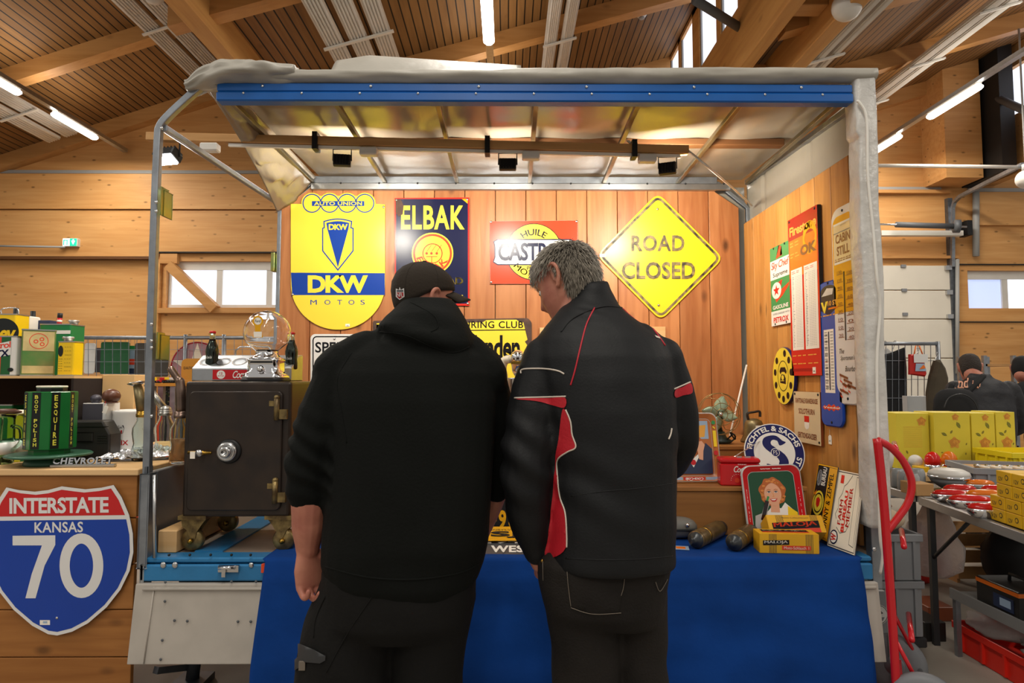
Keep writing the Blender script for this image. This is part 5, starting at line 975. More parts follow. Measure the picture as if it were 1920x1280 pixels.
cola_bottle('full cola bottle standing at the trailer post end of the carrier', 397, 690, 3.09); cola_bottle('full cola bottle half hidden behind the glass globe', 546, 692, 3.09)
# ================================================================ the counter beside the trailer
mat('tin_green', '#0f6a2c', .3, var=.08, vs=10); mat('tin_dark', '#0d1210', .35); mat('tin_yellowtext', '#d9d24a', .4); mat('tin_base', '#2f5a44', .4, .2); mat('old_green', '#4c7a3c', .4, var=.25, vs=9, vc='#7f7a45'); mat('old_cream', '#cdb87f', .45, var=.15, vs=16); mat('can_green', '#17713c', .35); mat('can_yellow', '#e8c012', .35); mat('silver', '#b5b3ae', .3, .9); mat('castrol_red', '#e0452c', .35); mat('castrol_green', '#1b5a2c', .35)
mat('wood_ball', '#5a3526', .35); mat('grey_ball', '#44414a', .4); mat('foil', '#d9d9de', .2, .75, bump=.5, bs=35); mat('copper', '#8a7468', .3, .9, var=.2, vs=12); mat('card_inside_shade', '#241813', .9); mat('case_black', '#262422', .42, var=.1, vs=10); mat('amber_fill', '#c08a5a', .25, trans=.6); mat('phil_white', '#dcdad6', .3)
mat('pink', '#b98a92', .4, var=.2, vs=4); mat('orange_cab', '#c98a2f', .5); mat('board_green', '#1f5a33', .45); mat('board_grey', '#4a4640', .5, var=.1, vs=5)
CY = 2.80; CZ = .998; CX = -1.585
t = thing('sales_counter', 'plank fronted sales counter with pale top beside the trailer', 'counter', (-2.7, 3.3, 0)); off = Matrix.Translation(-Vector(t.location))
mb = MB(); mb.T = off; mb.box(-4.3, CY - .015, CZ - .028, CX, 4.0, CZ, 'ply_pale', b=.004); mb.build('counter_top', t)
for i, (y0, y1) in enumerate(((890, 970), (972, 1057), (1059, 1142), (1144, 1231), (1233, 1316), (1318, 1402))):
    mb = MB(); mb.T = off; mb.box(-4.3, CY, P(100, y1, CY).z if i < 5 else .02, CX - .012, CY + .025, min(P(100, y0, CY).z, CZ - .03), 'counter_front'); mb.build('front_plank', t, bev=.003)
mb = MB(); mb.T = off
for x in (-4.2, -3, -1.68):
    for y in (CY + .06, 3.9): mb.box(x - .03, y - .03, 0, x + .03, y + .03, CZ - .03, 'counter_front')
mb.build('frame', t)
# interstate shield
fr = Fr(P(118, 1050, CY - .02), (1, 0, 0), (0, -1, 0)); mb = MB(); mb.pm = fr.px
half = [(116, 911.5), (135, 914), (160, 917), (190, 914), (213, 909), (228, 932), (242, 965), (249, 1000), (250, 1035), (243, 1070), (226, 1105), (200, 1138), (165, 1168), (135, 1184), (107, 1191)]
left = [(231 - x - 2, y + 1.5) for x, y in half[1:-1]][::-1]; out = [Vector(p) for p in half + [(x - 4, y + 3) for x, y in left]]; out = [(p[0], p[1]) for p in out]; ic = (113, 1045)
plate(mb, out, -.004, 0, 'sign_white', 'edge_metal'); z = .0006; inn = shrink(out, .953, ic)
def clip(pts, yy, below):
    r = []
    for i in range(len(pts)):
        a, b = pts[i - 1], pts[i]; ia = (a[1] > yy(a[0])) == below; ib = (b[1] > yy(b[0])) == below
        if ia != ib: lo, hi = 0, 1; 
        if ia != ib:
            for _ in range(30):
                m_ = (lo + hi) / 2; q = (a[0] + (b[0] - a[0]) * m_, a[1] + (b[1] - a[1]) * m_)
                if ((q[1] > yy(q[0])) == below) == ia: lo = m_
                else: hi = m_
            r.append(q)
        if ib: r.append(b)
    return r
mb.poly(clip(inn, lambda x: 968 - x * .012, False), z, 'interstate_red'); mb.poly(clip(inn, lambda x: 976 - x * .012, True), z, 'interstate_blue')
mb.text('INTERSTATE', 18, 962, 204, 932, z * 2, 'sign_white', .03, .95, warp=lambda x, y: (x, y - (x - 110) * .012)); mb.text('KANSAS', 65, 998, 156, 978, z * 2, 'sign_white', .02, 1.05, warp=lambda x, y: (x, y - (x - 110) * .012))
mb.poly([(24, 1004), (104, 1003), (104, 1021), (84, 1060), (67, 1121), (48, 1121), (60, 1075), (79, 1022), (24, 1022)], z * 2, 'sign_white'); mb.stroke(circ(153, 1060, 31.5, 40, 51), 19, z * 2, 'sign_white', True)
o = mb.build('road_sign', mw=fr.mw); tag(o, 'red and blue interstate highway shield on the plank front of the counter', 'sign')
for x, y in ((110, 943), (107, 1158)): s = MB(); u = fr.px(x, y); s.ball((u[0], u[1], .001), .006, 'steel', 10, (1, 1, .6)); s.build('screw', o)
s = MB(); s.pm = fr.px; s.rect(75, 1162, 94, 1171, .001, 'paper'); s.rect(81, 1164, 89, 1168, .0014, 'sky_print'); s.build('price_sticker', o)
# boot polish tin
q = P(80, 870, 2.9); g = 2.9 / 1200; t = thing('display_tin', 'green eight-sided boot polish display tin on a round foot', 'tin', (q.x, 2.94, CZ)); Zt = lambda py: P(94, py, 2.9).z - CZ
mb = MB(); mb.lathe([(.095, 0), (.098, .004), (.09, .03), (.06, .035)], 'tin_base', 40); mb.lathe([(.12, .036), (.165, .04), (.168, .046), (.16, .052), (.1, .05)], 'tin_base', 48, (.0, 0, 0)); mb.build('foot', t)
mb = MB(); r = .1; r2 = .078; oct_ = lambda r: [(r * math.cos(a), r * math.sin(a)) for a in np.linspace(0, 2 * PI, 9)[:-1] + PI / 8 + .18]
mb.solid(oct_(r2), .045, Zt(842), 'tin_green'); mb.solid(oct_(r), Zt(842), Zt(734), 'tin_green', bev=.003); mb.build('body', t)
ap = r * math.cos(PI / 8)
mb = MB()
for i, s_ in enumerate(('ESQUIRE', 'BOOT POLISH') * 4):
    a = i * PI / 4 + PI / 4 + .18 + .0; a = -PI / 2 - .13 + .18 + (i - 0) * PI / 4; a = PI / 8 + .18 + PI / 8 + i * PI / 4
    mb.T = Matrix.Rotation(a + PI / 2, 4, 'Z') @ Matrix.Translation((0, -ap - .0004, 0)) @ Matrix.Rotation(PI / 2, 4, 'X')
    x0 = -.018 if True else 0; hb, ht = Zt(840), Zt(735); mb.rect(x0 - .016, hb, x0 + .018, ht, .0004, 'tin_dark')
    n_ = len(s_)
    for j, ch in enumerate(s_):
        if ch != ' ':
            y1 = ht - .012 - j * (ht - hb - .02) / n_; hh = (ht - hb - .02) / n_ * .78; w_ = .007 if ch != 'I' else .002; mb.text(ch, x0 + .001 - w_, y1 - hh, x0 + .001 + w_, y1, .0008, 'tin_yellowtext', .03)
mb.T = None; mb.build('lettering', t)
MB().solid(oct_(.058), Zt(734), Zt(727), 'tin_dark').solid(oct_(.06), Zt(727), Zt(723), 'offwhite', bev=.003).build('lid', t)
# glass mugs, wooden handle
for px, Y, lb in ((-2, 2.96, 'green glass mug with a grey paper band, cut by the picture edge'), (27, 3.06, 'green glass mug with white lid behind the boot polish tin')):
    q = P(px, 860, Y); t = thing('glass_mug', lb, 'mug', (q.x, Y, CZ)); mb = MB(); mb.lathe([(.05, 0), (.055, .005), (.058, .05), (.054, .2), (.058, .22), (.055, .22), (.05, .2), (.052, .05), (.045, .012), (.002, .01)], 'glass_green', 36); mb.build('glass_body', t)
    MB().lathe([(.0585, .045), (.0575, .1), (.057, .1), (.058, .045)], 'phil_white', 36).build('paper_band', t); mb = MB(); mb.tube(smooth_line([(.05, 0, .17), (.09, 0, .16), (.095, 0, .1), (.055, 0, .06)], 6), .009, 'glass_green', 10); mb.build('handle', t)
    if px > 0: MB().lathe([(.052, .222), (.052, .228), (.03, .24), (.002, .242)], 'offwhite', 30).build('lid', t)
q = P(12, 772, 2.99); tag(MB().tube([(q.x - .12, 2.99, 0), (q.x + .04, 2.99, .003), (q.x + .07, 2.99, .0)], [.014, .012, .004], 'wood_ball', 12).build('wooden_handle', loc=(0, 0, q.z)), 'brown wooden handle lying across the green glass mugs', 'handle')  # a plain brown handle lying across the mugs
# chevrolet emblem bar
q = P(155, 876, 2.84); t = thing('car_emblem', 'chrome car emblem bar with raised letters in front of the boot polish tin', 'emblem', (q.x, 2.845, CZ), .06); W = .135
MB().box(-W, -.012, 0, W, .012, .014, 'silver', b=.003).build('bar', t); mb = MB(); mb.T = Matrix.Translation((0, -.004, .014)) @ Matrix.Rotation(PI / 2 - .25, 4, 'X')
for z in np.linspace(0, .006, 5): mb.text('CHEVROLET', -W + .01, .0, W - .01, .028, z, 'chrome', .035, 1.15)
mb.build('letters', t)
# black case, knobs, oil can
q = P(160, 850, 3.1); t = thing('hinged_case', 'black metal case with chamfered lid behind the boot polish tin', 'case', (q.x, 3.17, CZ), .04); mb = MB(); pr = [(-.11, 0), (.098, 0), (.098, .12), (.06, .185), (-.11, .185)]; vs = [(x, y, z) for y in (-.05, .05) for x, z in pr]; mb.add(vs, [tuple(range(5)), tuple(range(5, 10))[::-1]] + [(i, 5 + i, 5 + (i + 1) % 5, (i + 1) % 5) for i in range(5)], 'case_black'); mb.build('shell', t, bev=.008)
mb = MB(); mb.box(-.07, -.056, .085, .02, -.05, .13, 'case_black', b=.004)
for i in range(4): mb.box(.04, -.054, .08 + i * .011, .085, -.05, .085 + i * .011, 'case_black'); mb.box(-.12, -.054, .08 + i * .011, -.085, -.05, .085 + i * .011, 'case_black')
mb.build('embossing', t); mb = MB(); mb.box(-.13, -.053, .155, .09, -.05, .158, 'tin_dark'); mb.build('lid_seam', t)
q = P(168, 775, 3.14); t = thing('product_carton', 'white and dark carton carrying the two wooden balls', 'carton', (q.x, 3.29, CZ)); MB().box(-.1, -.05, 0, .02, .06, P(178, 757, 3.14).z - CZ, 'phil_white').build('carton', t, bev=.002); MB().box(-.1, -.051, .17, .0, -.05, P(178, 757, 3.14).z - CZ - .004, 'grey_ball').build('label', t); zt = P(178, 757, 3.14).z
for px, py, r, m, lb in ((178, 744, .042, 'wood_ball', 'brown wooden ball with a tag on the white and dark carton'), (148, 749, .026, 'grey_ball', 'smaller dark grey ball beside the brown one')):
    q = P(px, py, 3.14); t = thing('wooden_ball', lb, 'ball', (q.x, 3.27, zt)); MB().ball((0, 0, r * .82), r, m, 28, (1, 1, .86)).build('ball', t); MB().lathe([(r * .75, 0), (r * .75, .006)], m, 20).build('foot', t)
    if m == 'wood_ball': mb = MB(); mb.box(.0, -.062, -.05, .02, -.06, -.012, 'paper', Matrix.Rotation(.35, 3, 'Y')); mb.tube([(.005, -.06, -.012), (.0, -.045, .01)], .001, 'red', 5); mb.build('price_tag', t)
q = P(238, 842, 3.3); t = thing('oil_can', 'white round motor oil can with a small shield emblem', 'can', (q.x, 3.33, CZ)); h = P(236, 770, 3.2).z - CZ; R = .085; MB().lathe([(R, 0), (R + .002, .003), (R, .006), (R, h - .02), (R + .003, h - .008), (R, h - .002), (R - .006, h), (R - .008, h - .008), (.002, h - .008)], 'phil_white', 48).build('body', t)
def oncyl(mb, R, fn): 
    mb.v = [((R + z) * math.sin(x / R), -(R + z) * math.cos(x / R), y) for x, y, z in mb.v]; return mb
mb = MB(); sh = [(-.03, .14), (-.025, .155), (0, .152), (.025, .155), (.03, .14), (.024, .115), (0, .1), (-.024, .115)]; sh = [(x - .035, y) for x, y in sh]; mb.poly(sh, .0006, 'tin_dark'); mb.poly(shrink(sh, .86, (-.035, .13)), .001, 'phil_white'); mb.rect(-.055, .112, -.015, .13, .0014, 'red'); mb.text('PHILLIPS', -.055, .138, -.015, .147, .0014, 'tin_dark', .01); mb.stroke([(-.09, .06), (-.02, .085), (.08, .13)], .012, .0006, 'old_green')
mb.text('SIX', -.035, .055, .015, .08, .0012, 'red', .02); mb.text('MOTOR OIL', -.06, .025, .015, .037, .0012, 'tin_dark', .02); mb.v = [(x + .02, y, z_) for x, y, z_ in mb.v]; oncyl(mb, R, None).build('label', t)
# oil bottles with spouts
def oil_bottle(label, px, py, Y, m_spout, cap, fill):
    q = P(px, py, Y); t = thing('oil_bottle', label, 'bottle', (q.x, Y, CZ), group='glass oil bottles with spouts'); mb = MB(); mb.lathe([(.04, 0), (.045, .005), (.047, .05), (.04, .08), (.047, .13), (.045, .155), (.028, .19), (.026, .21), (.026, .212), (.022, .21), (.024, .19), (.041, .155), (.042, .13), (.036, .08), (.042, .05), (.002, .008)], 'glass_thin', 36); mb.build('glass_body', t)
    if fill: MB().lathe([(.038, .01), (.041, .05), (.035, .08), (.04, .11), (.002, .11)], 'amber_fill', 30).build('oil_fill', t)
    MB().lathe([(.03, .205), (.032, .21), (.032, .222), (.029, .224), (.031, .232), (.02, .24)], cap, 28).build('cap', t)
    return t
t = oil_bottle('glass oil bottle with brown cone spout behind the corner post', 267, 836, 3.08, 'copper', 'brass', False); mb = MB(); mb.tube([(0, 0, .235), (-.035, 0, .36)], [.03, .018], 'bronze', 20); mb.lathe([(.018, 0), (.04, .012), (.04, .016), (.015, .01)], 'steel', 24, (-.035, 0, .355), (-.2, 0, 1)); mb.build('spout', t)
t = oil_bottle('glass oil bottle with bent grey spout beside the safe', 338, 838, 3.0, 'copper', 'copper', True); mb = MB(); mb.tube(smooth_line([(0, 0, .235), (-.008, 0, .36), (-.02, 0, .385), (-.06, 0, .44)], 5), [.024] * 5 + [.02] * 5 + [.016] * 5 + [.014], 'copper', 18); mb.build('spout', t)
t = oil_bottle('short glass oil bottle between the two taller ones', 308, 836, 3.2, 'silver', 'silver', False); mb = MB(); mb.tube([(-.0, 0, .23), (-.1, 0, .36)], [.02, .012], 'silver', 18); mb.lathe([(.03, .0), (.026, .02), (.012, .03)], 'silver', 24, (0, 0, .225)); mb.build('spout', t)
# foil wrapped badges
rnd = random.Random(5); names = ['nearest the chrome emblem bar', 'at the counter edge behind the post', 'in front of the white oil can', 'beside the bent spout bottle', 'on top of the foil pile', 'lying flat below the short bottle', 'folded at the far end of the pile']
for i, (px, py, l, a) in enumerate(((232, 858, .1, .2), (262, 852, .09, -.3), (225, 850, .09, .5), (318, 850, .08, .1), (245, 846, .07, -.1), (300, 856, .09, .4), (285, 848, .08, -.5))):
    q = PZ(px, py, CZ + .012); mb = MB(); s = i
    mb.grid(lambda u, v: ((u - .5) * l * 2 + .008 * noise.noise((u * 9, v * 9, s)), (v - .5) * l * 1.1, .016 + .02 * math.sin(PI * u) * math.sin(PI * v) + .018 * noise.noise((u * 8, v * 6, s + 3))), 22, 12, 'foil', False)
    mb.grid(lambda u, v: ((.5 - u) * l * 2, (v - .5) * l * 1.1, .002), 6, 4, 'foil', False); o = mb.build('foil_packet', loc=(q.x, q.y, CZ + .001 + .012 * (i in (4, 6)))); o.rotation_euler = (0, 0, a); tag(o, 'crumpled silver foil packet ' + names[i], 'packet', 'foil packets on the counter')
# cardboard cartons
zc = 1.40
t = thing('cardboard_box', 'open cardboard box, its inside coloured dark as shade, used as a shelf under the oil cans', 'box', (-2.75, 3.45, CZ)); X1 = P(137, 740, 3.2).x; mb = MB(); mb.T = Matrix.Translation(-Vector(t.location))
mb.box(-3.4, 3.2, zc - .012, X1, 3.75, zc, 'card'); mb.box(-3.4, 3.72, CZ, X1, 3.75, zc - .012, 'card_inside_shade'); mb.box(X1 - .012, 3.2, CZ, X1, 3.72, zc - .012, 'card_inside_shade'); mb.box(-3.4, 3.2, CZ, -3.388, 3.72, zc - .012, 'card_inside_shade'); mb.build('carton', t)  # inner faces coloured near black for the shade in the box
X2 = P(212, 740, 3.24).x; t = thing('cardboard_box', 'plain pale cardboard box standing behind the two wooden balls', 'box', ((X1 + X2) / 2, 3.48, CZ)); w2 = (X2 - X1) / 2; MB().box(-w2 + .003, -.06, 0, w2, .06, zc - CZ + .008, 'card').build('carton', t, bev=.003); MB().box(-w2 + .003, -.062, .2, w2, -.0605, .202, 'card_dark').build('fold_line', t)
# cans
def tin(label, px, py, Y, w, d, h, rz, face, z0=None, cap=None, name='oil_tin', draw=None, side=None, handle=False, rim='silver'):
    q = P(px, py, Y); z0 = zc + .001 if z0 is None else z0; t = thing(name, label, 'tin', (q.x, Y, z0), rz); MB().solid(rrect(-w / 2, -d / 2, w / 2, d / 2, .008, 3), .003, h - .003, face).build('body', t)
    mb = MB(); mb.solid(rrect(-w / 2 - .002, -d / 2 - .002, w / 2 + .002, d / 2 + .002, .009, 3), 0, .005, rim); mb.solid(rrect(-w / 2 - .002, -d / 2 - .002, w / 2 + .002, d / 2 + .002, .009, 3), h - .006, h, rim); mb.build('rim', t)
    if cap: MB().lathe([(.02, h), (.02, h + .012), (.026, h + .013), (.026, h + .024), (.002, h + .025)], rim, 24, (cap[0], cap[1], 0)).build('cap', t)
    if handle: MB().tube(smooth_line([(-w * .1, 0, h), (-w * .1, 0, h + .03), (w * .3, 0, h + .035), (w * .38, 0, h)], 6), .003, 'steel', 8).build('handle', t)
    if draw: mb = MB(); mb.T = Matrix.Translation((0, -d / 2 - .0005, 0)) @ Matrix.Rotation(PI / 2, 4, 'X'); draw(mb, w, h); mb.build('front_print', t)
    if side: mb = MB(); mb.T = Matrix.Translation((-w / 2 - .0005, 0, 0)) @ Matrix.Rotation(-PI / 2, 4, 'Z') @ Matrix.Rotation(PI / 2, 4, 'X'); side(mb, d, h); mb.build('side_print', t)
    return t
z = .0006
def g1(mb, w, h): mb.disc(.03, h - .1, .085, z, 'tin_dark', 36, .075); mb.text('Lev', -.03, h - .15, .1, h - .06, z * 2, 'can_yellow', .03, .9, sh=.2)
tin('tall yellow oil tin with black oval and wire handle behind the striped one', 5, 700, 3.45, .19, .1, .33, 0, 'can_yellow', cap=(-.06, 0), draw=g1, handle=True)
def g2(mb, w, h): a = -w / 2 + .003; mb.rect(a, .006, .019, h - .006, z, 'castrol_red'); mb.rect(.019, .006, .066, h - .006, z, 'castrol_green'); mb.poly([(a, .07), (.068, .105), (.068, .175), (a, .14)], z * 2, 'phil_white'); mb.text('Castrol', a + .02, .125, .066, .158, z * 3, 'castrol_red', .02, .9, warp=lambda x, y: (x, y + (x - a) * .1)); mb.text('GTX', a + .05, .082, .06, .118, z * 3, 'en_navy', .04, warp=lambda x, y: (x, y + (x - a) * .1)); mb.disc(w / 2 - .025, .03, .015, z * 3, 'tin_dark', 16, .01)
tin('red green and white striped oil tin at the picture edge', 3, 712, 3.26, .19, .07, .2, 0, 'phil_white', draw=g2)
def g3(mb, w, h): mb.rect(-w / 2 + .006, h - .11, w / 2 - .006, h - .012, z, 'old_cream'); mb.stroke(circ(0, h - .06, .038, 30), .003, z * 2, 'maloja_red', True); [mb.stroke(circ(x, y, .008, 12), .004, z * 2, 'maloja_red', True) for x, y in ((-.012, h - .062), (.012, h - .05), (.014, h - .075))]; mb.rect(-w / 2 + .006, .012, w / 2 - .006, .05, z, 'old_cream')
def g4(mb, w, h): mb.stroke(rrect(-w / 2 + .012, .02, w / 2 - .012, h - .02, .004), .006, z, 'old_cream', True); mb.poly([(-w / 2 + .012, .09), (w / 2 - .012, .17), (w / 2 - .012, .2), (-w / 2 + .012, .12)], z * 2, 'old_cream'); mb.poly([(-w / 2 + .016, .097), (w / 2 - .016, .175), (w / 2 - .016, .193), (-w / 2 + .016, .115)], z * 3, 'bronze')
tin('worn green and cream oil tin standing cornerwise in front', 70, 714, 3.31, .14, .14, .235, .62, 'old_green', draw=g3, side=g4)
def g5(mb, w, h): mb.rect(-w / 2, h - .055, w / 2, h - .036, z, 'phil_white'); mb.text('OLIO EXTRA', -w / 2 + .01, h - .051, 0, h - .042, z * 2, 'maloja_red')
tin('large plain green oil tin with a white band', 114, 704, 3.56, .17, .12, .285, .0, 'can_green', cap=(.06, 0), draw=g5)
def g6(mb, w, h): mb.disc(-.03, h - .05, .016, z, 'tin_dark', 20, .028); lines(mb, -.005, w / 2 - .01, [h - .03 - i * .02 for i in range(7)], z, 'tin_dark', .0012, 3, seed=4); lines(mb, -w / 2 + .01, -.015, [h - .09 - i * .012 for i in range(6)], z, 'tin_dark', .0016, 2, seed=6)
t = tin('small yellow oil tin with black oval leaning in front of the plain green one', 131, 707, 3.28, .1, .06, .175, -.25, 'can_yellow', cap=(-.02, 0), draw=g6)
tin('dark green tin with cream band inside the open cardboard box', 8, 780, 3.5, .16, .1, .25, 0, 'can_green', z0=CZ + .001, draw=g5, name='oil_tin'); tin('yellow tin with dark lid inside the open cardboard box', 42, 780, 3.4, .1, .08, .2, 0, 'can_yellow', z0=CZ + .001, rim='tin_dark')
q = P(48, 612, 3.62); tag(MB().box(-.045, -.04, 0, .055, .04, P(48, 594, 3.62).z - zc, 'paper', b=.006).build('paper_packet', loc=(q.x, 3.62, zc + .001)), 'white paper packet between the yellow and the worn green tin', 'packet')
q = P(80, 612, 3.66); tag(MB().box(-.06, -.04, 0, .055, .04, P(48, 601, 3.66).z - zc, 'blue_print', b=.004).build('product_carton', loc=(q.x, 3.68, zc + .001)), 'blue picture carton behind the worn green tin', 'carton')
for px, y0, y1, dx, lb in ((28, 604, 583, .0, 'red spray tube with black cap beside the wire handle'), (66, 602, 589, -.03, 'red spray tube with black cap leaning on the blue carton'), (111, 605, 588, .01, 'red spray tube with black cap on the large green tin')):
    Y = 3.56 if px > 100 else 3.68; a = P(px, y0, Y); b = P(px - 4 if dx < 0 else px + 2, y1, Y); t = thing('glue_tube', lb, 'tube', tuple(a), group='red tubes with black caps'); a.z, = (zc + .286,) if px > 100 else (zc + .001,); t.location = a; d_ = b - a; 
    MB().cyl((0, 0, 0), d_ * .62, .012, 'red', 14).build('body', t); MB().cyl(d_ * .62, d_ * 1.05, .013, 'black', 14).build('cap', t); MB().cyl(d_ * .25, d_ * .42, .0126, 'paper', 14).build('label', t)
# ---------------------------------------------------------------- stalls behind the counter, towards the hall wall
RY = 7.2
def rackpt(px, py, Y=RY): return P(px, py, Y)
t = thing('mesh_fence_rack', 'long wire mesh fence with grey tube frame behind the counter', 'fence', (rackpt(250, 700).x, RY, 0)); mb = MB(); T0 = Matrix.Translation(-Vector(t.location)); mb.T = T0
for px in (40, 348, 420, 545): mb.cyl(rackpt(px, 627), Vector((rackpt(px, 627).x, RY, 0)), .021, 'galv', 10)
mb.cyl(rackpt(40, 633), rackpt(560, 633), .021, 'galv', 10); mb.cyl(rackpt(40, 950), rackpt(560, 950), .021, 'galv', 10); mb.build('tube_frame', t); mb = MB(); mb.T = T0
for i in range(34): x = 44 + i * 15.2; mb.tube([rackpt(x, 634), rackpt(x, 950)], .0035, 'galv', 4)
for y in (655, 678, 701, 724, 747, 770, 820, 870, 920): mb.tube([rackpt(40, y), rackpt(560, y)], .0035, 'galv', 4)
mb.build('wire_mesh', t)
def hung(name, label, x0, y0, x1, y1, m, cat, Y=RY + .06, dr=None, r=.02):
    a, b = P(x0, y1, Y), P(x1, y0, Y); c = (a + b) / 2; w_, h_ = (b.x - a.x) / 2, (b.z - a.z) / 2; t = MB(); t.solid(rrect(-w_, -h_, w_, h_, r, 3), -.008, .008, m)
    if dr: dr(t, w_, h_)
    for s_ in (-.7, .7): t.tube([(w_ * s_, h_ - .01, 0), (w_ * s_, h_ + .08, 0)], .002, 'steel', 4)
    return tag(t.build(name, mw=xf(c.x, c.y, c.z, PI / 2)), label, cat)
hung('display_board', 'narrow white board hanging behind the wire mesh', 158, 643, 179, 700, 'phil_white', 'board'); hung('display_board', 'dark green board hanging behind the wire mesh', 188, 641, 243, 701, 'board_green', 'board'); hung('display_board', 'dark grey framed board hanging behind the corner post', 252, 643, 317, 706, 'board_grey', 'board')
hung('poster', 'colourful picture poster between the green and the grey board', 241, 648, 254, 703, 'sky_print', 'poster', RY + .12, lambda mb, w, h: (mb.rect(-w, h * .7, w, h, .009, 'green'), mb.rect(-w, -.3 * h, w, .1 * h, .009, 'castrol_red'), mb.rect(-w, -h, w, -.55 * h, .009, 'blue_print')))
hung('poster', 'grey car picture poster behind the green board', 176, 652, 192, 698, 'grey_ball', 'poster', RY + .12)
c = P(369, 690, RY + .03); R = .3; mb = MB(); mb.solid(circ(0, 0, R, 56), -.01, .0, 'pink'); st = [(R * .95 * (1 if i % 2 == 0 else .38) * math.sin(PI * i / 5), R * .95 * (1 if i % 2 == 0 else .38) * math.cos(PI * i / 5)) for i in range(10)]; mb.poly(st, .001, 'offwhite'); mb.stroke(circ(0, 0, R - .012, 50), .012, .002, 'en_dkred', True); tag(mb.build('round_sign', mw=xf(c.x, c.y, c.z, PI / 2)), 'big round faded pink sign with a star hanging behind the mesh', 'sign')
def shelf_unit(label, x0, x1, y_top, Y, m='ply_pale', depth=.5):
    a, b = P(x0, y_top, Y), P(x1, y_top, Y); t = thing('stall_table', label, 'table', ((a.x + b.x) / 2, Y + depth / 2, 0)); w_ = (b.x - a.x) / 2; MB().box(-w_, -depth / 2, a.z - .03, w_, depth / 2, a.z, m).build('table_top', t)
    for sx in (-1, 1):
        for sy in (-1, 1): MB().box(sx * (w_ - .04) - .025, sy * (depth / 2 - .04) - .025, 0, sx * (w_ - .04) + .025, sy * (depth / 2 - .04) + .025, a.z - .03, 'galv').build('leg', t)
    return a.z
zs = shelf_unit('pale stall table with toy cars behind the cardboard boxes', 150, 290, 718, 6.4); zs2 = shelf_unit('yellow edged stall table behind the corner post', 292, 330, 718, 6.3, 'orange_cab')
cols = ['red', 'blue', 'castrol_green', 'yellow', 'phil_white', 'dark', 'orange', 'sky_print', 'tin_green', 'grey']
def toy(px, Y, zz, m, lb, s=1):
    x = P(px, 718, Y).x; t = thing('toy_car', lb, 'toy car', (x, Y + .08, zz), group='toy cars on the tables behind'); MB().solid(rrect(-.055 * s, -.022 * s, .055 * s, .022 * s, .01, 3), .008, .03 * s, m, bev=.005).solid(rrect(-.03 * s, -.018 * s, .025 * s, .018 * s, .008, 3), .03 * s, .05 * s, m, bev=.004).build('body', t); mb = MB()
    for x_ in (-.033, .033): mb.cyl((x_ * s, -.024 * s, .011 * s), (x_ * s, .024 * s, .011 * s), .011 * s, 'black', 10)
    mb.build('wheels', t)
for i, px in enumerate(range(158, 284, 11)): toy(px, 6.42 + .05 * (i % 3), zs, cols[(i * 3) % 10], 'small toy car on the pale table behind the cardboard boxes', 1.15)
for i, px in enumerate((298, 307, 316, 325)): toy(px, 6.33, zs2, ('red', 'yellow', 'phil_white', 'castrol_red')[i], 'small toy car on the yellow edged table behind the post', 1.1)
def carton(name, label, x0, y0, x1, y1, Y, m, cat, d=.2, z0=None, prt=None):
    a, b = P(x0, y1, Y), P(x1, y0, Y); zb = a.z if z0 is None else z0; t = thing(name, label, cat, ((a.x + b.x) / 2, Y + d / 2, zb)); w_ = (b.x - a.x) / 2; h_ = b.z - zb; MB().box(-w_, -d / 2, 0, w_, d / 2, h_, m, b=.003).build('body', t)
    if prt: mb = MB(); mb.T = Matrix.Translation((0, -d / 2 - .001, 0)) @ Matrix.Rotation(PI / 2, 4, 'X'); prt(mb, w_, h_); mb.build('front_print', t)
    return t
t = carton('drawer_tower', 'clear plastic drawer tower with toy cars beside the pale cardboard box', 211, 723, 231, 790, 6.0, 'grey', 'drawers', z0=0)
for i in range(9): a = P(213, 735 + i * 10.5, 6.0); MB().box(-.045, -.135, P(213, 733 + i * 10.5, 6).z - .04, .045, -.126, P(213, 733 + i * 10.5, 6).z, 'panel_white').build('drawer', t)
carton('toy_carton', 'red and yellow toy carton below the pale stall table', 242, 722, 262, 767, 6.02, 'castrol_red', 'carton', z0=0, prt=lambda mb, w, h: (mb.rect(-w, h - .2, w, h - .13, .001, 'orange'), mb.rect(-w, h - .15, w * .3, h - .11, .002, 'blue'), mb.rect(-w, h - .2, w * .6, h - .16, .002, 'yellow'), mb.text('Z', -.02, h - .1, .03, h - .03, .002, 'white')))
carton('display_case', 'dark glazed display case full of small figures', 294, 722, 323, 790, 6.92, 'case_black', 'display case', z0=0, prt=lambda mb, w, h: [mb.disc(random.uniform(-w * .85, w * .85), random.uniform(h - .3, h - .04), .008, .001, ('old_cream', 'old_green', 'grey')[i % 3], 8) for i in range(60)])
carton('orange_cabinet', 'orange wooden cabinet with a quality sign above the bent spout', 326, 712, 400, 790, 6.85, 'orange_cab', 'cabinet', z0=0)
hung('advertising_sign', 'orange advertising sign beside the bottle carrier', 340, 672, 420, 712, 'orange_cab', 'sign', 6.45, lambda mb, w, h: (mb.text('QUALITATS-', -w * .9, -h * .05, -.08, h * .25, .009, 'dark', .01), mb.rect(.0, 0, w * .5, h * .8, .009, 'dark')), .05)
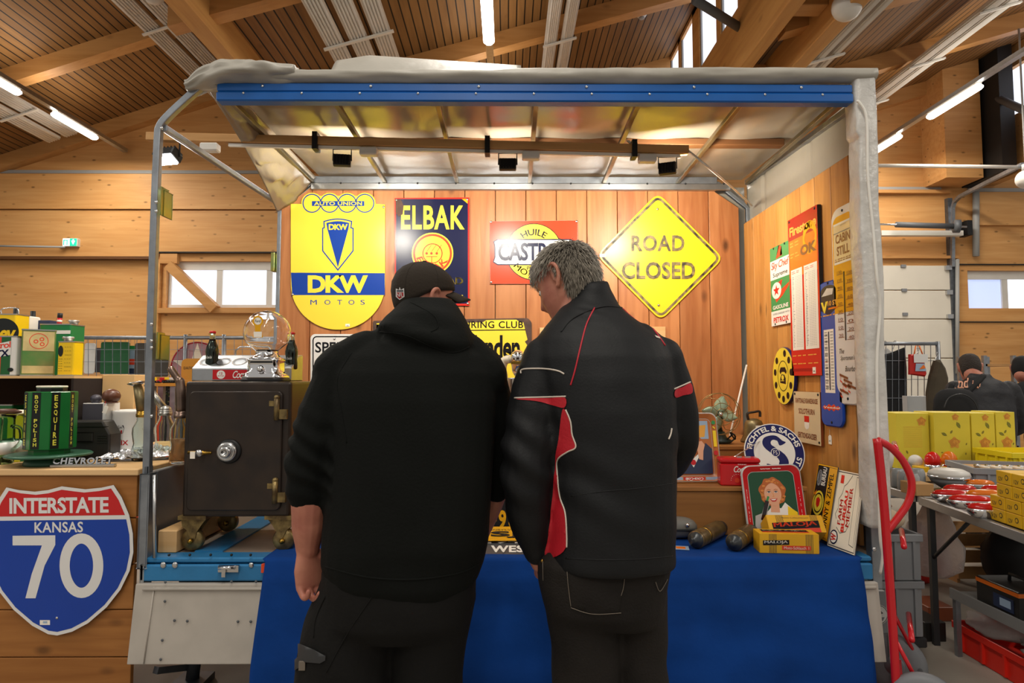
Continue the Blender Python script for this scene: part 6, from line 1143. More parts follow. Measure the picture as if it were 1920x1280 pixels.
# ================================================================ the stalls on the other side
mat('truck_red', '#c01420', .25, coat=.3); mat('crate_red', '#d82a1c', .4); mat('crate_grey', '#8a8c90', .45, var=.04); mat('crate_yellow', '#e8d021', .4); mat('floral_yellow', '#dcc83c', .5, var=.05, vs=5); mat('rose', '#b8702a', .6); mat('rose2', '#d99a3a', .6); mat('leaf', '#6f7d2a', .6); mat('suede', '#8a6650', .9, var=.2, vs=20, bump=.3, bs=60); mat('beige', '#b9a48a', .8)
mat('bulb_yellow', '#e5b41c', .4); mat('lens_red', '#d8201a', .12, trans=.25); mat('lens_orange', '#f07d1c', .12, trans=.25); mat('bag_clear', '#e6dfdc', .25, trans=.55, ior=1.1, bump=.6, bs=14); mat('bag_red', '#c92a22', .3, trans=.2); mat('table_top', '#4b4038', .35); mat('table_edge', '#a7a7a6', .35, .6); mat('coat_brown', '#4a4030', .8, var=.15, vs=6); mat('garment_black', '#121214', .8); mat('grease', '#2a2b2d', .5)
mat('pale_wood', '#b98a55', .6, var=.15, vs=6); mat('jar', '#c9ccce', .2, trans=.5)
# hand truck
HX, HY0, HY1 = 1.515, 2.57, 2.85
t = thing('hand_truck', 'red tubular hand truck with rubber wheels beside the wrapped post', 'hand truck', (1.6, 2.72, 0)); O = -Vector(t.location)
sk = Matrix(((1, .58, 0, -.58 * HY0), (0, 1, 0, 0), (0, 0, 1, 0), (0, 0, 0, 1)))      # the truck stands turned, its far side further out
def hp(nm, path, r, m='truck_red', n=10): mb = MB(); mb.T = Matrix.Translation(O); mb.tube([sk @ Vector(p) for p in path], r, m, n); return mb.build(nm, t)
for y in (HY0, HY1):
    k0 = P(1650, 822, HY0); xs = lambda px: P(px, 900, HY0).x
    hp('side_pole', smooth_line([(xs(1647), y, P(0, 823, HY0).z), (xs(1653), y, P(0, 900, HY0).z), (xs(1660), y, P(0, 1050, HY0).z), (xs(1668), y, .12)], 5), .0165)
    if y == HY0: hp('grip', smooth_line([(xs(1648), y, P(0, 826, HY0).z), (xs(1672), y, P(0, 840, HY0).z), (xs(1696), y, P(0, 868, HY0).z), (xs(1709), y, P(0, 905, HY0).z), (xs(1702), y, P(0, 942, HY0).z), (xs(1683), y, P(0, 970, HY0).z), (xs(1660), y, P(0, 998, HY0).z)], 6), .0145)
    hp('stay', [(xs(1664), y, .38), (1.64, y, .13)], .008)
    mb = MB(); mb.T = Matrix.Translation(O + (sk @ Vector((1.63, y - .05, .128)) if y == HY0 else Vector((1.71, 2.9, .128)))) @ Matrix.Rotation(-.5, 4, 'Z'); mb.lathe([(.075, -.028), (.11, -.026), (.127, -.012), (.127, .012), (.11, .026), (.075, .028)], 'grey', 36, (0, 0, 0), (0, 1, 0)); wq = mb.build('wheel', t)
    mb = MB(); mb.T = Matrix.Translation(O + (sk @ Vector((1.63, y - .05, .128)) if y == HY0 else Vector((1.71, 2.9, .128)))) @ Matrix.Rotation(-.5, 4, 'Z'); mb.lathe([(.01, -.034), (.03, -.03), (.07, -.022), (.07, .022), (.03, .03), (.01, .034)], 'galv', 28, (0, 0, 0), (0, 1, 0)); mb.build('rim', wq)
for z_, x_ in ((1.1, P(1650, 0, HY0).x), (.72, P(1658, 0, HY0).x), (.36, P(1666, 0, HY0).x)): hp('cross_bar', [(x_, HY0, z_), (x_, HY1, z_)], .011)
hp('axle', [(1.63, HY0 - .08, .128), (1.63, HY1 + .08, .128)], .01, 'steel')
mb = MB(); mb.T = Matrix.Translation(O) @ sk; mb.box(1.3, HY0 - .02, .005, 1.55, HY1 + .02, .015, 'truck_red'); mb.box(1.53, HY0 - .02, .005, 1.55, HY1 + .02, .16, 'truck_red'); mb.build('toe_plate', t)
# stacked euro crates
def euro(name, label, x0, x1, y0, y1, z0, h, m, cat='crate', group=None, rz=0, ribs=True):
    t = thing(name, label, cat, ((x0 + x1) / 2, (y0 + y1) / 2, z0), rz, group); a, b = (x1 - x0) / 2, (y1 - y0) / 2; th = .008
    mb = MB(); mb.box(-a + .012, -b + .012, 0, a - .012, b - .012, .008, m)
    for s in (-1, 1): mb.box(s * (a - .012) - th / 2, -b + .012, .004, s * (a - .012) + th / 2, b - .012, h, m); mb.box(-a + .012, s * (b - .012) - th / 2, .004, a - .012, s * (b - .012) + th / 2, h, m)
    mb.build('shell', t); mb = MB(); r = .035
    for s in (-1, 1): mb.box(s * (a - .006) - .008, -b, h - r, s * (a - .006) + .008, b, h, m, b=.002); mb.box(-a, s * (b - .006) - .008, h - r, a, s * (b - .006) + .008, h, m, b=.002)
    mb.build('rim', t)
    if ribs:
        for s in (-1, 1):
            for i in range(4): u = -1 + 2 * (i + .5) / 4; mb = MB(); mb.box(s * (a - .002) - .008, u * b - .006, .01, s * (a - .002) + .008, u * b + .006, h - r, m); mb.build('rib', t); mb = MB(); mb.box(u * a - .006, s * (b - .002) - .008, .01, u * a + .006, s * (b - .002) + .008, h - r, m); mb.build('rib', t)
    return t
euro('euro_crate', 'grey plastic crate at the bottom of the stack behind the hand truck', 1.68, 2.05, 3.2, 3.7, .12, .27, 'crate_grey', group='stacked grey crates'); euro('euro_crate', 'grey plastic crate on top of the stack behind the hand truck', 1.68, 2.05, 3.2, 3.7, .392, .225, 'crate_grey', group='stacked grey crates')
t = thing('crate_dolly', 'black wheeled dolly under the stacked grey crates', 'dolly', (1.865, 3.45, 0)); MB().box(-.19, -.25, .07, .19, .25, .118, 'grease', b=.006).build('deck', t)
for sx in (-1, 1):
    for sy in (-1, 1): MB().lathe([(.01, -.015), (.033, -.012), (.035, 0), (.033, .012), (.01, .015)], 'rubber', 20, (sx * .14, sy * .2, .036), (0, 1, 0)).box(sx * .14 - .02, sy * .2 - .02, .06, sx * .14 + .02, sy * .2 + .02, .075, 'grease').build('castor', t)
fr = Fr(P(1647, 1152, 3.19), (1, 0, 0), (0, -1, 0)); mb = MB(); mb.solid(circ(0, 0, .048, 36), -.001, 0, 'phil_white'); mb.stroke(circ(0, 0, .044, 36), .003, .0006, 'grease', True); mb.poly([(-.03, -.012), (.03, -.012), (.02, -.03), (-.02, -.03)], .0006, 'grey'); mb.stroke([(-.02, .01), (0, .025), (.02, .008), (.0, .0)], .004, .0006, 'grease'); tag(mb.build('round_sticker', mw=fr.mw), 'round black and white sticker on the lower grey crate', 'sticker')
def blob(name, label, cat, c, sx, sy, sz, m, seed=0, amp=.2, flat=True, group=None, rz=0):
    mb = MB(); k, n = 12, 24; vs = []
    for i in range(k + 1):
        a = PI * i / k
        for j in range(n):
            b = 2 * PI * j / n; d = 1 + amp * noise.noise((math.sin(a) * math.cos(b) * 1.7 + seed, math.sin(a) * math.sin(b) * 1.7, -math.cos(a) * 1.7)) + amp * .5 * noise.noise((math.sin(a) * math.cos(b) * 4 + seed, math.sin(a) * math.sin(b) * 4, -math.cos(a) * 4))
            z_ = -math.cos(a) * sz * d; vs.append((math.sin(a) * math.cos(b) * sx * d, math.sin(a) * math.sin(b) * sy * d, max(z_, -sz * .8 if flat else -9) + sz * .8))
    mb.add(vs, [(i * n + j, i * n + (j + 1) % n, (i + 1) * n + (j + 1) % n, (i + 1) * n + j) for i in range(k) for j in range(n)], m, True); o = mb.build(name, loc=c); o.rotation_euler = (0, 0, rz); return tag(o, label, cat, group)
blob('rolled_blanket', 'brown fluffy blanket roll on the grey crates', 'blanket', (1.9, 3.5, .62), .17, .13, .085, 'suede', 3); blob('cushion', 'beige cushion under the brown blanket roll', 'cushion', (1.86, 3.28, .618), .14, .07, .07, 'beige', 8, .12)
# the folding tables
def ftable(label, x0, x1, y0, y1, z, shelf=None):
    t = thing('folding_table', label, 'table', ((x0 + x1) / 2, (y0 + y1) / 2, 0)); a, b = (x1 - x0) / 2, (y1 - y0) / 2; MB().box(-a, -b, z - .012, a, b, z, 'table_top').build('table_top', t); mb = MB()
    for s in (-1, 1): mb.box(s * a - .012, -b - .012, z - .04, s * a + .012, b + .012, z + .004, 'table_edge', b=.003); mb.box(-a, s * b - .012, z - .04, a, s * b + .012, z + .004, 'table_edge', b=.003)
    mb.build('edge_rail', t)
    for sx in (-1, 1):
        for sy in (-1, 1): MB().box(sx * (a - .02) - .014, sy * (b - .05) - .014, 0, sx * (a - .02) + .014, sy * (b - .05) + .014, z - .03, 'grease').build('leg', t); MB().tube([(sx * (a - .02), sy * (b - .06), z - .3), (sx * (a - .02), sy * (b - .4), z - .04)], .01, 'grease', 6).build('brace', t)
    return t
TZ = .75
t = ftable('folding table with chrome tail lights and yellow boxes beside the red plastic crate', 2.126, 2.866, 1.909, 3.429, TZ); t.rotation_euler = (0, 0, -.127); ftable('folding table with floral cartons and lamps behind the hand truck', 2.24, 3.6, 3.56, 4.9, TZ); ftable('far table with clothes behind the floral cartons', 2.4, 4.6, 6.0, 6.7, TZ)
# floral cartons
def floral(label, px0, px1, py0, Y, rz, seed, lines_=False):
    a, b = P(px0, 858, Y), P(px1, 858, Y); w_ = (b.x - a.x) / 2; h = P(px0, py0, Y).z - TZ; t = thing('floral_carton', label, 'carton', ((a.x + b.x) / 2, Y + .12, TZ + .003), rz, 'yellow floral cartons'); MB().box(-w_, -.12, 0, w_, .12, h, 'floral_yellow').build('carton', t, bev=.003)
    mb = MB(); mb.T = Matrix.Translation((0, -.1206, 0)) @ Matrix.Rotation(PI / 2, 4, 'X'); r = random.Random(seed)
    def rose(x, y, s):
        mb.poly([(x + s * math.cos(a_) * (1 + .2 * math.sin(5 * a_)), y + s * math.sin(a_) * (1 + .2 * math.sin(5 * a_))) for a_ in np.linspace(0, 2 * PI, 30)[:-1]], .0004, 'rose2')
        for i in range(4): mb.stroke([(x + s * (.85 - .2 * i) * math.cos(a_ + i), y + s * (.85 - .2 * i) * math.sin(a_ + i)) for a_ in np.linspace(0, 4.2, 10)], s * .09, .0008, 'rose')
    def leaf(x, y, s, a_): mb.poly([(x + s * (u * math.cos(a_) - v * math.sin(a_)), y + s * (u * math.sin(a_) + v * math.cos(a_))) for u, v in ((-1, 0), (-.3, .45), (.4, .4), (1, 0), (.4, -.4), (-.3, -.45))], .0004, 'leaf'); mb.stroke([(x - s * .8 * math.cos(a_), y - s * .8 * math.sin(a_)), (x + s * .8 * math.cos(a_), y + s * .8 * math.sin(a_))], .002, .0008, 'rose')
    if lines_: lines(mb, -w_ * .6, w_ * .55, [h * .75 - i * .014 for i in range(11)], .0004, 'rose2', .002, 1); rose(w_ * .55, h * .85, .03); rose(w_ * .4, h * .12, .032); leaf(-w_ * .55, h * .15, .02, .6); leaf(-w_ * .4, h * .3, .014, 2)
    else: rose(w_ * .1, h * .47, .036); leaf(-w_ * .45, h * .62, .022, -.5); leaf(-w_ * .05, h * .66, .015, 1); rose(w_ * .2, h * .97 - .02, .022); leaf(w_ * .35, h * .78, .026, -1.1); leaf(w_ * .75, h * .45, .01, 1.2); leaf(w_ * .7, h * .28, .01, 1.5); leaf(-w_ * .6, h * .3, .009, 0)
    mb.build('floral_print', t)
floral('yellow floral carton with printed lines, nearest the trailer', 1683, 1744, 775, 4.55, 0, 1, True); floral('yellow floral carton second from the trailer', 1756, 1822, 774, 4.5, -.05, 2); floral('yellow floral carton second from the end of the row', 1824, 1868, 775, 4.5, .0, 3); floral('yellow floral carton at the end of the row in front of the man with backpack', 1870, 1906, 773, 4.5, 0, 4)
blob('shopping_bag', 'white and blue printed bag beside the floral cartons', 'bag', (P(1662, 858, 4.4).x, 4.45, TZ + .003), .075, .06, .125, 'phil_white', 12, .12)
# small wares on the tables
def onT(px, py, z=TZ + .004): return PZ(px, py, z)
def beacon(label, px, py, m):
    q = onT(px, py); t = thing('beacon_lens', label, 'lamp lens', (q.x, q.y, TZ + .004), group='beacon lamp lenses'); MB().lathe([(.045, 0), (.047, .004), (.046, .022), (.04, .026)], 'chrome', 28).build('rim', t); MB().lathe([(.041, .024), (.043, .05), (.036, .075), (.02, .092), (.004, .098)], m, 28).build('lens', t)
mbx = lambda nm, lb, px0, px1, py, h, d, m, cat, grp=None, z=TZ + .004, rz=0: tag(MB().box(-.5 * (PZ(px1, py, z).x - PZ(px0, py, z).x), -d / 2, 0, .5 * (PZ(px1, py, z).x - PZ(px0, py, z).x), d / 2, h, m, b=.003).build(nm, loc=((PZ(px0, py, z).x + PZ(px1, py, z).x) / 2, PZ(px0, py, z).y + d / 2, z)), lb, cat, grp)
mbx('small_carton', 'orange small carton behind the hand truck grip', 1728, 1752, 890, .05, .1, 'bulb_yellow', 'carton'); mbx('small_carton', 'orange small carton under the orange lamp lens', 1766, 1800, 889, .05, .1, 'bulb_yellow', 'carton')
beacon('red dome lamp lens on the far folding table', 1749, 884, 'lens_red'); beacon('orange dome lamp lens on the far folding table', 1781, 882, 'lens_orange') if False else None
for px, py, m, lb in ((1749, 874, 'lens_red', 'red dome lamp lens in front of the floral cartons'), (1780, 873, 'lens_orange', 'orange dome lamp lens in front of the floral cartons')):
    q = PZ(px, py, TZ + .056); t = thing('beacon_lens', lb, 'lamp lens', (q.x, q.y, TZ + .004), group='beacon lamp lenses'); MB().lathe([(.046, 0), (.046, .05)], 'bulb_yellow', 4).build('carton_foot', t) if False else None
    MB().lathe([(.047, 0), (.05, .02), (.05, .06), (.045, .066)], 'chrome', 28).build('rim', t); MB().lathe([(.046, .064), (.049, .09), (.042, .12), (.024, .142), (.004, .15)], m, 28).build('lens', t)
for i, (px, py) in enumerate(((1684, 912), (1697, 918), (1711, 922), (1722, 912))):
    q = onT(px, py); t = thing('preserving_jar', 'clear upturned jar in the row behind the red grip', 'jar', (q.x, q.y, TZ + .004), group='upturned jars'); MB().lathe([(.036, 0), (.038, .004), (.038, .08), (.03, .1), (.028, .105), (.026, .1), (.035, .08), (.035, .004)], 'jar', 26).build('glass_body', t)
q = onT(1717, 885); tag(MB().lathe([(.02, 0), (.022, .03), (.03, .04)] + [(.043 * math.cos(a), .075 + .043 * math.sin(a)) for a in np.linspace(-.8, PI / 2, 10)], 'panel_white', 26).build('globe_bulb', loc=(q.x, q.y, TZ + .004)), 'round white globe bulb behind the upturned jars', 'bulb')
mbx('small_carton', 'brown open carton at the table corner under the white lamp', 1718, 1752, 930, .065, .14, 'card_dark', 'carton'); mbx('small_carton', 'flat pale carton behind the white lamp', 1735, 1798, 903, .04, .12, 'card', 'carton')
q = onT(1785, 918); t = thing('head_lamp', 'large white oval lamp glass on the folding table', 'lamp', (q.x + .02, q.y + .05, TZ + .06)); MB().lathe([(.1, 0), (.11, .01), (.11, .02)], 'chrome', 36).build('rim', t); MB().lathe([(.108, .018), (.1, .04), (.07, .055), (.004, .06)], 'panel_white', 36).build('glass_dome', t); MB().lathe([(.04, -.056), (.09, -.02), (.1, 0)], 'grey', 30).build('housing', t)
def taillight(label, px, py, L, m, rz, z0=TZ + .004):
    q = PZ(px, py, z0 + .02); t = thing('tail_light', label, 'tail light', (q.x, q.y, z0), rz, 'chrome rimmed tail lights'); el = lambda s, z_: [(L * s * math.cos(a), .04 * s * math.sin(a), z_) for a in np.linspace(0, 2 * PI, 33)[:-1]]
    MB().loft([el(.6, 0), el(.85, .015), el(.97, .028), el(1.0, .036), el(.95, .042)], 'chrome').build('rim', t); MB().loft([el(.9, .04), el(.86, .05), el(.7, .06), el(.3, .066)], m).build('lens', t)
taillight('red tail light with broad chrome rim at the table edge', 1785, 934, .1, 'lens_red', -.25); taillight('red tail light in the middle of the chrome row', 1820, 946, .1, 'lens_red', -.3, TZ + .03); taillight('orange tail light behind the row of red ones', 1850, 935, .1, 'lens_orange', -.2, TZ + .03); taillight('red tail light nearest the brown open carton', 1800, 924, .09, 'lens_red', -.2); taillight('orange tail light beside the white lamp glass', 1838, 914, .085, 'lens_orange', -.1); taillight('red tail light touching the upper bulb boxes', 1872, 926, .09, 'lens_red', -.15, TZ + .03); taillight('red tail light against the yellow bulb boxes', 1846, 962, .075, 'lens_red', -.3)
euro('euro_crate', 'open grey crate of spark plugs on the far folding table', 2.72, 3.3, 3.62, 4.02, TZ + .004, .12, 'crate_grey', rz=-.25); euro('euro_crate', 'yellow plastic crate behind the grey crate of spark plugs', 3.22, 3.6, 4.1, 4.45, TZ + .004, .16, 'crate_yellow')
for i in range(8): q = Vector((2.82 + .055 * i, 3.82 - .014 * i, TZ + .115)); t = MB().cyl((0, -.05, 0), (0, .02, 0), .009, 'offwhite', 10).cyl((0, .02, 0), (0, .06, 0), .011, 'steel', 10).build('spark_plug', loc=q); tag(t, 'white spark plug lying in the open grey crate', 'spark plug', 'spark plugs in the grey crate')
tag(MB().box(2.74, 3.64, TZ + .014, 3.27, 4.0, TZ + .104, 'card_dark', Matrix.Rotation(-.25, 3, 'Z')).build('crate_insert'), 'brown insert under the spark plugs in the grey crate', 'insert')
# stack of yellow bulb boxes
n_ = 0; row_names = ['bottom', 'second', 'third', 'top']
for r_, cnt in enumerate((4, 4, 3, 2)):
    for c_ in range(cnt):
        y = 2.86 - c_ * .105 - (.0 if cnt == 4 else .05); t = thing('bulb_box', 'small yellow bulb box in the %s row of the stack beside the tail lights' % row_names[r_], 'box', (2.235 - (2.86 - y) * .127, y, TZ + .004 + r_ * .057), -.127, 'yellow bulb boxes, %s row' % row_names[r_]); MB().box(-.06, -.05, 0, .06, .05, .055, 'bulb_yellow', b=.002).build('carton', t)
        mb = MB(); mb.T = Matrix.Translation((-.0604, 0, 0)) @ Matrix.Rotation(-PI / 2, 4, 'Z') @ Matrix.Rotation(PI / 2, 4, 'X'); mb.text('12V', -.035, .012, -.005, .03, 0, 'grease', .01); mb.disc(.022, .03, .012, 0, 'grease', 12); mb.disc(.022, .03, .008, .0004, 'bulb_yellow', 12); mb.T = Matrix.Translation((0, -.0504, 0)) @ Matrix.Rotation(PI / 2, 4, 'X'); mb.text('12V', -.04, .012, -.01, .03, 0, 'grease', .01); mb.disc(.025, .03, .012, 0, 'grease', 12); mb.build('printing', t)
# below the tables
t = thing('low_shelf', 'low grey angle iron shelf under the folding table', 'shelf', (2.55, 2.95, 0)); MB().box(-.3, -.4, .3, .25, .35, .31, 'table_edge').box(-.31, -.4, .28, -.3, .35, .33, 'table_edge').build('shelf_board', t)
for sx in (-.29, .24):
    for sy in (-.38, .33): MB().box(sx - .012, sy - .012, 0, sx + .012, sy + .012, .3, 'galv').build('leg', t)
t = thing('charger_box', 'black and orange carton with carry handle on the low shelf', 'carton', (2.37, 3.02, .312)); MB().box(-.1, -.13, 0, .1, .13, .125, 'case_black', b=.003).build('carton', t); mb = MB(); mb.box(-.102, -.131, .1, .102, .131, .118, 'orange'); mb.box(-.103, -.1, .02, -.101, .02, .08, 'blue_print'); mb.box(-.1035, -.085, .035, -.1028, -.02, .07, 'sky_print'); mb.build('printed_band', t); MB().tube([(0, -.05, .12), (0, -.045, .155), (0, .045, .155), (0, .05, .12)], .008, 'grease', 8).build('handle', t)
q = MB().box(-.07, -.1, 0, .07, .1, .16, 'bulb_yellow', b=.003).build('small_carton', loc=(2.62, 2.98, .312)); tag(q, 'yellow carton behind the black and orange one', 'carton')
euro('plastic_crate', 'red plastic crate with bags on the floor', 2.3, 2.72, 2.82, 3.38, 0, .14, 'crate_red')
blob('plastic_bag', 'clear plastic bag with dark red contents on the red crate', 'bag', (2.42, 3.2, .13), .11, .16, .05, 'bag_clear', 4, .35, rz=.3); blob('plastic_bag', 'crumpled white plastic bag lying on the near end of the red crate', 'bag', (2.48, 2.93, .13), .15, .11, .04, 'bag_clear', 9, .45); blob('red_packet', 'red packet inside the bags on the red crate', 'packet', (2.6, 3.12, .1), .08, .14, .05, 'bag_red', 14, .3)
blob('plastic_bag', 'white and red carrier bag hanging below the table beside the grey crates', 'bag', (P(1750, 1030, 4.2).x, 4.2, 0.12), .15, .13, .24, 'bag_clear', 21, .3); blob('carrier_bag', 'red carrier bag behind the white one', 'bag', (P(1735, 1030, 4.4).x, 4.45, .0), .12, .1, .22, 'bag_red', 25, .3)
t = thing('wooden_crate', 'slatted wooden crate under the far folding table', 'crate', (P(1822, 1015, 4.7).x, 4.62, 0)); 
for i in range(3): MB().box(-.3, -.2, .03 + i * .11, .3, -.185, .11 + i * .11, 'pale_wood').build('slat', t); MB().box(-.3, .185, .03 + i * .11, .3, .2, .11 + i * .11, 'pale_wood').build('slat', t)
for sx in (-1, 1): MB().box(sx * .29 - .01, -.185, 0, sx * .29 + .01, .185, .33, 'pale_wood').build('side_panel', t)
blob('black_bag', 'black bag beside the slatted wooden crate', 'bag', (P(1885, 1030, 4.3).x, 4.2, 0), .2, .18, .26, 'garment_black', 31, .15)
mbx('black_carton', 'black flat carton on the floor behind the red plastic crate', 1735, 1775, 1203, .1, .2, 'case_black', 'carton', None, 0); mbx('brown_carton', 'dark brown printed carton behind the red plastic crate', 1742, 1790, 1165, .08, .2, 'en_brown', 'carton', None, 0)
# wire fence with clothes
FY = 6.9; t = thing('mesh_fence', 'wire mesh fence with hanging clothes beside the wrapped post', 'fence', (P(1700, 700, FY).x, FY, 0)); T0 = Matrix.Translation(-Vector(t.location)); mb = MB(); mb.T = T0
for px in (1610, 1758): mb.cyl(P(px, 640, FY), Vector((P(px, 640, FY).x, FY, 0)), .022, 'galv', 10)
mb.cyl(P(1610, 644, FY), P(1758, 644, FY), .02, 'galv', 10); mb.cyl(P(1610, 930, FY), P(1758, 930, FY), .02, 'galv', 10); mb.build('tube_frame', t); mb = MB(); mb.T = T0
for i in range(13): mb.tube([P(1613 + i * 12, 645, FY), P(1613 + i * 12, 930, FY)], .0045, 'galv', 4)
for y in (676, 711, 746, 780, 815, 850, 885): mb.tube([P(1610, y, FY), P(1758, y, FY)], .0045, 'galv', 4)
mb.build('wire_mesh', t)
def garment(name, label, pts, Y, m, cat, dp=.05):
    c = P(sum(p[0] for p in pts) / len(pts), min(p[1] for p in pts), Y); t = thing(name, label, cat, tuple(c)); fr = Fr(c, (1, 0, 0), (0, -1, 0)); mb = MB(); o2 = [fr.px(*p) for p in pts]
    rings = []; T = Matrix(((1, 0, 0, 0), (0, 0, -1, 0), (0, 1, 0, 0), (0, 0, 0, 1))); mb.T = T; mb.solid(o2, -dp / 2, dp / 2, m, bev=dp * .3, smooth=False); mb.build('fabric', t)
    MB().tube(smooth_line([(-.02, 0, -.02), (0, 0, .03), (.02, .0, .05), (.01, 0, .075), (-.01, 0, .06)], 5), .004, 'steel', 6).build('hanger_hook', t); return t
garment('hanging_apron', 'black garment hanging on the wire mesh', [(1640, 668), (1668, 662), (1696, 651), (1699, 690), (1700, 770), (1700, 800), (1640, 805)], FY + .03, 'garment_black', 'garment'); garment('hanging_coat', 'olive brown coat on a hanger beside the man with backpack', [(1752, 676), (1760, 674), (1770, 690), (1775, 708), (1775, 780), (1735, 780), (1738, 735), (1743, 705)], FY - .06, 'coat_brown', 'coat', .12); garment('hanging_shirt', 'white garment hanging behind the black one on the mesh', [(1645, 656), (1662, 652), (1672, 660), (1670, 700), (1645, 700)], FY + .07, 'phil_white', 'garment')
t = garment('carrier_bag', 'red and blue patterned carrier bag hanging on the wire mesh', [(1704, 664), (1728, 664), (1736, 700), (1733, 706), (1704, 702)], FY - .08, 'bag_red', 'bag', .06); mb = MB(); mb.T = Matrix(((1, 0, 0, 0), (0, 0, -1, 0), (0, 1, 0, 0), (0, 0, 0, 1))); mb.rect(-.07, -.09, .08, -.0, .04, 'phil_white'); mb.poly([(-.06, -.18), (.06, -.18), (.04, -.1), (-.05, -.1)], .04, 'sky_print'); mb.poly([(-.02, -.16), (.05, -.15), (.03, -.11)], .045, 'orange'); mb.build('bag_print', t)
MB().tube([(-.04, -.0, -.0), (-.02, 0, .09), (.02, 0, .09), (.05, 0, 0)], .007, 'orange', 6).build('bag_handle', t)
carton('storage_box', 'clear plastic storage box under the hanging bag', 1702, 742, 1736, 775, 6.15, 'jar', 'box', .08, TZ + .003)
t = thing('grey_rack', 'grey steel rack with wooden shelves against the back wall', 'rack', (P(1900, 700, 7).x, 7.2, 0)); w_ = P(1925, 700, 7).x - P(1869, 700, 7).x
for sx in (-1, 1):
    for sy in (0, .4): MB().box(sx * w_ / 2 - .02, sy - .02, 0, sx * w_ / 2 + .02, sy + .02, P(1869, 665, 7).z, 'galv').build('post', t)
for py in (681, 716, 760, 840): MB().box(-w_ / 2, -.02, P(0, py, 7).z - .025, w_ / 2, .42, P(0, py, 7).z, 'pale_wood').build('shelf_board', t)
# ================================================================ people
mat('skin', '#b87a63', .5, var=.08, vs=14, bump=.06, bs=60, vc='#a05f50'); mat('hoodie_black', '#0b0d0b', .9, bump=.12, bs=120, spec=.2); mat('trouser_black', '#100f0e', .85, bump=.12, bs=90, spec=.25); mat('jacket_black', '#101113', .6, spec=.3, bump=.08, bs=150); mat('jean_black', '#181513', .8, spec=.25, bump=.2, bs=160, var=.2, vs=4, vc='#231f1c')
mat('cap_black', '#2c251e', .85, spec=.3, bump=.15, bs=140); mat('panel_red', '#b01222', .6, bump=.08, bs=120); mat('piping_white', '#c9bdb0', .5); mat('piping_red', '#b3182a', .5); mat('hair_base', '#4e4840', .7); mat('hair_grey', '#8b8377', .45, island=.45, var=.05, vs=3); mat('hair_dark', '#2a211b', .7, bump=.5, bs=90); mat('shoe', '#141414', .5); mat('eye_white', '#e8e2da', .2); mat('stitch', '#6b6156', .7); mat('lip', '#a0564c', .5); mat('navy_fleece', '#16191d', .85, bump=.15, bs=90); mat('jacket_bg', '#1b1b20', .6, bump=.15, bs=40); mat('peach', '#d69a7c', .6)
def ellip(c, a, b, n=28, e=2.3, up=0, tilt=0.0):       # level ring, tilted about x by `tilt`
    out = []
    for j in range(n):
        t = 2 * PI * j / n; ct, st = math.cos(t), math.sin(t); x = a * math.copysign(abs(ct) ** (2 / e), ct); y = b * math.copysign(abs(st) ** (2 / e), st)
        out.append((c[0] + x, c[1] + y * math.cos(tilt), c[2] + y * math.sin(tilt)))
    return out
def pxring(py, xl, xr, Y, hd, grow=0.0, e=2.3, tilt=0): a, b = P(xl, py, Y), P(xr, py, Y); return ellip((a + b) / 2, (b.x - a.x) / 2 + grow, hd + grow, e=e, tilt=tilt)
def limb(mb, pts, rad, m='skin', n=16, flat=1.0):
    pts = [Vector(p) for p in pts]; q = smooth_line(pts, 5); rr = []
    for i in range(len(pts) - 1):
        for k in range(5): t = k / 5; t = t * t * (3 - 2 * t); rr.append(rad[i] * (1 - t) + rad[i + 1] * t)
    rr.append(rad[-1]); a = (q[0] - q[1]).normalized(); b = (q[-1] - q[-2]).normalized()
    cap = lambda p, d, r: [(p + d * r * s, r * math.sqrt(max(.02, 1 - s * s))) for s in (.45, .8, .97)]
    h = cap(q[0], a, rr[0])[::-1]; t = cap(q[-1], b, rr[-1]); mb.tube([x for x, _ in h] + q + [x for x, _ in t], [r for _, r in h] + rr + [r for _, r in t], m, n, flat=flat)
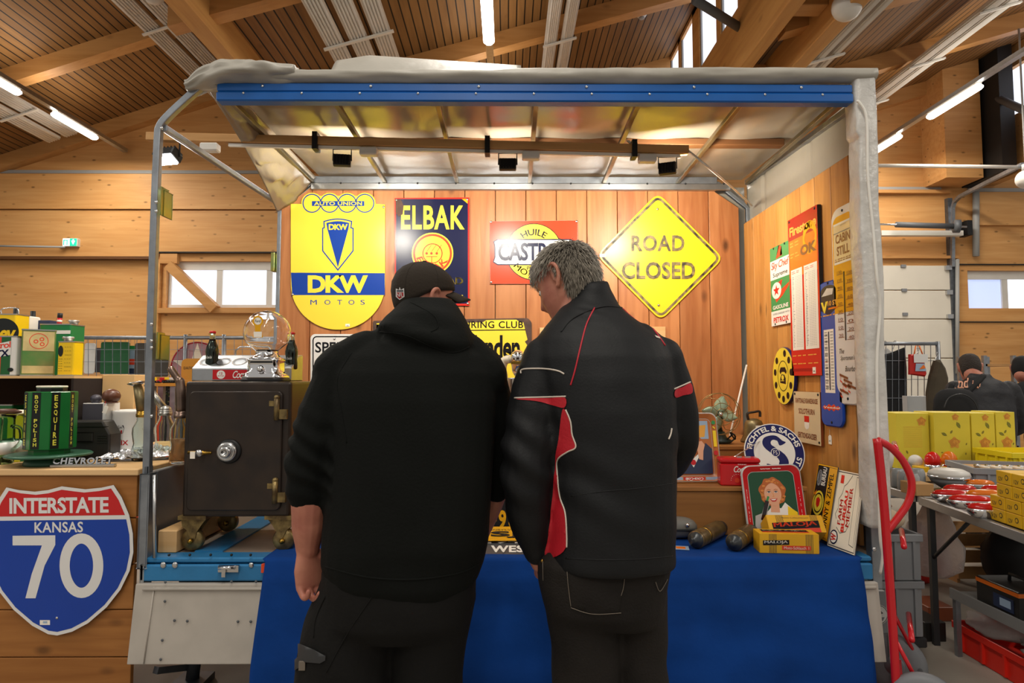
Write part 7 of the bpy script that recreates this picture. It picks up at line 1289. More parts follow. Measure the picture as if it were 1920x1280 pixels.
def head_mesh(mb, Mx, m='skin'):
    prof = [(-.128, .016, .072, .04), (-.122, .034, .082, .01), (-.11, .047, .088, -.012), (-.09, .058, .091, -.045), (-.065, .067, .094, -.068), (-.035, .073, .096, -.085), (0, .077, .096, -.097), (.03, .079, .099, -.103), (.06, .077, .096, -.1), (.085, .069, .083, -.088), (.105, .052, .06, -.066), (.117, .03, .032, -.04), (.121, .008, .004, -.012)]
    n = 40; rings = []
    for z, a, f, b in prof:
        rg = []
        for j in range(n):
            t = 2 * PI * j / n; x = a * math.cos(t); s = math.sin(t); y = (f + b) / 2 + (f - b) / 2 * math.copysign(abs(s) ** .9, s)
            if s > .2:
                g = lambda cx, cz, sx, sz: math.exp(-((x - cx) / sx) ** 2 - ((z - cz) / sz) ** 2)
                y += .022 * g(0, -.042, .013, .018) + .012 * g(0, -.015, .01, .03) - .009 * (g(.032, -.002, .016, .013) + g(-.032, -.002, .016, .013)) + .006 * (g(.03, .022, .025, .01) + g(-.03, .022, .025, .01)) + .007 * g(0, -.078, .024, .008) - .005 * g(0, -.066, .02, .005) + .006 * g(0, -.112, .02, .014) + .005 * (g(.045, -.04, .02, .02) + g(-.045, -.04, .02, .02))
            rg.append(Mx @ Vector((x, y, z)))
        rings.append(rg)
    # refine between the profile rings
    fine = []
    for i in range(len(rings) - 1):
        for k in range(4):
            t = k / 4; fine.append([a.lerp(b, t) for a, b in zip(rings[i], rings[i + 1])])
    fine.append(rings[-1]); mb.loft(fine, m)
    for sx in (-1, 1):
        pts = [(.078, .008, .03), (.087, -.006, .036), (.092, -.022, .028), (.091, -.027, .008), (.087, -.02, -.014), (.082, -.006, -.034), (.078, .002, -.038)]
        mb.tube(smooth_line([Mx @ Vector((x * sx, y, z)) for x, y, z in pts], 3), .007, m, 8); mb.loft([[Mx @ Vector((sx * (.076 + .008 * k), -.008 + .016 * math.cos(t) * (1 - .2 * k), 0 + .03 * math.sin(t) * (1 - .2 * k))) for t in np.linspace(0, 2 * PI, 13)[:-1]] for k in (0, 1)], m)
def eyes(parent, Mx, inv):
    for sx in (-1, 1): mb = MB(); mb.ball(Mx @ Vector((sx * .032, .0765, -.002)), .0115, 'eye_white', 14); mb.ball(Mx @ Vector((sx * .032, .0862, -.003)), .0045, 'cap_black', 10); mb.v = [tuple(inv @ Vector(p)) for p in mb.v]; mb.build('eye', parent)
def hand(mb, wrist, d, palm, thumb, curl=(.5, .55, .6, .7), s=1.0, m='skin'):
    wrist, d, palm = Vector(wrist), Vector(d).normalized(), Vector(palm); palm = (palm - d * palm.dot(d)).normalized(); side = Vector(thumb); side = (side - d * side.dot(d) - palm * side.dot(palm)).normalized()
    k0 = wrist + d * .095 * s
    rg = lambda c, a, b: [c + side * (a * math.cos(t)) + palm * (b * math.sin(t)) for t in np.linspace(0, 2 * PI, 21)[:-1]]
    mb.loft([rg(wrist - d * .02 * s, .028 * s, .021 * s), rg(wrist + d * .012 * s, .031 * s, .02 * s), rg(wrist + d * .05 * s, .042 * s, .018 * s), rg(k0, .041 * s, .014 * s), rg(k0 + d * .01 * s, .034 * s, .008 * s)], m)
    for i, (off, L) in enumerate(((.0335, .073), (.0115, .082), (-.0105, .076), (-.0315, .06))):
        c = curl[i]; p = k0 + side * off * s - d * .006 * s; pts = [p]; dd = d.copy(); ax = d.cross(palm)
        for seg, f in ((.46, .6), (.3, 1.1), (.24, .8)):
            a = c * f; dd = (d * math.cos(0) if False else dd); dd = (Matrix.Rotation(a, 3, ax) @ dd).normalized(); p = p + dd * L * seg * s; pts.append(p)
        limb(mb, pts, [.0092 * s, .0086 * s, .0078 * s, .0066 * s], m, 10)
    p = wrist + d * .025 * s + side * .028 * s + palm * .006 * s; t1 = (side * .75 + d * .65 + palm * .25).normalized(); t2 = (d * .85 + side * .2 + palm * .45).normalized(); limb(mb, [p, p + t1 * .035 * s, p + t1 * .035 * s + t2 * .03 * s, p + t1 * .035 * s + t2 * .055 * s], [.015 * s, .0115 * s, .0105 * s, .0085 * s], m, 10)
def wrinkle(me, fn):
    n = len(me.vertices); co = np.empty(n * 3, 'f'); me.vertices.foreach_get('co', co); co = co.reshape(-1, 3); no = np.empty(n * 3, 'f'); me.vertex_normals.foreach_get('vector', no); no = no.reshape(-1, 3)
    d = np.array([fn(Vector(map(float, p))) for p in co], 'f'); me.vertices.foreach_set('co', (co + no * d[:, None]).ravel()); me.update()
def bvh_of(me): return BVHTree.FromPolygons([v.co for v in me.vertices], [tuple(p.vertices) for p in me.polygons])
def cast(bv, px, py):
    d = ray(px, py).normalized(); h, n, i, q = bv.ray_cast(CAM, d)
    if h is None: h, n, i, q = bv.find_nearest(P(px, py, 2.0))
    return h, n
def piping(bv, pts, r, m, off=.001):
    q = smooth_line([(x, y, 0) for x, y in pts], 8); path = []
    for p in q: h, n = cast(bv, p.x, p.y); path.append(h + n * off)
    for _ in range(2): path = [path[0]] + [(path[i - 1] + path[i] * 2 + path[i + 1]) / 4 for i in range(1, len(path) - 1)] + [path[-1]]
    return MB().tube(path, r, m, 6)
def patch(bv, poly, m, off=.0025, step=5, smooth_edges=4):
    from mathutils.geometry import delaunay_2d_cdt
    q = smooth_line([(x, y, 0) for x, y in poly], smooth_edges, True) if smooth_edges else [Vector((x, y, 0)) for x, y in poly]; b = [Vector((p.x, p.y)) for p in q]; n = len(b); x0 = min(p.x for p in b); x1 = max(p.x for p in b); y0 = min(p.y for p in b); y1 = max(p.y for p in b)
    inside = lambda x, y: sum(((b[i].y > y) != (b[i - 1].y > y)) and x < (b[i - 1].x - b[i].x) * (y - b[i].y) / (b[i - 1].y - b[i].y) + b[i].x for i in range(n)) % 2
    g = [Vector((x, y)) for x in np.arange(x0 + 2, x1, step) for y in np.arange(y0 + 2, y1, step) if inside(x, y)]
    r = delaunay_2d_cdt(b + g, [(i, (i + 1) % n) for i in range(n)], [], 1, .01); vs = []
    for v in r[0]: h, nn = cast(bv, v.x, v.y); vs.append(h + nn * off)
    return MB().add(vs, [tuple(f)[::-1] for f in r[2]], m, True)
def textpatch(bv, s, x0, y0, x1, y1, m, bold=.01, off=.003, sh=0):
    v, f, a = text_shape(s, bold, 1.0, sh); vs = []
    for u, w_ in v: h, nn = cast(bv, x0 + (x1 - x0) * u, y0 + (y1 - y0) * w_); vs.append(h + nn * off)
    return MB().add(vs, [tuple(q)[::-1] for q in f], m)
def child(name, me, parent, m=None):
    o = bpy.data.objects.new(name, me); COL.objects.link(o); o.parent = parent
    if m: me.materials.append(MATS[m])
    return o
def shift(me, off): me.transform(Matrix.Translation(off)); return me
def headM(c, yaw, pitch, roll=0, s=1.0): return Matrix.Translation(c) @ Matrix.Rotation(yaw, 4, 'Z') @ Matrix.Rotation(pitch, 4, 'X') @ Matrix.Rotation(roll, 4, 'Y') @ Matrix.Scale(s, 4)
def shoes(parent, feet, off):
    for x, y, a in feet:
        mb = MB(); T = Matrix.Translation((x, y, 0)) @ Matrix.Rotation(a, 4, 'Z'); mb.T = Matrix.Translation(off) @ T
        mb.loft([[(w_ * math.cos(t), yy, max(0.0, h / 2 + h / 2 * math.sin(t))) for t in np.linspace(0, 2 * PI, 17)[:-1]] for yy, w_, h in ((-.095, .02, .05), (-.085, .036, .085), (-.04, .04, .11), (.02, .042, .1), (.08, .047, .075), (.14, .048, .06), (.18, .038, .045), (.195, .015, .03))], 'shoe'); mb.build('shoe', parent)
def leg(mb, pts, Y, feet, rads, m='skin'):
    q = [P(px, py, y) for px, py, y in pts]; limb(mb, q + [Vector((feet[0], feet[1] - .03, .32)), Vector((feet[0], feet[1] - .04, .09))], rads, m, 20)
# ---------------------------------------------------------------- man in the black hoodie
Y0 = 1.97; base = Vector((P(752, 1000, Y0).x, Y0, 0)); off = -base
tors = [(612, 735, 838, 2.03, .07), (628, 712, 855, 2.02, .085), (645, 672, 890, 2.0, .11), (668, 640, 914, 1.99, .135), (700, 622, 930, 1.98, .155), (750, 618, 932, 1.97, .168), (810, 618, 930, 1.965, .175), (880, 614, 926, 1.96, .18), (950, 610, 922, 1.96, .185), (1010, 606, 917, 1.96, .188), (1050, 604, 908, 1.965, .186), (1078, 614, 897, 1.965, .18), (1098, 640, 880, 1.965, .165), (1104, 660, 860, 1.965, .14)]
armL = [((652, 690), 1.98), ((612, 770), 1.95), ((583, 850), 1.92), ((580, 885), 1.92), ((581, 920), 1.935)]; rL = [.088, .078, .07, .069, .07]
armR = [((898, 695), 2.01), ((924, 780), 2.04), ((935, 855), 2.07), ((934, 900), 2.1), ((931, 922), 2.11)]; rR = [.082, .07, .058, .05, .043]
HM = headM(P(793, 568, 2.1), -math.radians(50), -math.radians(4), 0, 1.02)
W1 = P(577, 1026, 1.955); W2 = P(903, 1000, 2.2)
body = MB(); head_mesh(body, HM); limb(body, [P(790, 640, 2.03), HM @ Vector((0, -.03, -.07))], [.072, .066]); body.loft([pxring(a, b, c, d, e, -.028) for a, b, c, d, e in tors[1:-2]], 'skin')
limb(body, [P(*p, y) for p, y in armL[:3]] + [P(581, 935, 1.932), P(579, 980, 1.945), W1], [.06, .054, .048, .054, .05, .036]); limb(body, [P(*p, y) for p, y in armR[:3]] + [P(929, 925, 2.12), W2], [.056, .05, .04, .036, .027])
hand(body, W1, (.1, .0, -1), (.75, -.65, 0), (.65, .75, .0), (.55, .75, .95, 1.05), 1.18); hand(body, W2, (-.1, .35, -1), (-1, 0, 0), (0, 1, 0), (.6, .6, .65, .7))
f1, f2 = (P(640, 1280, 1.97).x - .03, 1.97), (P(800, 1280, 1.97).x + .03, 1.99)
hipL, hipR = [(690, 1090, 1.97), (650, 1200, 1.97), (640, 1300, 1.96)], [(800, 1090, 1.98), (802, 1200, 1.97), (802, 1300, 1.97)]
leg(body, hipL, Y0, f1, [.1, .095, .075, .055, .045]); leg(body, hipR, Y0, f2, [.1, .09, .075, .055, .045])
me = fuse(body, .0036, 2); man = child('person', shift(me, off), None, 'skin'); man.location = base; tag(man, 'broad man in black hoodie and black cap seen from behind', 'person'); eyes(man, HM, Matrix.Translation(off))
hd = MB(); hd.loft([pxring(a, b, c, d, e) for a, b, c, d, e in tors], 'skin'); limb(hd, [P(*p, y) for p, y in armL], rL); limb(hd, [P(*p, y) for p, y in armR], rR)
limb(hd, [P(690, 668, 1.99), P(640, 700, 1.98)], [.085, .088]); limb(hd, [P(870, 668, 2.0), P(905, 705, 1.99)], [.075, .08])
hd.tube([P(546, 912, 1.93), P(581, 921, 1.90), P(614, 930, 1.94)], [.014] * 3, 'skin', 10); hd.loft([pxring(a, b, c, d, e, e=2.1, tilt=t) for a, b, c, d, e, t in ((562, 756, 846, 2.045, .075, .0), (574, 742, 858, 2.035, .09, 0), (592, 722, 868, 2.01, .108, .0), (612, 706, 878, 1.99, .118, 0), (630, 722, 886, 1.97, .115, 0), (646, 760, 888, 1.955, .1, 0), (658, 805, 880, 1.945, .075, 0), (664, 830, 866, 1.945, .04, 0))], 'skin')
me = fuse(hd, .0075, 6, .5)
eL = P(583, 860, 1.92); dL = (P(*armL[0][0], 1.98) - eL).normalized()
def wf(p):
    d = .005 * noise.noise((p.x * 5, p.y * 5, p.z * 2.2)) + .0035 * noise.noise((p.x * 11 + p.z * 4, p.y * 11, p.z * 5)); r = (p - eL).length
    s = (p - eL).dot(dL)
    if p.x < P(640, 800, 1.95).x: d += .007 * math.exp(-(s / .1) ** 2) * math.sin(s * 105 + 3.5 * noise.noise((p.x * 9, p.y * 9, p.z * 9)) + p.x * 20)
    h = p - P(800, 612, 1.9)
    if h.length < .16: d += .006 * math.sin((p.z * 55 + p.x * 22) + 2 * noise.noise((p.x * 8, p.y * 8, p.z * 8))) * math.exp(-(h.length / .1) ** 2)
    zz = p.z - P(750, 1040, 1.9).z
    d += .006 * math.exp(-(zz / .12) ** 2) * noise.noise((p.x * 9, 3, p.z * 9)); d += .0055 * math.exp(-((p.z - 1.05) / .3) ** 2) * math.sin(p.x * 26 + 2.5 * noise.noise((p.x * 3, p.y, p.z * 2.4))) * (.5 + noise.noise((p.x * 4, 9, p.z * 1.6))); return d
wrinkle(me, wf); bv_h = bvh_of(me); hoodie = child('hoodie', shift(me, off), man, 'hoodie_black')
def kid(name, mb, parent, root_off):
    mb.v = [tuple(Vector(p) + root_off) for p in mb.v]; return mb.build(name, parent)
for nm, pts in (('hood_seam', ((712, 622), (760, 628), (810, 650), (850, 661), (880, 650))), ('hood_edge', ((770, 566), (812, 590), (822, 612), (808, 622))), ('sleeve_seam', ((660, 660), (632, 712), (640, 770), (650, 830)))): kid(nm, piping(bv_h, pts, .0022, 'hoodie_black', .0), hoodie, off)
kid('hem_band', piping(bv_h, ((610, 1062), (690, 1082), (780, 1086), (860, 1074), (896, 1058)), .003, 'hoodie_black', .0), hoodie, off)
# trousers
tr_ = MB(); tr_.loft([pxring(a, b, c, d, e) for a, b, c, d, e in ((1030, 640, 880, 1.965, .13), (1060, 606, 893, 1.965, .168), (1110, 602, 890, 1.965, .17), (1150, 590, 884, 1.965, .165), (1180, 600, 876, 1.965, .13))], 'skin')
for pts, ft, rd in (([(683, 1110, 1.965), (655, 1200, 1.965), (641, 1290, 1.96)], f1, [.14, .14, .142, .1, .095]), ([(812, 1110, 1.97), (806, 1200, 1.97), (802, 1290, 1.97)], f2, [.128, .115, .108, .095, .09])): leg(tr_, pts, Y0, ft, rd)
me = fuse(tr_, .009, 6); wrinkle(me, lambda p: .006 * noise.noise((p.x * 6 + p.z * 4, p.y * 6, p.z * 5)) + .005 * math.sin((p.z * 22 + p.x * 30) + 3 * noise.noise((p.x * 4, p.y * 4, p.z * 4))) * noise.noise((p.x * 3, 5, p.z * 3))); bv_t = bvh_of(me); trs = child('trousers', shift(me, off), man, 'trouser_black')
for pts in ([(610, 1118), (592, 1160), (588, 1195)], [(700, 1115), (650, 1190), (612, 1260)]): kid('seam', piping(bv_t, pts, .0018, 'trouser_black'), trs, off)
pk = patch(bv_t, [(556, 1211), (566, 1206), (612, 1228), (602, 1242), (575, 1240), (556, 1256)], 'mid_grey' if False else 'grease', .006, 6, 2); pkt = kid('cargo_pocket', pk, trs, off); h, nn = cast(bv_t, 569, 1245); kid('pocket_tag', MB().box(h.x - .01, h.y - .012, h.z - .012, h.x + .008, h.y - .006, h.z + .012, 'stitch'), pkt, off)
shoes(man, [(f1[0], f1[1], .1), (f2[0], f2[1], -.1)], off)
# cap
cp = MB(); prof = [(-.03, 1.075), (-.01, 1.08), (.02, 1.085), (.05, 1.085), (.08, 1.08), (.1, 1.08), (.114, 1.09), (.122, 1.12)]
def capsec(z, s):
    tab = [(-.035, .073, .096, -.085), (0, .077, .096, -.097), (.03, .079, .099, -.103), (.06, .077, .096, -.1), (.085, .069, .083, -.088), (.105, .052, .06, -.066), (.117, .03, .032, -.04), (.121, .008, .004, -.012)]
    zz = min(.121, max(-.035, z)); i = max(k for k in range(len(tab)) if tab[k][0] <= zz + 1e-9); i = min(i, len(tab) - 2); t = (zz - tab[i][0]) / (tab[i + 1][0] - tab[i][0]); a, f, b = [tab[i][k] * (1 - t) + tab[i + 1][k] * t for k in (1, 2, 3)]
    return a * s, f, b, s
def capring(z, s):
    out = []; u = (z + .03) / .152
    for q in np.linspace(0, 2 * PI, 49)[:-1]:
        sn = math.sin(q); zr = .024 + .022 * max(0, sn) - .062 * max(0, -sn) ** 1.5; zz = zr + (.122 - zr) * u; a, f, b, _ = capsec(zz, s); out.append(HM @ Vector((a * math.cos(q), (f + b) / 2 + (f - b) / 2 * s * sn, zz * 1.04 + .006)))
    return out
cp.loft([capring(z, s * .985) for z, s in prof[:2]][::-1] + [capring(z, s) for z, s in prof], 'cap_black'); bm_ = cp.mesh('cap'); bv_c = bvh_of(bm_); bpy.data.meshes.remove(bm_); cap = kid('cap', cp, man, off)
br_ = MB(); vs = []
for i in range(15):
    u = (i / 14 - .5) * 2; a = math.radians(90 - 62 * u)
    for k in range(6): r = k / 5; x = .083 * math.cos(a) * (1 + .02 * r); y = .09 * math.sin(a) * (.85 if r == 0 else 1) + .088 * r * (1 - .5 * u * u); vs.append(HM @ Vector((x, y, .052 - .03 * u * u - .018 * r)))
br_.add(vs, [(i * 6 + k, i * 6 + k + 1, (i + 1) * 6 + k + 1, (i + 1) * 6 + k) for i in range(14) for k in range(5)], 'cap_black', True); o = kid('cap_brim', br_, cap, off); o.modifiers.new('s', 'SOLIDIFY').thickness = .004
kid('cap_button', MB().ball(HM @ Vector((0, -.005, .134)), .009, 'cap_black', 10, (1, 1, .6)), cap, off)
for q in (0, 1.05, 2.1, 3.14, 4.2, 5.25): 
    pth = [capring(z, s)[int(q / (2 * PI) * 48) % 48] for z, s in prof]; kid('panel_seam', MB().tube(pth, .0012, 'cap_black', 5), cap, off)
lg = patch(bv_c, [(743, 541), (749, 543), (750, 538), (752, 543), (758, 540), (759, 556), (750, 562), (743, 556)], 'sign_white', .002, 4, 0); lo_ = kid('league_badge', lg, cap, off); kid('badge_field', patch(bv_c, [(745, 548), (757, 548), (757, 555), (750, 560), (745, 555)], 'en_dkred', .003, 3, 0), lo_, off); kid('badge_top', patch(bv_c, [(745, 543.5), (757, 543), (757, 547), (745, 547)], 'mid_grey', .003, 3, 0), lo_, off); kid('badge_letters', textpatch(bv_c, 'NFL', 746, 556, 756.5, 549, 'sign_white', .01, .004), lo_, off)
# ---------------------------------------------------------------- man in the black jacket with red panels
Y1 = 1.95; base = Vector((P(1150, 1000, Y1).x, Y1, 0)); off = -base
tors = [(575, 1052, 1162, 2.02, .075), (592, 1040, 1178, 2.01, .088), (612, 1022, 1206, 2.0, .108), (638, 1003, 1242, 1.985, .13), (670, 1000, 1258, 1.97, .148), (710, 1006, 1264, 1.96, .158), (770, 1016, 1268, 1.95, .165), (850, 1030, 1266, 1.945, .17), (920, 1036, 1264, 1.94, .172), (990, 1032, 1263, 1.94, .176), (1030, 1028, 1264, 1.94, .178), (1050, 1028, 1264, 1.94, .178), (1053, 1032, 1260, 1.94, .172)]
armL = [((1022, 672), 1.97), ((1005, 745), 1.95), ((993, 840), 1.92), ((990, 900), 1.92), ((994, 970), 1.935), ((1008, 1030), 1.95)]; rL = [.07, .079, .082, .08, .068, .047]
armR = [((1240, 672), 1.98), ((1264, 745), 1.985), ((1276, 815), 2.0), ((1262, 862), 2.09), ((1238, 888), 2.2)]; rR = [.07, .066, .058, .052, .042]
HM2 = headM(P(1062, 528, 2.08), math.radians(57), -math.radians(27), math.radians(6), 1.04)
WL = P(1014, 1052, 1.96); WR = P(1222, 905, 2.27)
body = MB(); head_mesh(body, HM2); limb(body, [P(1100, 640, 2.0), P(1085, 590, 2.04), HM2 @ Vector((0, -.025, -.06))], [.075, .068, .064]); body.loft([pxring(a, b, c, d, e, -.026) for a, b, c, d, e in tors[1:-1]], 'skin')
limb(body, [P(*p, y) for p, y in armL[:5]] + [WL], [.05, .056, .056, .052, .044, .033]); limb(body, [P(*p, y) for p, y in armR[:4]] + [WR], [.05, .046, .042, .038, .03])
hand(body, WL, (.5, .1, -1), (.6, .6, 0), (.2, 1, 0), (.3, .3, .3, .35)); hand(body, WR, (-.6, .7, -.1), (0, .2, -1), (-.8, -.3, .3), (.5, .55, .6, .65))
f1, f2 = (P(1098, 1280, 1.95).x, 1.96), (P(1202, 1280, 1.95).x + .03, 2.0)
for pts, ft in (([(1090, 1090, 1.95), (1096, 1200, 1.95), (1098, 1300, 1.95)], f1), ([(1195, 1090, 1.95), (1202, 1200, 1.95), (1203, 1300, 1.95)], f2)): leg(body, pts, Y1, ft, [.075, .062, .055, .05, .045])
me = fuse(body, .004, 2); man2 = child('person', shift(me, off), None, 'skin'); man2.location = base; tag(man2, 'grey-haired man in black jacket with red panels seen from behind', 'person'); eyes(man2, HM2, Matrix.Translation(off))
jk = MB(); jk.loft([pxring(a, b, c, d, e) for a, b, c, d, e in tors], 'skin'); limb(jk, [P(*p, y) for p, y in armL], rL); limb(jk, [P(*p, y) for p, y in armR], rR); limb(jk, [P(1052, 640, 1.98), P(1020, 680, 1.97)], [.06, .07]); limb(jk, [P(1200, 640, 1.98), P(1238, 680, 1.975)], [.06, .068])
# standing collar
def collar(py, xl, xr, Y, hd, tilt): return pxring(py, xl, xr, Y, hd, 0, 2.1, tilt)
jk.loft([collar(632, 1022, 1196, 2.0, .1, .12), collar(606, 1038, 1178, 2.01, .095, .16), collar(580, 1052, 1166, 2.015, .088, .2), collar(555, 1066, 1152, 2.03, .078, .24), collar(540, 1076, 1143, 2.035, .072, .24), collar(526, 1082, 1140, 2.045, .068, .24)], 'skin')
me = fuse(jk, .0075, 6, .5); eL = P(993, 860, 1.92)
def wf2(p):
    d = .004 * noise.noise((p.x * 5, p.y * 5, p.z * 3)) + .0028 * noise.noise((p.x * 9, p.y * 9, p.z * 14)); h = p - P(1110, 578, 1.92)
    zz = p.z - P(1200, 930, 1.8).z
    if p.x > P(1045, 900, 1.9).x: d += .0055 * math.exp(-(zz / .16) ** 2) * math.sin(p.z * 48 + p.x * 11 + 3 * noise.noise((p.x * 4, p.y * 4, p.z * 4))) * (.4 + .8 * noise.noise((p.x * 5, 2, p.z * 4)))
    else: d += .006 * math.exp(-((p.z - eL.z) / .14) ** 2) * math.sin(p.z * 60 + p.x * 40 + 3 * noise.noise((p.x * 7, p.y * 7, p.z * 7)))
    if h.length < .12: d += .0035 * math.sin(p.z * 120 + p.x * 30) * math.exp(-(h.length / .07) ** 2)
    return d
wrinkle(me, wf2); bv = bvh_of(me); jkt = child('jacket', shift(me, off), man2, 'jacket_black')
A = kid('red_panel', patch(bv, [(968, 748), (1000, 746.5), (1030, 746), (1060, 745), (1059, 764), (1035, 759), (1005, 752)], 'panel_red'), jkt, off)
kid('red_panel', patch(bv, [(1057, 766), (1064, 774), (1069, 792), (1072, 815), (1079, 838), (1063, 847), (1046, 860), (1044, 880), (1047, 905), (1050, 932), (1058, 955), (1061, 975), (1062, 1026), (1038, 1045), (1021, 1039), (1027, 1005), (1034, 940), (1040, 890), (1042, 855), (1049, 815), (1053, 780)], 'panel_red'), jkt, off)
kid('red_panel', patch(bv, [(1265, 731), (1280, 725), (1294, 718), (1297, 736), (1280, 741), (1265, 745)], 'panel_red'), jkt, off)
for pts, m in ((((977, 700), (981, 692), (1020, 691), (1046, 695), (1058, 701)), 'piping_white'), (((965, 746), (1000, 745), (1030, 744), (1061, 743)), 'piping_white'), (((1061, 768), (1070, 790), (1073, 815), (1080, 838), (1064, 847), (1046, 861), (1045, 884), (1050, 930), (1060, 960), (1063, 1000), (1063, 1026)), 'piping_white'), (((1264, 729), (1278, 723), (1294, 716)), 'piping_white'), (((1259, 803), (1257, 814), (1253, 823)), 'piping_white'), (((1115, 577), (1100, 607), (1089, 648), (1078, 695), (1070, 722)), 'piping_red'), (((1168, 577), (1200, 595), (1224, 616), (1247, 648)), 'piping_red')): kid('piping', piping(bv, pts, .0024, m), jkt, off)
kid('collar_seam', piping(bv, ((1052, 622), (1070, 600), (1100, 584), (1135, 574), (1166, 577)), .003, 'jacket_black', 0), jkt, off); kid('chest_logo', patch(bv, [(1227, 629), (1237, 632), (1237, 635), (1230, 633)], 'piping_white', .002, 4, 0), jkt, off); kid('hem_seam', piping(bv, ((1060, 1046), (1120, 1049), (1200, 1048), (1262, 1042)), .002, 'jacket_black', 0), jkt, off); kid('back_seam', piping(bv, ((1070, 930), (1130, 921), (1200, 915), (1262, 906)), .0016, 'jacket_black', 0), jkt, off)
jn = MB(); jn.loft([pxring(a, b, c, d, e) for a, b, c, d, e in ((1020, 1030, 1250, 1.95, .13), (1045, 1004, 1256, 1.95, .155), (1090, 1008, 1250, 1.95, .16), (1130, 1018, 1245, 1.95, .155), (1160, 1030, 1240, 1.95, .12))], 'skin')
for pts, ft, rd in (([(1092, 1105, 1.945), (1098, 1200, 1.945), (1101, 1290, 1.945)], f1, [.12, .106, .102, .085, .078]), ([(1196, 1105, 1.955), (1200, 1200, 1.955), (1203, 1290, 1.96)], f2, [.09, .08, .078, .075, .074])): leg(jn, pts, Y1, ft, rd)
me = fuse(jn, .0085, 5); wrinkle(me, lambda p: .004 * noise.noise((p.x * 8, p.y * 8, p.z * 6)) + .0045 * math.sin(p.z * 34 + p.x * 25 + 3 * noise.noise((p.x * 5, p.y * 5, p.z * 5))) * (.3 + noise.noise((p.x * 3, 4, p.z * 3)))); bv2 = bvh_of(me); jns = child('jeans', shift(me, off), man2, 'jean_black')
pkb = kid('back_pocket', patch(bv2, [(1064, 1058), (1172, 1062), (1166, 1112), (1160, 1146), (1110, 1150), (1072, 1136)], 'jean_black', .003, 7, 0), jns, off)
for pts in (((1063, 1056), (1066, 1095), (1071, 1136)), ((1172, 1064), (1169, 1098), (1164, 1116)), ((1071, 1138), (1110, 1150), (1164, 1148)), ((1228, 1090), (1236, 1108), (1250, 1085)), ((1019, 1050), (1020, 1088))): kid('stitching', piping(bv2, pts, .0011, 'stitch', .003), pkb, off)
h, nn = cast(bv2, 1018, 1052); kid('rivet', MB().ball(h + nn * .003, .005, 'brass', 8), jns, off)
shoes(man2, [(f1[0], f1[1], .05), (f2[0], f2[1], -.1)], off)
# hair: a dense short crop of strands
hb = MB(); tab = [(-.1, .05, .0, -.03), (-.085, .06, 0, -.056), (-.065, .067, .0, -.072), (-.035, .075, .0, -.09), (0, .0785, .0, -.102), (.03, .081, .075, -.108), (.06, .08, .094, -.106), (.085, .073, .086, -.094), (.105, .057, .065, -.073), (.119, .034, .036, -.045), (.125, .01, .006, -.014)]
rings = []
for z, a, f, b in tab: rings.append([HM2 @ Vector((a * math.cos(t), ((f + b) / 2 + (f - b) / 2 * math.sin(t)), z + (.0 if z > .02 else 0))) for t in np.linspace(0, 2 * PI, 41)[:-1]])
hb.loft(rings, 'hair_base'); hair = kid('hair', hb, man2, off)
st = MB(); rnd = random.Random(11); R3 = HM2.to_3x3()
def headpt(z, t):
    zz = min(.124, max(-.1, z)); i = min(max(k for k in range(len(tab)) if tab[k][0] <= zz), len(tab) - 2); u = (zz - tab[i][0]) / (tab[i + 1][0] - tab[i][0]); a, f, b = [tab[i][k] * (1 - u) + tab[i + 1][k] * u for k in (1, 2, 3)]; return Vector((a * math.cos(t), (f + b) / 2 + (f - b) / 2 * math.sin(t), z))
crown = Vector((0, -.06, .11)); cnt = 0
while cnt < 5200:
    z = rnd.uniform(-.1, .124); t = rnd.uniform(0, 2 * PI)
    if rnd.random() > (.35 if z > .1 else 1): continue
    p = headpt(z, t)
    if p.y > -.012 and p.z < .03 and not (p.y < .02 and abs(p.x) > .06 and p.z > -.02 and p.z < .03 and False): continue
    n_ = Vector((p.x, p.y + .005, p.z * .9)).normalized(); c_ = p - crown; d_ = c_ - n_ * c_.dot(n_); d_ = d_.normalized() if d_.length > .01 else Vector((0, 1, 0)); d_ = (d_ + Vector((rnd.uniform(-.35, .35), rnd.uniform(-.35, .35), rnd.uniform(-.5, .05)))).normalized(); L = rnd.uniform(.02, .036) * (.6 if z < -.06 else 1); pts = [p, p + n_ * .0045 + d_ * L * .35, p + n_ * .006 + d_ * L * .7, p + n_ * .005 + d_ * L]
    st.tube([HM2 @ q for q in pts], [.0011, .0011, .0009, .0003], 'hair_grey', 3, caps=False); cnt += 1
kid('hair_strands', st, hair, off)
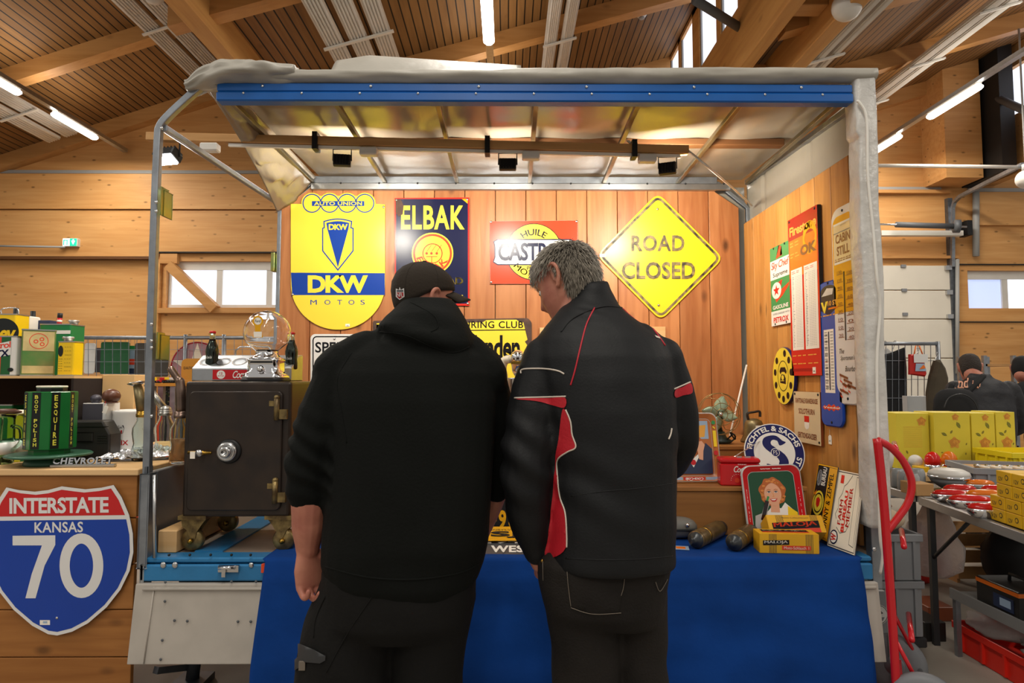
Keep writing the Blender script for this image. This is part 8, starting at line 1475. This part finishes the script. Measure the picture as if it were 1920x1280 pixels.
# ---------------------------------------------------------------- two men at the far stalls
def far_man(label, px, py_top, Y, s, yaw, pitch, jacket, hairm, lean=.06, wide=1.0, cap=False, hx=0):
    c = P(px, py_top, Y + lean * .75); base = Vector((c.x, Y, 0)); off = -base; hz = c.z - .115; Mx = headM(Vector((c.x + hx, Y + lean, hz)), yaw, pitch, 0, .98); sh_z = hz - .155; X_ = base.x
    body = MB(); head_mesh(body, Mx); limb(body, [Vector((X_, Y + .03, sh_z + .04)), Mx @ Vector((0, -.025, -.07))], [.065, .06]); hip = .86
    T = [(sh_z + .06, .09 * wide, .075, .03), (sh_z + .02, .17 * wide, .1, .02), (sh_z - .05, .215 * wide, .125, .01), (sh_z - .2, .22 * wide, .14, -.005), (sh_z - .36, .205 * wide, .14, -.01), (hip - .02, .2 * wide, .145, 0), (hip - .12, .2 * wide, .14, 0)]
    body.loft([ellip((X_, Y + dy, z), a - .025, b - .025) for z, a, b, dy in T], 'skin'); arms = []
    for sx in (-1, 1): arms.append([Vector((X_ + sx * .2 * wide, Y + .01, sh_z - .04)), Vector((X_ + sx * .26 * wide, Y, sh_z - .2)), Vector((X_ + sx * .27 * wide, Y + .02, sh_z - .33)), Vector((X_ + sx * .22 * wide, Y + .2, sh_z - .42))])
    for sx, a in zip((-1, 1), arms): limb(body, a, [.05, .045, .04, .03]); hand(body, a[-1] + Vector((0, .02, -.01)), (-sx * .3, .8, -.3), (0, -.2, -1), (-sx, .2, .1), (.5, .5, .6, .6))
    for sx in (-1, 1): limb(body, [Vector((X_ + sx * .1, Y, hip - .05)), Vector((X_ + sx * .11, Y, .5)), Vector((X_ + sx * .12, Y - .02, .09))], [.085, .06, .045])
    o = child('person', shift(fuse(body, .007, 3), off), None, 'skin'); o.location = base; tag(o, label, 'person'); eyes(o, Mx, Matrix.Translation(off))
    j = MB(); j.loft([ellip((X_, Y + dy, z), a, b) for z, a, b, dy in T], 'skin')
    for a in arms: limb(j, a, [.085, .075, .068, .05])
    j.loft([ellip((X_, Y + .03, sh_z + .03), .1, .085, tilt=.1), ellip((X_, Y + .035, sh_z + .075), .085, .08, tilt=.15), ellip((X_, Y + .04, sh_z + .11), .072, .07, tilt=.15)], 'skin'); me = fuse(j, .011, 5); wrinkle(me, lambda p: .009 * noise.noise((p.x * 6, p.y * 6, p.z * 7)) + .005 * noise.noise((p.x * 15, p.y * 15, p.z * 15))); bv = bvh_of(me); jo = child('jacket', shift(me, off), o, jacket)
    t = MB()
    for sx in (-1, 1): limb(t, [Vector((X_ + sx * .1, Y, hip)), Vector((X_ + sx * .11, Y, .5)), Vector((X_ + sx * .12, Y - .02, .1))], [.115, .09, .08])
    child('trousers', shift(fuse(t, .012, 4), off), o, 'trouser_black'); shoes(o, [(X_ - .12, Y, .1), (X_ + .12, Y, -.1)], off)
    hb = MB(); rg = [[Mx @ Vector((a * 1.02 * math.cos(q), ((f + b) / 2 + (f - b) / 2 * math.sin(q)) , z)) for q in np.linspace(0, 2 * PI, 33)[:-1]] for z, a, f, b in tab]; hb.loft(rg, hairm); kid('cap' if cap else 'hair', hb, o, off); return o, bv, jo, off, Mx
o, bv, jo, off, Mx = far_man('short-haired man in dark jacket with a black backpack beyond the floral cartons', 1823, 664, 5.35, 1, -.5, -.45, 'jacket_bg', 'hair_dark', .15, 1.1)
for s, x0, x1 in (('Ind', 1790, 1817), ('ian', 1822, 1838)): kid('jacket_lettering', textpatch(bv, s, x0, 727 if s == 'Ind' else 726, x1, 709 if s == 'Ind' else 714, 'peach', .015, .006, .2), jo, off)
for i, px in enumerate((1797, 1800, 1805, 1823, 1828, 1833)): h, nn = cast(bv, px, 727); kid('jacket_badge', MB().ball(h + nn * .004, .008, 'peach', 8), jo, off)
bp_ = MB(); c = P(1803, 760, 5.15); bp_.loft([[(c.x + (.185 * s_) * math.cos(q), 5.22 + .07 * s_ * math.sin(q) , z) for q in np.linspace(0, 2 * PI, 33)[:-1]] for z, s_ in [(P(0, py, 5.2).z, s_) for py, s_ in ((800, .8), (795, .95), (770, 1.0), (750, .96), (738, .82), (731, .6), (728, .3))]], 'garment_black'); bp = kid('backpack', bp_, o, off)
kid('backpack_zip', MB().tube(smooth_line([P(1770, 765, 5.13), P(1780, 745, 5.13), P(1805, 739, 5.13), P(1826, 752, 5.13), P(1836, 775, 5.13)], 5), .005, 'grease', 6), bp, off); 
for pts in (((1815, 735), (1832, 718), (1846, 702), (1850, 694)), ((1780, 735), (1786, 718), (1796, 700))): kid('backpack_strap', piping(bv, pts, .022, 'garment_black', .0), bp, off)
o, bv, jo, off, Mx = far_man('man in dark fleece and black knitted cap at the picture edge', 1948, 668, 5.75, 1, -.9, -.3, 'navy_fleece', 'garment_black', .12, 1.05, True, -.13)
